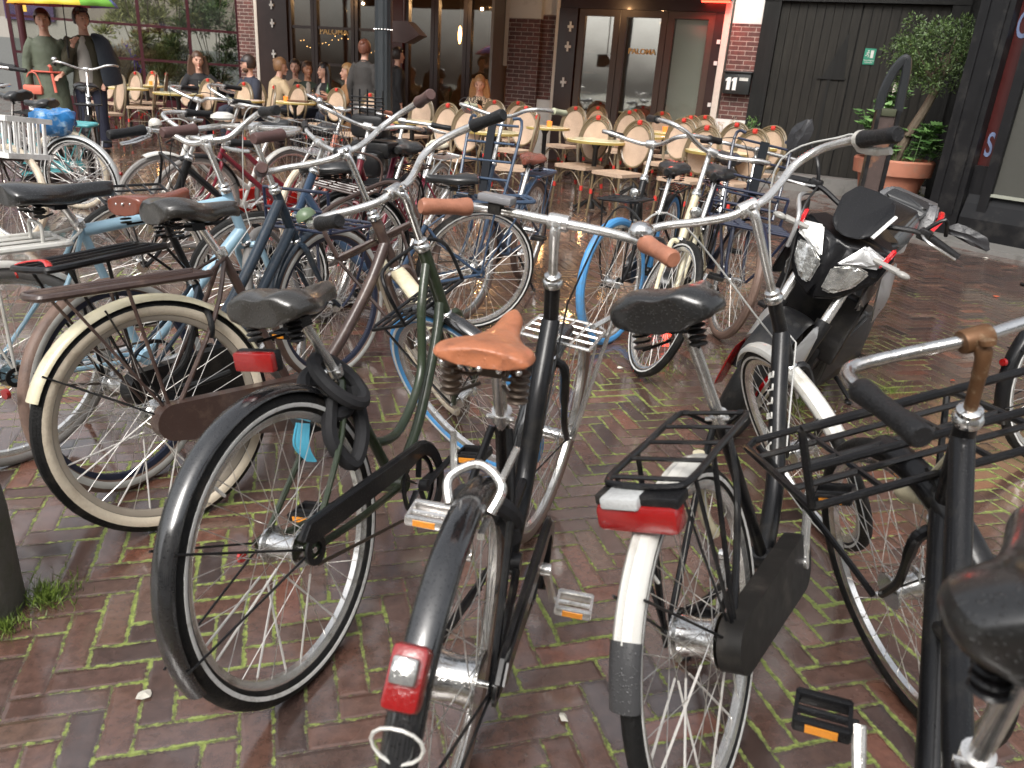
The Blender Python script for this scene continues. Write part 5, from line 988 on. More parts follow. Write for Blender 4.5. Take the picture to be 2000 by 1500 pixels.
bM4 = bicycle('dark red bicycle with white band on its frame and black saddle in the middle', (-.86, 5.28, 259, -7, .90, 1.04, 4, .17, 1.13), dict(frame=DRED, kind='double', tube=.018, tyre=GREYR, stripe=1, fend_r=BLK, saddle='comfort', saddle_m=VINYL, bar='omas', grip=GRIPB, bell=1, bell_r=.022, chain='full', chain_m=BLK, rack=BLK, spr=.002, lever=1, cables=1, lamp=1, rackf='hoop', rackf_m=BROWN, rackf_w=.3, rackf_l=.24, rackf_z=.74))
bM6 = bicycle('cranberry bicycle with cream saddle and thin wire rack', (-.74, 6.1, 256, -6.4, .86, 1.03, 0, .17, 1.13), dict(frame=CRAN, kind='diamond', tyre=GREYR, stripe=1, fend_r=None, saddle='sport', saddle_m=CRML, ssz=1.05, bar='mtb', grip=GRIPB, rack=SILVP, slats=5, chain='open', spr=.002, lever=2))
bM7 = bicycle('pale grey-blue bicycle low between the brown and olive bicycles', (-.25, 4.15, 205, -5, .86, 1.0, 10, .17, 1.13), dict(frame=BGREY, kind='low', tyre=RUBBER, stripe=1, fend_r=None, saddle='sport', bar='mtb', chain='open', spr=.002, rack=BGREY, rack_r=.008, slat_along=False, slats=5))
bM8 = bicycle('black bicycle with low front rack tucked between the navy and dark red bicycles', (-1.0, 4.45, 214, -6, .84, .98, 8, .17, 1.13), dict(frame=BLK, kind='double', tyre=RUBBER, stripe=1, fend_r=BLK, saddle='comfort', saddle_m=VINYL, bar='north', chain='full', chain_m=BLK, spr=.0018, rack=BLK, rackf='hoop', rackf_m=BLK, rackf_w=.3, rackf_z=.7, cables=2, lever=2))
bQ1 = bicycle('black bicycle with red tail light cut off by the right edge', (2.24, 2.89, 20, -7, .83, 1.04, 0, .13, 1.15), dict(frame=SILVP, kind='diamond', tyre=RUBBER, stripe=1, fend_r=BLK, saddle='comfort', rack=BLK, light_r='small', bar='north', chain='full', chain_m=BLK, detail=1, spr=.0016))
# big covered child seat / pannier stack on the dark red bicycle
cs = thing('child_seat', 'black plastic front child seat with ribbed windscreen frame behind the middle handlebars', 'child seat', (-.98, 4.98, .0), (0, 0, R(258)))
q = MB(); q.box((0, 0, 1.0), (.16, .22, .14), bev=.05); q.box((-.1, 0, .86), (.26, .26, .10), bev=.04); q.box((.02, 0, .78), (.2, .2, .16), bev=.05); obj('shell', q, PLAST, cs)
q = MB()
for k in range(4): q.box((.06, 0, 1.10+.022*k), (.03, .23-.01*k, .009), bev=.003)
for k in range(5): q.rod((.05, -.1+.05*k, 1.06), (.05, -.1+.05*k, 1.21), .006, 6)
obj('guard_bars', q, PLAST, cs); obj('mounting_stem', MB().rod((0, 0, .68), (0, 0, .8), .02), PLAST, cs)
#@@PART4
# ================================================================ terrace chairs and tables
def weave(name, c, c2, sc_=130):
    m, t, b = newmat(name); L = t.links.new; tc = t.nodes.new('ShaderNodeTexCoord'); ck = N(t, 'TexChecker', Scale=float(sc_)); L(tc.outputs['Object'], ck.inputs[0])
    ck.inputs[1].default_value = (*c, 1); ck.inputs[2].default_value = (*c2, 1); n = N(t, 'TexNoise', Scale=7.0, Detail=4.0); L(tc.outputs['Object'], n.inputs['Vector'])
    mr = N(t, 'MapRange'); L(n.outputs['Fac'], mr.inputs[0]); mr.inputs[3].default_value = .75; mr.inputs[4].default_value = 1.2
    mu = t.nodes.new('ShaderNodeVectorMath'); mu.operation = 'SCALE'; L(ck.outputs[0], mu.inputs[0]); L(mr.outputs[0], mu.inputs['Scale']); L(mu.outputs[0], b.inputs['Base Color']); b.inputs['Roughness'].default_value = .55
    bp = N(t, 'Bump', Strength=.4, Distance=.002); L(ck.outputs['Fac'], bp.inputs['Height']); L(bp.outputs[0], b.inputs['Normal']); return m
WEAVE = weave('pink woven panel', (.55, .40, .29), (.38, .27, .19)); CANE = mat('varnished cane', (.15, .11, .06), rough=.35, var=.35, nscale=30, coat=.3); BIND = mat('red binding', (.55, .035, .025), rough=.5)
TTOP = mat('cream table top', (.74, .66, .42), rough=.22, var=.08, nscale=5, coat=.3, dirt=(.45, .36, .2), dscale=5); TEDGE = mat('brass table edge', (.5, .38, .12), rough=.35, metal=.5); IRON = mat('black cast iron', (.015, .015, .015), rough=.4)
def bistro_chair(label, loc, rz):
    t_ = thing('bistro_chair', label, 'chair', loc, (0, 0, rz), 'rattan bistro chairs on the café terrace'); tl = -.16
    obj('seat', MB().prism([(-.20, -.19), (.17, -.215), (.205, -.17), (.205, .17), (.17, .215), (-.20, .19)], .445, .478, 'z'), WEAVE, t_, smooth=False)
    cz, hh, hw = .735, .215, .185; bk = lambda z: -.20+tl*(z-.47)
    P_ = [Vector((bk(cz+hh*math.sin(a)), hw*math.cos(a), cz+hh*math.sin(a))) for a in [2*PI*i/28 for i in range(28)]]
    mb = MB(); c0 = Vector((bk(cz)-.012, 0, cz)); vs = [c0]+[p.lerp(c0, .5)+Vector((-.006, 0, 0)) for p in P_]+P_; n = 28
    fs = [(0, 1+i, 1+(i+1) % n) for i in range(n)]+[(1+i, 1+n+i, 1+n+(i+1) % n, 1+(i+1) % n) for i in range(n)]; mb.add(vs, fs); mb.add([v+Vector((-.012, 0, 0)) for v in vs], [tuple(reversed(f)) for f in fs]); obj('backrest', mb, WEAVE, t_)
    mb = MB().tube(P_, .0115, 7, closed=True); P2 = [Vector((bk(z_)-.004, y_, z_)) for y_, z_ in [(-.185, .47), (-.222, .62), (-.225, .75), (-.19, .88), (-.11, .965), (0, .995), (.11, .965), (.19, .88), (.225, .75), (.222, .62), (.185, .47)]]; mb.tube(sm(P2, 4), .013, 8)
    P3 = [Vector((p.x+.004, p.y*.92, .47+(p.z-.47)*.955)) for p in P2]; mb.tube(sm(P3, 4), .009, 7); bf = obj('back_frame', mb, CANE, t_)
    bd = MB()
    for a in (PI/2,): bd.tube([Vector((bk(.95), -.022, .972)), Vector((bk(.95), .022, .972))], .027, 8, flat=1.)
    obj('binding', bd, BIND, bf)
    for s_ in (-1, 1):
        for x_, xf_, yy in ((.175, .205, .185), (-.19, -.245, .18)):
            lg = obj('leg', MB().tube(sm([(x_, s_*yy, .46), (x_*1.03, s_*yy*1.02, .25), (xf_, s_*(yy+.012), 0)], 4), .0125, 8), CANE, t_)
            obj('binding', MB().tube([(x_*1.02, s_*yy*1.01, .285), (x_*1.03, s_*yy*1.02, .235)], .018, 8), BIND, lg)
    mb = MB()
    for s_ in (-1, 1):
        mb.tube(sm([(.18, s_*.187, .26), (.12, s_*.185, .36), (0, s_*.185, .42), (-.12, s_*.182, .36), (-.195, s_*.18, .26)], 4), .007, 6); mb.tube([(.18, s_*.187, .25), (-.2, s_*.18, .25)], .006, 6)
    for xx in (.18, -.2): mb.tube(sm([(xx, -.185, .26), (xx, -.1, .38), (xx, 0, .43), (xx, .1, .38), (xx, .185, .26)], 4), .007, 6)
    obj('stretcher', mb, CANE, t_); return t_
def gp(px, py, d): v = at(px, py, d); return v.x, v.y
CH = [  # px, py of the backrest centre, distance, facing, label
 (1240, 298, 8.5, 222, 'foremost rattan chair right of the front round table, its oval back fully visible'),
 (1160, 292, 9.0, 228, 'rattan chair half hidden behind the front round table'),
 (1040, 280, 8.2, 178, 'rattan chair seen side on, left of the front table group'),
 (870, 252, 9.5, 232, 'rattan chair just right of the lamp post behind the silver handlebar'), (912, 262, 9.0, 236, 'rattan chair behind the black grip of the olive bicycle'),
 (1022, 258, 10.4, 235, 'rattan chair behind the small table left of the front group'), (1120, 235, 11.6, 228, 'rattan chair below the hinged dark door, second row'),
 (1008, 228, 12.2, 230, 'dim rattan chair against the brick pier'), (1225, 240, 11.4, 225, 'rattan chair in the third row below the left glass pane'), (1165, 218, 12.4, 225, 'dim rattan chair close to the left glass door pane'),
 (1238, 224, 12.2, 222, 'dim rattan chair between the two glass door panes'), (1290, 228, 11.9, 222, 'dim rattan chair below the gold lettering'), (1375, 232, 11.5, 230, 'rattan chair turned sideways by the white blind pane'),
 (1330, 262, 9.9, 224, 'rattan chair behind the bars of the blue tyred bicycle'), (1370, 300, 8.3, 222, 'front rattan chair right of the blue tyred bicycle'), (1430, 285, 9.6, 220, 'rattan chair in front of the letterbox pier'),
 (1500, 292, 9.4, 218, 'rightmost rattan chair beside the black gate'), (1462, 312, 8.3, 218, 'front rattan chair behind the cream bicycle handlebar'), (1345, 246, 11.0, 224, 'rattan chair below the white blind pane'),
 (212, 172, 14.3, 236, 'leftmost rattan chair beside the man with the umbrella'), (264, 172, 14.2, 232, 'rattan chair right of the leftmost round table'), (302, 178, 13.6, 200, 'narrow looking rattan chair turned left near the leftmost table'), (296, 158, 15.4, 236, 'rearmost rattan chair near the glass screen'), (322, 160, 15.0, 195, 'rearmost rattan chair turned sideways near the glass screen'),
 (365, 180, 13.8, 236, 'rattan chair behind the second table from the left'), (405, 188, 13.0, 236, 'rattan chair beside the woman with long brown hair'), (475, 195, 12.4, 234, 'rattan chair in front of the man with the cap'), (532, 205, 11.8, 205, 'rattan chair turned left beside the candle table'),
 (580, 188, 13.2, 236, 'rattan chair in front of the woman in the cream coat'), (655, 202, 12.6, 234, 'rattan chair in front of the blonde woman in tan'), (502, 165, 14.2, 60, 'rattan chair that the man with the cap sits on'), (822, 226, 11.6, 236, 'dim rattan chair behind the round table beside the lamp post'),
 (962, 232, 11.9, 236, 'rattan chair in front of the woman in the checked jacket'), (238, 215, 11.8, 225, 'rattan chair with its back toward the black upright bicycle'), (720, 235, 11.2, 225, 'rattan chair behind the lamp post')]
proto = None
for px, py, d, a, lb in CH:
    x_, y_ = gp(px, py, d); f_ = R(a+random.uniform(-3, 3)); x_ += .24*math.cos(f_); y_ += .24*math.sin(f_)
    if proto is None: proto = bistro_chair(lb, (x_, y_, 0), f_)
    else: dup(proto, (x_, y_, 0), (0, 0, f_), lb)
def table(label, loc, s_=1.0):
    t_ = thing('bistro_table', label, 'table', loc, (0, 0, random.random()), 'round bistro tables on the café terrace'); t_.scale = (s_, s_, 1)
    obj('table_top', MB().lathe([(0, .735), (.312, .735), (.315, .752), (.31, .758), (0, .758)], n=44), TTOP, t_); obj('edge_band', MB().lathe([(.313, .728), (.323, .728), (.323, .753), (.313, .753)], n=44, closed=True), TEDGE, t_)
    obj('pedestal', MB().lathe([(.05, .02), (.05, .06), (.028, .1), (.028, .66), (.06, .72), (.06, .734)], n=16), IRON, t_)
    for k in range(4):
        a = k*PI/2+.4; obj('foot', MB().tube(sm([(.03*math.cos(a), .03*math.sin(a), .12), (.14*math.cos(a), .14*math.sin(a), .06), (.24*math.cos(a), .24*math.sin(a), .012)], 4), .014, 8).ball((.245*math.cos(a), .245*math.sin(a), .012), (.022, .022, .012), 8, 6), IRON, t_)
    return t_
TB = [(1165, 275, 8.75, 1, 'front cream round table with scribbled marble top, nearest the blue tyred bicycle'), (1065, 248, 10.6, 1, 'round table with a lit candle behind the front group'), (965, 258, 9.0, .95, 'round table behind the black grip of the olive bicycle'), (805, 238, 9.9, 1, 'cream round table just right of the lamp post'),
 (1250, 262, 10.2, 1, 'round table in the second row behind the blue tyred bicycle'), (1400, 298, 8.3, 1, 'round table behind the cream bicycle handlebar'), (1300, 243, 11.2, 1, 'round table below the gold lettering pane'), (1140, 228, 12.0, 1, 'dim round table beside the brick pier'), (1480, 278, 9.6, 1, 'round table half hidden by the rightmost chairs'),
 (245, 166, 13.6, 1.12, 'leftmost cream round table beside the man with the umbrella'), (347, 181, 12.9, 1.15, 'second cream round table from the left'), (466, 195, 12.2, 1.15, 'cream round table in front of the man with the cap'), (575, 192, 12.6, 1.0, 'round table with a brown menu and a lit candle'), (640, 182, 13.6, 1.05, 'table with glasses and a bottle before the seated group'), (285, 152, 15.2, 1.05, 'rear round table with a candle by the glass screen'), (940, 212, 12.5, .9, 'small table in front of the woman in the checked jacket')]
tp = None; TBL = []
for px, py, d, s_, lb in TB:
    x_, y_ = gp(px, py, d); TBL.append((x_, y_))
    if tp is None: tp = table(lb, (x_, y_, 0), s_)
    else: q = dup(tp, (x_, y_, 0), (0, 0, random.random()), lb); q.scale = (s_, s_, 1)
def candle(i, dx, dy, lab):
    x_, y_ = TBL[i]; t_ = thing('candle_holder', lab, 'candle', (x_+dx, y_+dy, .759), group='glowing glass candle holders on the tables'); obj('glass_cup', MB().lathe([(.0, 0), (.032, 0), (.036, .07), (.034, .07), (.03, .006), (0, .006)], n=14), mat('amber candle glass', (.5, .14, .03), rough=.15, emit=((1, .25, .04), .6)), t_); obj('flame', MB().ball((0, 0, .04), (.014, .014, .026), 8, 6), CANDLE, t_)
    l = bpy.data.lights.new('candle_light', 'POINT'); l.energy = 1.2; l.color = (1, .5, .18); l.shadow_soft_size = .03; o = bpy.data.objects.new('candle_light', l); link(o); o.location = (x_+dx, y_+dy, .88)
candle(1, .05, -.05, 'glowing orange candle glass on the table behind the front chairs'); candle(12, -.12, -.05, 'glowing candle glass on the table with the brown menu'); candle(14, .08, 0, 'glowing candle glass on the rear left table'); candle(15, .1, -.1, 'glowing candle glass before the woman in the checked jacket'); candle(7, .1, 0, 'glowing candle glass on the dim table by the brick pier'); candle(6, 0, 0, 'glowing candle glass on the table below the gold lettering')
x_, y_ = TBL[12]; mn = obj('menu_folder', MB().box((0, 0, .772), (.3, .2, .02), bev=.003), mat('brown menu', (.1, .045, .025), rough=.5)); mn.location = (x_+.06, y_, 0); tag(mn, 'brown menu folder on the candle table', 'menu')
x_, y_ = TBL[11]; nk = obj('napkin', MB().box((0, 0, .762), (.14, .1, .004)), mat('pink napkin', (.6, .42, .4), rough=.7)); nk.location = (x_+.25, y_, 0); tag(nk, 'pale pink napkin at the right edge of the table before the man with the cap', 'napkin')
GLS = glassmat('drinking glass', .12); BEER = mat('beer', (.6, .28, .03), rough=.1)
def drink(x_, y_, lab, m=BEER, wine=False):
    t_ = thing('wine_glass' if wine else 'beer_glass', lab, 'glass', (x_, y_, .759)); obj('bowl', MB().lathe([(.03, 0), (.004, .004), (.004, .07), (.03, .1), (.038, .14), (.033, .19), (.031, .19), (.035, .14), (.027, .1), (0, .075)], n=14), GLS, t_); obj('drink', MB().lathe([(0, .085), (.024, .10), (.033, .135), (0, .137)], n=12), m, t_)
x_, y_ = TBL[13]; drink(x_-.22, y_-.1, 'beer glass left on the table of the seated group'); drink(x_+.2, y_-.08, 'beer glass right on the table of the seated group, by the bottle'); bottle((x_+.03, y_-.1, .759), BOT[0], 'green bottle standing between two beer glasses on the table', 'bottle on the terrace table')
x_, y_ = TBL[10]; drink(x_+.25, y_+.3, 'tall wine glass before the woman with long brown hair', mat('white wine', (.5, .45, .25), rough=.1), True)

# ================================================================ people
SKIN = mat('skin', (.52, .29, .21), rough=.5, var=.06); SKIN2 = mat('tanned skin', (.42, .2, .12), rough=.5, var=.06)
EYE = mat('dark eyes', (.02, .015, .01), rough=.3); LIP = mat('lips', (.4, .1, .08), rough=.4)
def remesh(o, vox, sm_=4):
    m = o.modifiers.new('r', 'REMESH'); m.mode = 'VOXEL'; m.voxel_size = vox; m.use_smooth_shade = True
    s_ = o.modifiers.new('s', 'SMOOTH'); s_.iterations = sm_; s_.factor = .5
    dg = bpy.context.evaluated_depsgraph_get(); me = bpy.data.meshes.new_from_object(o.evaluated_get(dg)); mt = o.data.materials[0]; o.modifiers.clear(); o.data = me
    me.materials.clear(); me.materials.append(mt)
    for p_ in me.polygons: p_.use_smooth = True
def loft(rings, n=18):
    vs = []; fs = []
    for c, rx, ry in rings:
        for j in range(n): a = 2*PI*j/n; vs.append((c[0]+rx*math.cos(a), c[1]+ry*math.sin(a), c[2]))
    k = len(rings)
    for i in range(k-1):
        for j in range(n): fs.append((i*n+j, i*n+(j+1) % n, (i+1)*n+(j+1) % n, (i+1)*n+j))
    fs.append(tuple(range(n-1, -1, -1))); fs.append(tuple(range((k-1)*n, k*n))); return vs, fs
def person(label, loc, face, pose='sit', skin=SKIN, hair=((.08, .04, .02), 'long'), top=(.03, .03, .03), bottom=(.02, .025, .04), hl=None, hr=None, turn=0, lean=0, coat=0, sc_=1.0, shirt=None, female=1, skirt=0, topm=None, nod=0):
    t_ = thing('person', label, 'person', (loc[0], loc[1], 0), (0, 0, R(face))); t_.scale = (sc_,)*3
    PZ = .95 if pose == 'stand' else .53; sw = .165 if female else .20; hipw = .095
    def T(v):
        v = Vector(v); z = v.z-PZ; 
        if z > 0: a = R(lean); v = Vector((v.x*math.cos(a)+z*math.sin(a), v.y, PZ+z*math.cos(a)-v.x*math.sin(a)))
        return v
    hd = T((.015, 0, PZ+.66)); shl, shr = T((0, sw, PZ+.43)), T((0, -sw, PZ+.43))
    hl = Vector(hl) if hl else Vector((.02, sw+.07, PZ-.12)); hr = Vector(hr) if hr else Vector((.02, -sw-.07, PZ-.12))
    def elbow(s, h, sgn):
        d = h-s; L_ = d.length; u, v = .29, .27; L_ = min(L_, u+v-.01); a = (u*u-v*v+L_*L_)/(2*L_); hh = math.sqrt(max(0, u*u-a*a)); dn = d.normalized(); pole = Vector((-.5, sgn*.55, -.8)); pole = (pole-dn*pole.dot(dn)).normalized(); return s+dn*a+pole*hh
    el, er = elbow(shl, hl, 1), elbow(shr, hr, -1)
    # body: torso, limbs, head, hands; merged to one continuous surface
    b = MB(); rg = [((0, 0, PZ-.06), .10, .13), ((0, 0, PZ+.02), .115, .155), ((.0, 0, PZ+.15), .095, .125), ((.0, 0, PZ+.3), .11, sw*.86), ((-.005, 0, PZ+.40), .10, sw*.95), ((-.01, 0, PZ+.455), .07, sw*.55), ((-.005, 0, PZ+.49), .052, .06), ((.005, 0, PZ+.55), .048, .05), ((.01, 0, PZ+.60), .05, .052)]
    vs, fs = loft(rg); b.add([T(v) for v in vs], fs)
    Mh = Matrix.Translation(hd) @ Matrix.Rotation(R(turn), 4, 'Z') @ Matrix.Rotation(R(lean*.5+nod), 4, 'Y')
    hv = MB().ball((0, 0, 0), (.098, .077, .118), 22, 16)
    def hs(v):
        v = Vector(v)
        if v.z < -.02: k = min(1, (-v.z-.02)/.1); v.y *= 1-.38*k; v.x = v.x*(1-.18*k)+.012*k
        if v.x > .05: v.x -= .012*(1-min(1, abs(v.y)/.06)); 
        if v.x > .04 and abs(abs(v.y)-.032) < .02 and abs(v.z-.012) < .02: v.x -= .009
        return v
    hv.xf(hs); hv.tube([(.082, 0, .022), (.097, 0, -.008), (.109, 0, -.028), (.09, 0, -.036)], [.007, .009, .014, .011], 8); hv.ball((.083, 0, -.064), (.013, .024, .010), 10, 6); hv.ball((.07, 0, -.1), (.022, .028, .018), 10, 6)
    for s_ in (-1, 1): hv.ball((.0, s_*.077, -.012), (.022, .008, .032), 8, 6); hv.ball((.078, s_*.033, .03), (.010, .02, .006), 8, 6)
    hv.xf(lambda v: Mh @ v); b.add(hv.v, hv.f)
    for s0, e0, w0, s_ in ((shl, el, hl, 1), (shr, er, hr, -1)):
        b.tube(sm([s0+Vector((0, -s_*.03, .01)), s0.lerp(e0, .4), e0, e0.lerp(w0, .4), w0], 3), [.05, .048, .045, .045, .044, .042, .04, .04, .04, .036, .032, .027, .025], 10)
        d = (w0-e0).normalized(); pl = w0+d*.045; side = d.cross(Vector((0, 0, 1))); side = side.normalized() if side.length > .1 else Vector((0, 1, 0)); nrm = side.cross(d)
        b.tube([w0, pl, w0+d*.085], [.024, .036, .032], 10, flat=.5)
        for k, (o_, l_) in enumerate(((-.03, .06), (-.011, .072), (.009, .068), (.028, .052))): q0 = w0+d*.08+side*o_; b.tube([q0, q0+d*l_*.55-nrm*.006, q0+d*l_*.85-nrm*.026], [.0095, .009, .007], 6)
        q0 = w0+d*.03+side*(-s_*.03); b.tube([q0, q0+d*.03+side*(-s_*.022), q0+d*.055+side*(-s_*.026)], [.012, .010, .008], 6)
    if pose == 'stand': K = [(Vector((0, s_*hipw, PZ-.02)), Vector((.02, s_*.1, .50)), Vector((-.02, s_*.1, .085)), Vector((.13, s_*.12, .035))) for s_ in (1, -1)]
    else: K = [(Vector((0, s_*hipw, PZ)), Vector((.44, s_*.12, .52)), Vector((.42, s_*.12, .085)), Vector((.57, s_*.13, .035))) for s_ in (1, -1)]
    for a_, k_, n_, to in K: b.tube(sm([a_, a_.lerp(k_, .5), k_, k_.lerp(n_, .4), n_], 3), [.085, .082, .08, .078, .07, .06, .055, .055, .055, .05, .045, .04, .035], 10)
    bo_ = obj('body', b, skin, t_); remesh(bo_, .0095, 3)
    fe = MB()
    for s_ in (-1, 1): fe.ball((.0835, s_*.032, .012), (.0065, .009, .0035), 8, 6); fe.ball((.089, s_*.034, .034), (.004, .016, .0025), 8, 4)
    obj('eyes', fe.xf(lambda v: Mh @ v), EYE, t_); obj('mouth', MB().ball((.093, 0, -.064), (.006, .022, .006), 8, 6).xf(lambda v: Mh @ v), LIP, t_)
    # clothes
    c = MB(); e = .022; low = PZ-.16 if not coat else PZ-coat
    rg = [((0, 0, low), .12+e+.03*bool(coat), .155+e+.03*bool(coat)), ((0, 0, PZ+.0), .12+e, .16+e), ((.0, 0, PZ+.15), .105+e, .14+e), ((.0, 0, PZ+.3), .115+e, sw*.9+e), ((-.005, 0, PZ+.40), .105+e, sw*.98+e*.7), ((-.01, 0, PZ+.455), .075+e*.7, sw*.62+e), ((-.005, 0, PZ+.485), .07, .075)]
    vs, fs = loft(rg, 22); c.add([T(v) if v[2] > PZ else v for v in vs], fs)
    for s0, e0, w0, s_ in ((shl, el, hl, 1), (shr, er, hr, -1)): w1 = e0.lerp(w0, .88); c.tube(sm([s0+Vector((0, -s_*.04, .0)), s0.lerp(e0, .4), e0, e0.lerp(w1, .5), w1], 3), [.072, .072, .07, .068, .066, .064, .062, .06, .056, .052, .048, .046, .046], 10)
    tm = topm or mat('garment %.3f %.3f %.3f' % top, top, rough=.85, var=.3, nscale=8, bump=.7, bd=.025); co_ = obj('jacket' if coat or shirt else 'top', c, tm, t_); remesh(co_, .012, 3)
    if shirt:
        sh = MB(); vs, fs = loft([((.075, 0, PZ-.1), .105, .095), ((.065, 0, PZ+.15), .10, .09), ((.07, 0, PZ+.3), .095, .085), ((.05, 0, PZ+.42), .07, .06), ((.02, 0, PZ+.475), .05, .045)]); sh.add([T(v) for v in vs], fs); obj('shirt', sh, mat('shirt %.2f' % shirt[0], shirt, rough=.7, bump=.3), t_)
    else: obj('collar', MB().tube([T((.055*math.cos(a)+.005, .068*math.sin(a), PZ+.478-.02*math.cos(a))) for a in [i*2*PI/14 for i in range(14)]], .014, 6, closed=True), tm, t_)
    tb = MB(); bmx = mat('trousers %.3f %.3f' % bottom[:2], bottom, rough=.8, var=.2, bump=.3)
    if skirt: vs, fs = loft([((0, 0, .12), .20, .25), ((0, 0, PZ-.1), .15, .19), ((0, 0, PZ+.1), .11, .14)]); tb.add(vs, fs)
    else:
        vs, fs = loft([((0, 0, PZ-.1), .11, .15), ((0, 0, PZ+.05), .125, .16)]); tb.add(vs, fs)
        for a_, k_, n_, to in K: tb.tube(sm([a_, a_.lerp(k_, .5), k_, k_.lerp(n_, .5), n_+Vector((0, 0, .02))], 3), [.1, .098, .095, .09, .084, .078, .074, .072, .072, .07, .068, .066, .065], 10)
    to_ = obj('skirt' if skirt else 'trousers', tb, bmx, t_); remesh(to_, .014, 3)
    for a_, k_, n_, to in K: sh_ = MB().tube(sm([n_+Vector((-.05, 0, -.045)), n_+Vector((.0, 0, -.035)), n_.lerp(to, .6)+Vector((0, 0, -.01)), to], 3), [.03, .034, .036, .042, .044, .044, .044, .04, .036, .026], 8, flat=.9); obj('shoe', sh_, mat('white shoe', (.5, .5, .48)) if female == 2 else PLAST, t_)
    hc, st = hair; hm = mat('hair %.3f %.3f' % hc[:2], hc, rough=.45, var=.5, nscale=60, bump=.8)
    h = MB(); cap = st == 'cap'
    hb = MB().ball((-.014, 0, .024), (.112, .096, .126), 20, 14)
    keep = [i for i, v in enumerate(hb.v) if not (v[0] > .04+(.035 if v[2] > .05 else 0) and v[2] < .068) and v[2] > -.07]
    mp_ = {i: n_ for n_, i in enumerate(keep)}; h.v = [hb.v[i] for i in keep]; h.f = [tuple(mp_[i] for i in f) for f in hb.f if all(i in mp_ for i in f)]
    if st in ('long', 'mid'):
        L_ = .34 if st == 'long' else .2
        for s_ in (-1, 0, 1):
            for k in range(4): y_ = s_*.06+(k-1.5)*.016; h.tube(sm([(-.02-.03*(s_ == 0), y_*1.1, .07), (-.045-.04*(s_ == 0)+.02*abs(s_), y_*1.5, -.05), (-.04+.03*abs(s_)-.03*(s_ == 0), y_*1.7, -.05-L_*.6), (-.02+.04*abs(s_)-.04*(s_ == 0), y_*1.6, -.05-L_)], 4), [.03]*9+[.025, .02, .015, .008], 6)
    if st == 'bun': h.ball((-.09, 0, .08), (.045, .045, .042), 12, 8); h.ball((-.07, 0, -.03), (.04, .06, .05), 10, 8)
    if st == 'short':
        for k in range(26): a = random.uniform(-1.2, 1.2); h.tube([(.03*math.cos(a)+.02, .06*math.sin(a), .10), (.065*math.cos(a)+.02, .075*math.sin(a), .115+random.uniform(0, .02))], [.02, .006], 5)
    h.xf(lambda v: Mh @ v); ho = obj('hair', h, hm, t_)
    if cap: 
        q = MB().ball((-.008, 0, .035), (.108, .09, .10), 18, 12); q.v = [(v[0], v[1], max(v[2], .035)) for v in q.v]; q.box((.125, 0, .045), (.1, .12, .012), bev=.004); obj('cap', q.xf(lambda v: Mh @ v), mat('navy cap', (.015, .018, .03), rough=.7), t_)
    if not female and st != 'short' or st == 'cap': obj('beard', MB().ball((.035, 0, -.075), (.055, .062, .045), 12, 8).xf(lambda v: Mh @ v), mat('beard', (.08, .04, .02), rough=.8, bump=1, nscale=90), t_)
    return t_, dict(T=T, Mh=Mh, hl=hl, hr=hr, PZ=PZ)
HB = (.07, .035, .02); HD = (.025, .015, .012); HBL = (.32, .18, .07)
RAIN = mat('sage rain coat', (.085, .10, .068), rough=.7, var=.3, bump=.7, nscale=7, bd=.03); OLJ = mat('olive brown jacket', (.055, .048, .028), rough=.8, var=.3, bump=.7, nscale=8, bd=.03)
x_, y_ = gp(92, 100, 10.4)
pw, inf = person('standing woman in a sage green raincoat with coral belt, under the umbrella', (x_, y_), 292, 'stand', hair=((.07, .025, .016), 'bun'), topm=RAIN, coat=.42, bottom=(.06, .08, .055), hl=(.12, .14, 1.0), hr=(.05, -.26, .80), turn=8, sc_=1.0)
obj('belt', MB().tube([(.155*math.cos(a), .20*math.sin(a), 1.02) for a in [i*2*PI/20 for i in range(20)]], .02, 6, closed=True, flat=.6).tube(sm([(.15, .03, 1.02), (.19, .04, 1.08), (.17, .02, 1.1)], 3), .018, 6, flat=.4).tube([(.16, .04, 1.0), (.18, .06, .78)], .016, 6, flat=.4), mat('coral fabric', (.6, .12, .08), rough=.6), pw)
hb_ = thing('hand_bag', 'small coral hand bag held low by the woman in the raincoat', 'bag', at(66, 170, 10.25)); obj('pouch', MB().box((0, 0, -.03), (.24, .09, .11), bev=.025), mat('coral leather', (.6, .14, .09), rough=.5), hb_); obj('strap', MB().tube(sm([(-.1, 0, .02), (-.04, 0, .16), (.05, 0, .16), (.1, 0, .02)], 4), .008, 6), mat('coral leather', (.6, .14, .09)), hb_)
tb_ = thing('tote_bag', 'white printed tote bag hanging beside the woman in the raincoat', 'bag', at(78, 205, 10.3)); obj('pouch', MB().box((0, 0, -.1), (.26, .08, .32), bev=.02), mat('white canvas', (.62, .6, .55), rough=.8, bump=.6, nscale=14), tb_); obj('strap', MB().tube(sm([(-.08, 0, .04), (-.03, 0, .2), (.03, 0, .2), (.08, 0, .04)], 4), .007, 6), mat('white canvas', (.62, .6, .55)), tb_)
x_, y_ = gp(168, 100, 10.6)
HUMB = Vector((.26, -.06, 1.32))
pm_, inf = person('standing man in an olive jacket holding the rainbow umbrella, dark coat over his shoulder', (x_, y_), 282, 'stand', hair=((.05, .03, .02), 'short'), topm=OLJ, bottom=(.012, .014, .03), hr=HUMB, hl=(.08, .22, .92), turn=42, female=0, sc_=1.03, shirt=(.33, .31, .28), coat=.14)
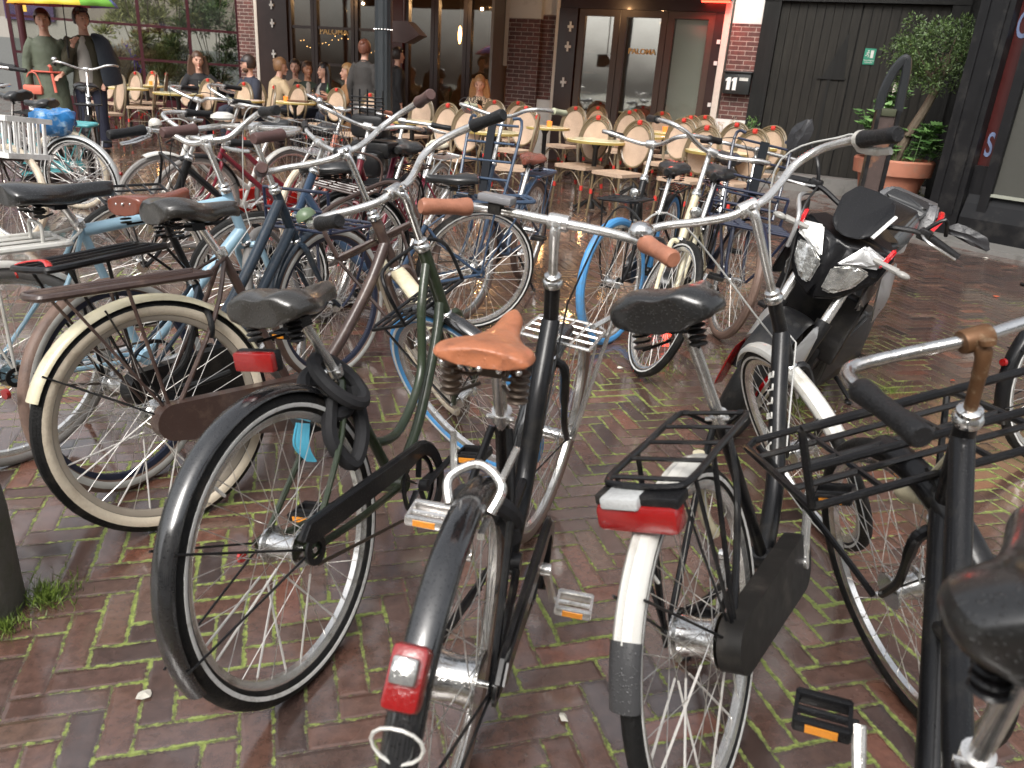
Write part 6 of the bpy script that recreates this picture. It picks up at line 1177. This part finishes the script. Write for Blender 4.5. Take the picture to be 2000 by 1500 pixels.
q = MB(); q.tube(sm([(.0, .12, 1.45), (.08, .22, 1.36), (.10, .27, 1.1), (.08, .30, .88)], 4), [.05, .07, .09, .10, .11, .12, .12, .13, .13, .135, .14, .14, .13], 12, flat=.45); oc_ = obj('draped_coat', q, mat('dark blue coat', (.018, .024, .034), rough=.7, bump=.4), pm_)
# umbrella
hw_ = Matrix.Rotation(R(282), 4, 'Z') @ (HUMB*1.03); ux, uy, uz = x_+hw_.x, y_+hw_.y, hw_.z
um = thing('umbrella', 'rainbow coloured umbrella held open above the couple at the top left', 'umbrella', (ux+.07, uy-.02, 0), (R(2), R(-2), 0))
m, t, b_ = newmat('rainbow canopy'); L = t.links.new; tc = t.nodes.new('ShaderNodeTexCoord'); sp = t.nodes.new('ShaderNodeSeparateXYZ'); L(tc.outputs['Object'], sp.inputs[0]); at2 = t.nodes.new('ShaderNodeMath'); at2.operation = 'ARCTAN2'; L(sp.outputs[1], at2.inputs[0]); L(sp.outputs[0], at2.inputs[1]); mr = N(t, 'MapRange'); L(at2.outputs[0], mr.inputs[0]); mr.inputs[1].default_value = -PI; mr.inputs[2].default_value = PI; cr = t.nodes.new('ShaderNodeValToRGB'); cr.color_ramp.interpolation = 'CONSTANT'; L(mr.outputs[0], cr.inputs[0])
cols = [(.6, .18, .04), (.72, .40, .04), (.7, .55, .05), (.18, .45, .06), (.1, .15, .4), (.2, .08, .35), (.4, .04, .1), (.5, .06, .03)]
e = cr.color_ramp.elements; e[0].color = (*cols[0], 1); e[1].position = .125; e[1].color = (*cols[1], 1)
for i in range(2, 8): el_ = e.new(i/8); el_.color = (*cols[i], 1)
L(cr.outputs[0], b_.inputs['Base Color']); b_.inputs['Roughness'].default_value = .5; b_.inputs['Subsurface Weight'].default_value = 0; b_.inputs['Transmission Weight'].default_value = .0
vs = []; fs = []; n = 48; UR = .62; UZ = uz+.43
for i in range(9):
    q = i/8
    for j in range(n): a = 2*PI*j/n; sc2 = 1-.10*(1-abs(math.cos(a*4)))*q*q; vs.append((UR*math.sin(q*1.25)/math.sin(1.25)*math.cos(a)*sc2, UR*math.sin(q*1.25)/math.sin(1.25)*math.sin(a)*sc2, UZ+.26*(math.cos(q*1.25)-math.cos(1.25))/(1-math.cos(1.25))+.03*(1-sc2)))
for i in range(8):
    for j in range(n): fs.append((i*n+j, i*n+(j+1) % n, (i+1)*n+(j+1) % n, (i+1)*n+j))
cn = obj('canopy', MB().add(vs, fs), m, um); sd = cn.modifiers.new('s', 'SOLIDIFY'); sd.thickness = .002
obj('shaft', MB().rod((-.07, .02, uz-.1), (0, 0, UZ+.3), .006, 8), PLAST, um); obj('handle', MB().tube(sm([(-.07, .02, uz-.02), (-.078, .02, uz-.16)], 3), .014, 8), PLAST, um)
q = MB()
for j in range(8): a = 2*PI*j/8; q.tube(sm([(0, 0, UZ+.25), (UR*.55*math.cos(a), UR*.55*math.sin(a), UZ+.17), (UR*math.cos(a), UR*math.sin(a), UZ)], 4), .003, 4)
obj('ribs', q, PLAST, um)
x_, y_ = gp(712, 120, 12.6); person('standing person seen from behind in a long grey coat left of the lamp post', (x_, y_), 75, 'stand', hair=((.14, .05, .03), 'bun'), top=(.035, .032, .03), coat=.70, bottom=(.1, .09, .085), skirt=1, sc_=.98)
x_, y_ = gp(776, 130, 13.6); person('standing person in black half hidden behind the lamp post', (x_, y_), 20, 'stand', hair=(HD, 'short'), top=(.012, .012, .014), coat=.3, bottom=(.01, .01, .012), female=0, sc_=.95)
def seat(px, d, label, face, **k):
    x_, y_ = gp(px, 160, d); return person(label, (x_, y_), face, 'sit', **k)
seat(390, 13.6, 'seated woman with long brown hair and black sweater by the glass screen', 290, hair=(HB, 'long'), top=(.01, .01, .012), hr=(.32, -.15, .80), hl=(.30, .30, .85), turn=10, sc_=1.05, lean=4)
seat(492, 13.0, 'seated man with navy cap, beard and dark blue sweater looking left', 228, hair=(HD, 'cap'), top=(.022, .026, .042), hr=(.34, -.12, .80), hl=(.32, .1, .8), turn=-28, female=0, sc_=1.05, skin=SKIN, lean=3)
seat(535, 13.8, 'seated woman with blonde bun and cream teddy coat turned to the group', 40, hair=((.25, .13, .06), 'bun'), top=(.50, .38, .24), hr=(.36, -.12, .84), hl=(.36, .1, .82), turn=-30, sc_=1.05, lean=10)
seat(578, 14.4, 'seated laughing woman with dark hair and beige top in the group', 268, hair=(HD, 'mid'), top=(.38, .27, .18), hr=(.3, -.1, .8), hl=(.3, .1, .8), sc_=1.04, turn=4)
seat(601, 14.3, 'seated young man in a dark green jacket over a pale shirt', 290, hair=(HB, 'short'), top=(.03, .045, .035), shirt=(.35, .3, .26), hr=(.34, -.1, .80), hl=(.34, .1, .8), female=0, sc_=1.02, turn=14, skin=SKIN2)
seat(634, 13.9, 'seated woman with long black hair and black leather jacket facing left', 222, hair=((.012, .008, .008), 'long'), top=(.014, .013, .015), shirt=(.3, .28, .26), hr=(.34, -.1, .82), hl=(.34, .1, .82), sc_=1.02)
seat(680, 13.4, 'seated woman with long blonde hair and tan coat facing left', 205, hair=(HBL, 'long'), top=(.24, .12, .05), hr=(.32, -.1, .84), hl=(.32, .1, .82), sc_=1.03, coat=.3)
m, t, b_ = newmat('houndstooth check'); tc = t.nodes.new('ShaderNodeTexCoord'); ck = N(t, 'TexChecker', Scale=44.0); t.links.new(tc.outputs['Object'], ck.inputs[0]); ck.inputs[1].default_value = (.62, .5, .36, 1); ck.inputs[2].default_value = (.015, .013, .012, 1); t.links.new(ck.outputs[0], b_.inputs['Base Color']); b_.inputs['Roughness'].default_value = .8
seat(938, 13.0, 'seated woman in a black and white checked jacket looking down at her phone', 268, hair=((.30, .15, .06), 'mid'), topm=m, hr=(.32, -.06, .84), hl=(.32, .06, .84), sc_=1.0, lean=5, nod=16)
x_, y_ = gp(938, 190, 12.66); ph = obj('phone', MB().box((0, 0, 0), (.075, .01, .15), bev=.003), PLAST); ph.location = (x_, y_, .90); ph.rotation_euler = (R(35), 0, R(-5)); tag(ph, 'dark phone held by the woman in the checked jacket', 'phone')

# ================================================================ motorcycle
def hull(pts):
    bm = bmesh.new()
    for p in pts: bm.verts.new(p)
    r_ = bmesh.ops.convex_hull(bm, input=bm.verts); bmesh.ops.delete(bm, geom=[g_ for g_ in r_['geom_interior'] if isinstance(g_, bmesh.types.BMVert)], context='VERTS'); bmesh.ops.bevel(bm, geom=list(bm.edges), offset=.012, segments=3, affect='EDGES', clamp_overlap=True); bm.verts.ensure_lookup_table(); bm.verts.index_update()
    mb = MB(); mb.v = [tuple(v.co) for v in bm.verts]; mb.f = [tuple(v.index for v in f.verts) for f in bm.faces]; bm.free(); return mb
def sy(pts): return pts+[(p[0], -p[1], p[2]) for p in pts if abs(p[1]) > 1e-6]
mo = thing('motorcycle', 'black and white naked motorcycle with red wheels and grey mirrors, leaning on its side stand', 'motorcycle', (1.64, 4.02, 0), (R(-17), 0, R(236))); mo.scale = (.95, .95, .95)
MBK = paint('glossy motorcycle black', (.005, .005, .006), rough=.4, spec=.2, coat=.3, drops=.5); MWH = paint('motorcycle white', (.72, .72, .70), rough=.25, drops=.6); MSI = paint('motorcycle silver', (.42, .42, .42), rough=.3, metal=.4, drops=.6); MRD = paint('motorcycle red', (.55, .01, .015), rough=.25, drops=.3); ENG = mat('engine alloy', (.06, .06, .06), rough=.45, metal=.6, var=.3)
hx = 1.37; ZR = .30
def mwheel(x_, wdt):
    q = MB().lathe([(ZR-.06+.065*math.cos(a)*.92, wdt*math.sin(a)) for a in [2*PI*i/14 for i in range(14)]], (x_, 0, ZR), 'y', 48, closed=True); wo = obj('wheel', q, RUBBER, mo)
    q = MB().lathe([(.225, -.045), (.205, -.04), (.19, -.02), (.19, .02), (.205, .04), (.225, .045)], (x_, 0, ZR), 'y', 40, closed=True)
    for k in range(5):
        a = k*2*PI/5
        for s_ in (-.12, .12): q.tube([(x_+.03*math.cos(a), 0, ZR+.03*math.sin(a)), (x_+.2*math.cos(a+s_), 0, ZR+.2*math.sin(a+s_))], [.018, .011], 6)
    q.lathe([(0, -.05), (.04, -.05), (.04, .05), (0, .05)], (x_, 0, ZR), 'y', 16); obj('rim', q, MRD, wo)
    obj('brake_disc', MB().lathe([(.07, .055), (.13, .055), (.13, .06), (.07, .06)], (x_, 0, ZR), 'y', 36, closed=True), STEEL, wo)
mwheel(0, .07); mwheel(hx, .055)
fa = Vector((hx, 0, ZR)); fd = Vector((-.42, 0, 1)).normalized()
for s_ in (-1, 1):
    lo_ = obj('fork_slider', MB().tube([fa+Vector((0, s_*.10, 0)), fa+fd*.22+Vector((0, s_*.10, 0)), fa+fd*.34+Vector((0, s_*.10, 0))], [.028, .03, .034], 12), PLAST, mo); obj('fork_tube', MB().tube([fa+fd*.33+Vector((0, s_*.10, 0)), fa+fd*.62+Vector((0, s_*.10, 0))], .0205, 12), ALU, mo)
obj('brake_caliper', MB().box((hx-.10, .075, ZR+.12), (.07, .05, .10), bev=.015), GPLAST, mo)
obj('front_mudguard', fender_mb(fa, ZR+.028, 35, 175, .15).add([tuple(v) for v in hull(sy([(hx-.02, .085, ZR+.30), (hx+.10, .075, ZR+.24), (hx-.16, .085, ZR+.26), (hx-.05, .10, ZR+.16), (hx+.02, .09, ZR+.34)])).v], []), PLAST, mo)
for s_ in (-1, 1): obj('fork_guard', hull([(hx-.02, s_*.09, ZR+.31), (hx+.13, s_*.08, ZR+.22), (hx-.13, s_*.09, ZR+.30), (hx-.03, s_*.13, ZR+.10), (hx+.05, s_*.12, ZR+.16), (hx-.02, s_*.12, ZR+.28)]), MSI, mo)
obj('engine', hull(sy([(.45, .19, .20), (.85, .17, .18), (.95, .16, .42), (.78, .2, .6), (.45, .2, .55), (.6, .25, .3), (.7, .24, .45)])), ENG, mo)
obj('radiator', MB().box((1.0, 0, .54), (.06, .38, .34), M=Matrix.Rotation(R(12), 4, 'Y'), bev=.02).box((.95, 0, .34), (.14, .26, .18), bev=.03), PLAST, mo)
obj('frame', MB().tube([(1.08, 0, .86), (.85, .12, .62), (.42, .13, .40), (.35, .12, .3)], .022, 8).tube([(1.08, 0, .86), (.85, -.12, .62), (.42, -.13, .40), (.35, -.12, .3)], .022, 8).tube([(.5, .1, .7), (.05, .09, .78)], .016, 8).tube([(.5, -.1, .7), (.05, -.09, .78)], .016, 8).tube([(.42, .11, .33), (0, .11, ZR)], .024, 8).tube([(.42, -.11, .33), (0, -.11, ZR)], .024, 8), PLAST, mo)
tk = obj('fuel_tank', hull(sy([(1.0, .07, .92), (1.05, .05, .84), (.62, .12, .90), (.58, .08, .74), (.80, .16, .93), (.82, .15, .78), (.85, 0, 1.0), (.65, 0, .96), (1.02, 0, .94)])), MBK, mo)
for s_ in (-1, 1): obj('tank_shroud', hull([(1.12, s_*.16, .84), (1.18, s_*.17, .74), (1.02, s_*.19, .66), (.85, s_*.17, .80), (.90, s_*.17, .90), (1.05, s_*.13, .90), (.98, s_*.15, .60)]), MWH if s_ < 0 else MSI, mo); obj('shroud_trim', hull([(1.08, s_*.195, .80), (1.0, s_*.198, .68), (.97, s_*.196, .70), (1.04, s_*.195, .82)]), MRD, mo)
def hullb(pts): return hull([(p[0]-.06, p[1]*.94, p[2]) for p in pts])
# front cowl with headlamp
cw = obj('headlamp_cowl', hull(sy([(1.28, .0, .68), (1.25, .10, .72), (1.22, .19, .84), (1.15, .20, .95), (1.04, .15, .97), (1.04, .17, .80), (1.26, .03, .93), (1.12, .06, .68), (1.285, .02, .82)])), MBK, mo)
def plate(pts, d=(.022, 0, .004)): return hull(pts+[(p[0]+d[0], p[1]*1.01, p[2]+d[2]) for p in pts])
for s_ in (-1, 1):
    obj('headlamp', plate([(1.272, s_*.025, .735), (1.277, s_*.022, .835), (1.25, s_*.10, .875), (1.228, s_*.155, .865), (1.24, s_*.13, .79), (1.265, s_*.07, .735)]), LENS, cw)
    obj('cowl_panel', plate([(1.275, s_*.03, .85), (1.25, s_*.11, .898), (1.222, s_*.175, .89), (1.19, s_*.18, .93), (1.22, s_*.09, .955)]), MWH if s_ < 0 else MSI, cw)
    obj('cowl_stripe', plate([(1.235, s_*.165, .90), (1.228, s_*.185, .90), (1.175, s_*.195, .975), (1.182, s_*.178, .98)], (.028, 0, .006)), MRD, cw)
    obj('fairing', hull([(1.20, s_*.19, .86), (1.10, s_*.22, .80), (1.02, s_*.24, .62), (.86, s_*.22, .60), (.80, s_*.2, .82), (1.05, s_*.2, .92), (1.0, s_*.25, .74)]), MBK if s_ < 0 else MSI, mo)
obj('side_shroud', hullb([(1.22, -.19, .82), (1.30, -.19, .93), (1.20, -.26, .99), (1.08, -.25, 1.0), (1.05, -.2, .84), (1.12, -.21, .78)]), MBK, cw); obj('shroud_edge', MB().tube(sm([(1.245, -.178, .82), (1.255, -.19, .94), (1.15, -.25, 1.0), (1.02, -.24, 1.005)], 4), .009, 6), MSI, cw)
obj('windscreen', hull(sy([(1.24, .05, .96), (1.20, .085, .985), (1.10, .11, 1.07), (1.05, .08, 1.12), (1.04, .0, 1.125), (1.05, .09, 1.0), (1.25, 0, .95)])), MBK, mo)
obj('screen_stripe', MB().tube([(1.215, .09, .985), (1.11, .115, 1.075)], .008, 6, flat=.5), MWH, mo)
q = MB(); q.tube(sm([(1.02, -.36, 1.02), (1.06, -.22, 1.05), (1.08, -.08, 1.02), (1.08, .08, 1.02), (1.06, .22, 1.05), (1.02, .36, 1.02)], 5), .011, 8); obj('handlebar', q, PLAST, mo)
for s_ in (-1, 1):
    obj('grip', MB().tube([(1.045, s_*.26, 1.045), (1.01, s_*.38, 1.015)], .018, 10), GRIPB, mo); obj('lever', MB().tube(sm([(1.07, s_*.23, 1.045), (1.12, s_*.27, 1.04), (1.09, s_*.38, 1.02)], 4), .006, 6), ALU, mo); obj('switch_block', MB().box((1.05, s_*.235, 1.05), (.04, .05, .045), bev=.008), PLAST, mo)
    tp_ = Vector((.99, s_*.40, 1.20)) if s_ < 0 else Vector((1.0, .36, 1.10)); mr_ = obj('mirror', hull([tp_+Vector(v) for v in [(.0, -.01, -.11), (-.01, s_*.06, -.055), (.0, s_*.055, .02), (.0, -s_*.01, .09), (.0, -s_*.055, .03), (.0, -s_*.05, -.06), (.035, 0, .0)]] if s_ < 0 else [tp_+Vector(v) for v in [(0, -.11, -.02), (0, .10, -.035), (0, .12, .0), (0, .07, .04), (0, -.05, .045), (.03, 0, 0), (-.01, .0, .02)]]), mat('dark mirror plastic', (.03, .03, .033), rough=.4, drops=.6), mo)
    obj('mirror_arm', MB().tube(sm([(1.06, s_*.22, 1.05), (1.05, s_*.27, 1.13), tp_+Vector((.0, -s_*.06, -.03))], 4), .008, 8), PLAST, mr_)
    obj('turn_signal', MB().tube([(1.24, s_*.14, .92), (1.25, s_*.24, .92)], [.010, .014], 8).ball((1.26, s_*.26, .92), (.018, .03, .014), 10, 8), mat('smoked lens', (.3, .29, .27), rough=.2), mo); obj('foot_peg', MB().box((.55, s_*.26, .33), (.05, .11, .025), bev=.008), PLAST, mo); obj('lever_pedal', MB().tube([(.58, s_*.2, .3), (.72, s_*.23, .29)], .009, 6), ALU, mo)
obj('brake_guard', hull([(hx-.05, -.13, ZR-.12), (hx+.12, -.13, ZR-.08), (hx+.10, -.13, ZR+.12), (hx-.06, -.13, ZR+.14), (hx, -.16, ZR)]), MRD, mo)
obj("ignition", MB().lathe([(0, 0), (.02, 0), (.02, .05), (0, .05)], (1.10, 0, .98), 'z', 12), ALU, mo)
obj('seat', hull(sy([(.62, .09, .84), (.45, .13, .80), (.25, .14, .84), (.2, .10, .90), (-.05, .09, .98), (-.16, .05, .98), (-.1, .1, .92), (.3, .08, .86), (.6, 0, .88)])), VINYL, mo)
obj('backrest_pad', hull(sy([(.06, .11, .90), (.02, .12, .98), (-.06, .10, 1.02), (-.12, .08, .94), (.08, .07, .89)])), VINYL, mo)
obj('top_case', hull(sy([(-.05, .15, .86), (-.08, .17, .94), (-.14, .14, 1.0), (-.34, .12, .99), (-.40, .13, .90), (-.36, .11, .84)])), mat('grey plastic case', (.1, .1, .105), rough=.35, drops=.8), mo)
obj('tail_trim', MB().tube([(-.03, .165, .87), (-.12, .18, .95), (-.3, .155, .96)], .016, 6, flat=.5), MRD, mo)
obj('tail_unit', hull(sy([(.3, .12, .78), (.1, .13, .76), (-.18, .07, .92), (-.2, .04, .88), (.1, .1, .86), (.35, .11, .84)])), MWH, mo)
obj('exhaust', MB().tube(sm([(.95, -.1, .3), (.7, -.14, .2), (.4, -.17, .24), (.15, -.2, .36), (-.1, -.21, .46)], 4), [.02]*9+[.03, .04, .045, .048, .05, .05, .05, .048], 12), ENG, mo)
obj('side_stand', MB().tube([(.55, .13, .22), (.58, .31, .02+.31*math.sin(R(19))*.0+.105)], .011, 8).ball((.58, .315, .11), (.025, .02, .008)), PLAST, mo)
obj('brake_hose', MB().tube(sm([(1.06, -.22, 1.05), (1.2, -.2, .95), (1.26, -.12, .7), (hx-.02, -.1, .5), (hx, -.08, .36)], 5), .005, 6), CABLE, mo)
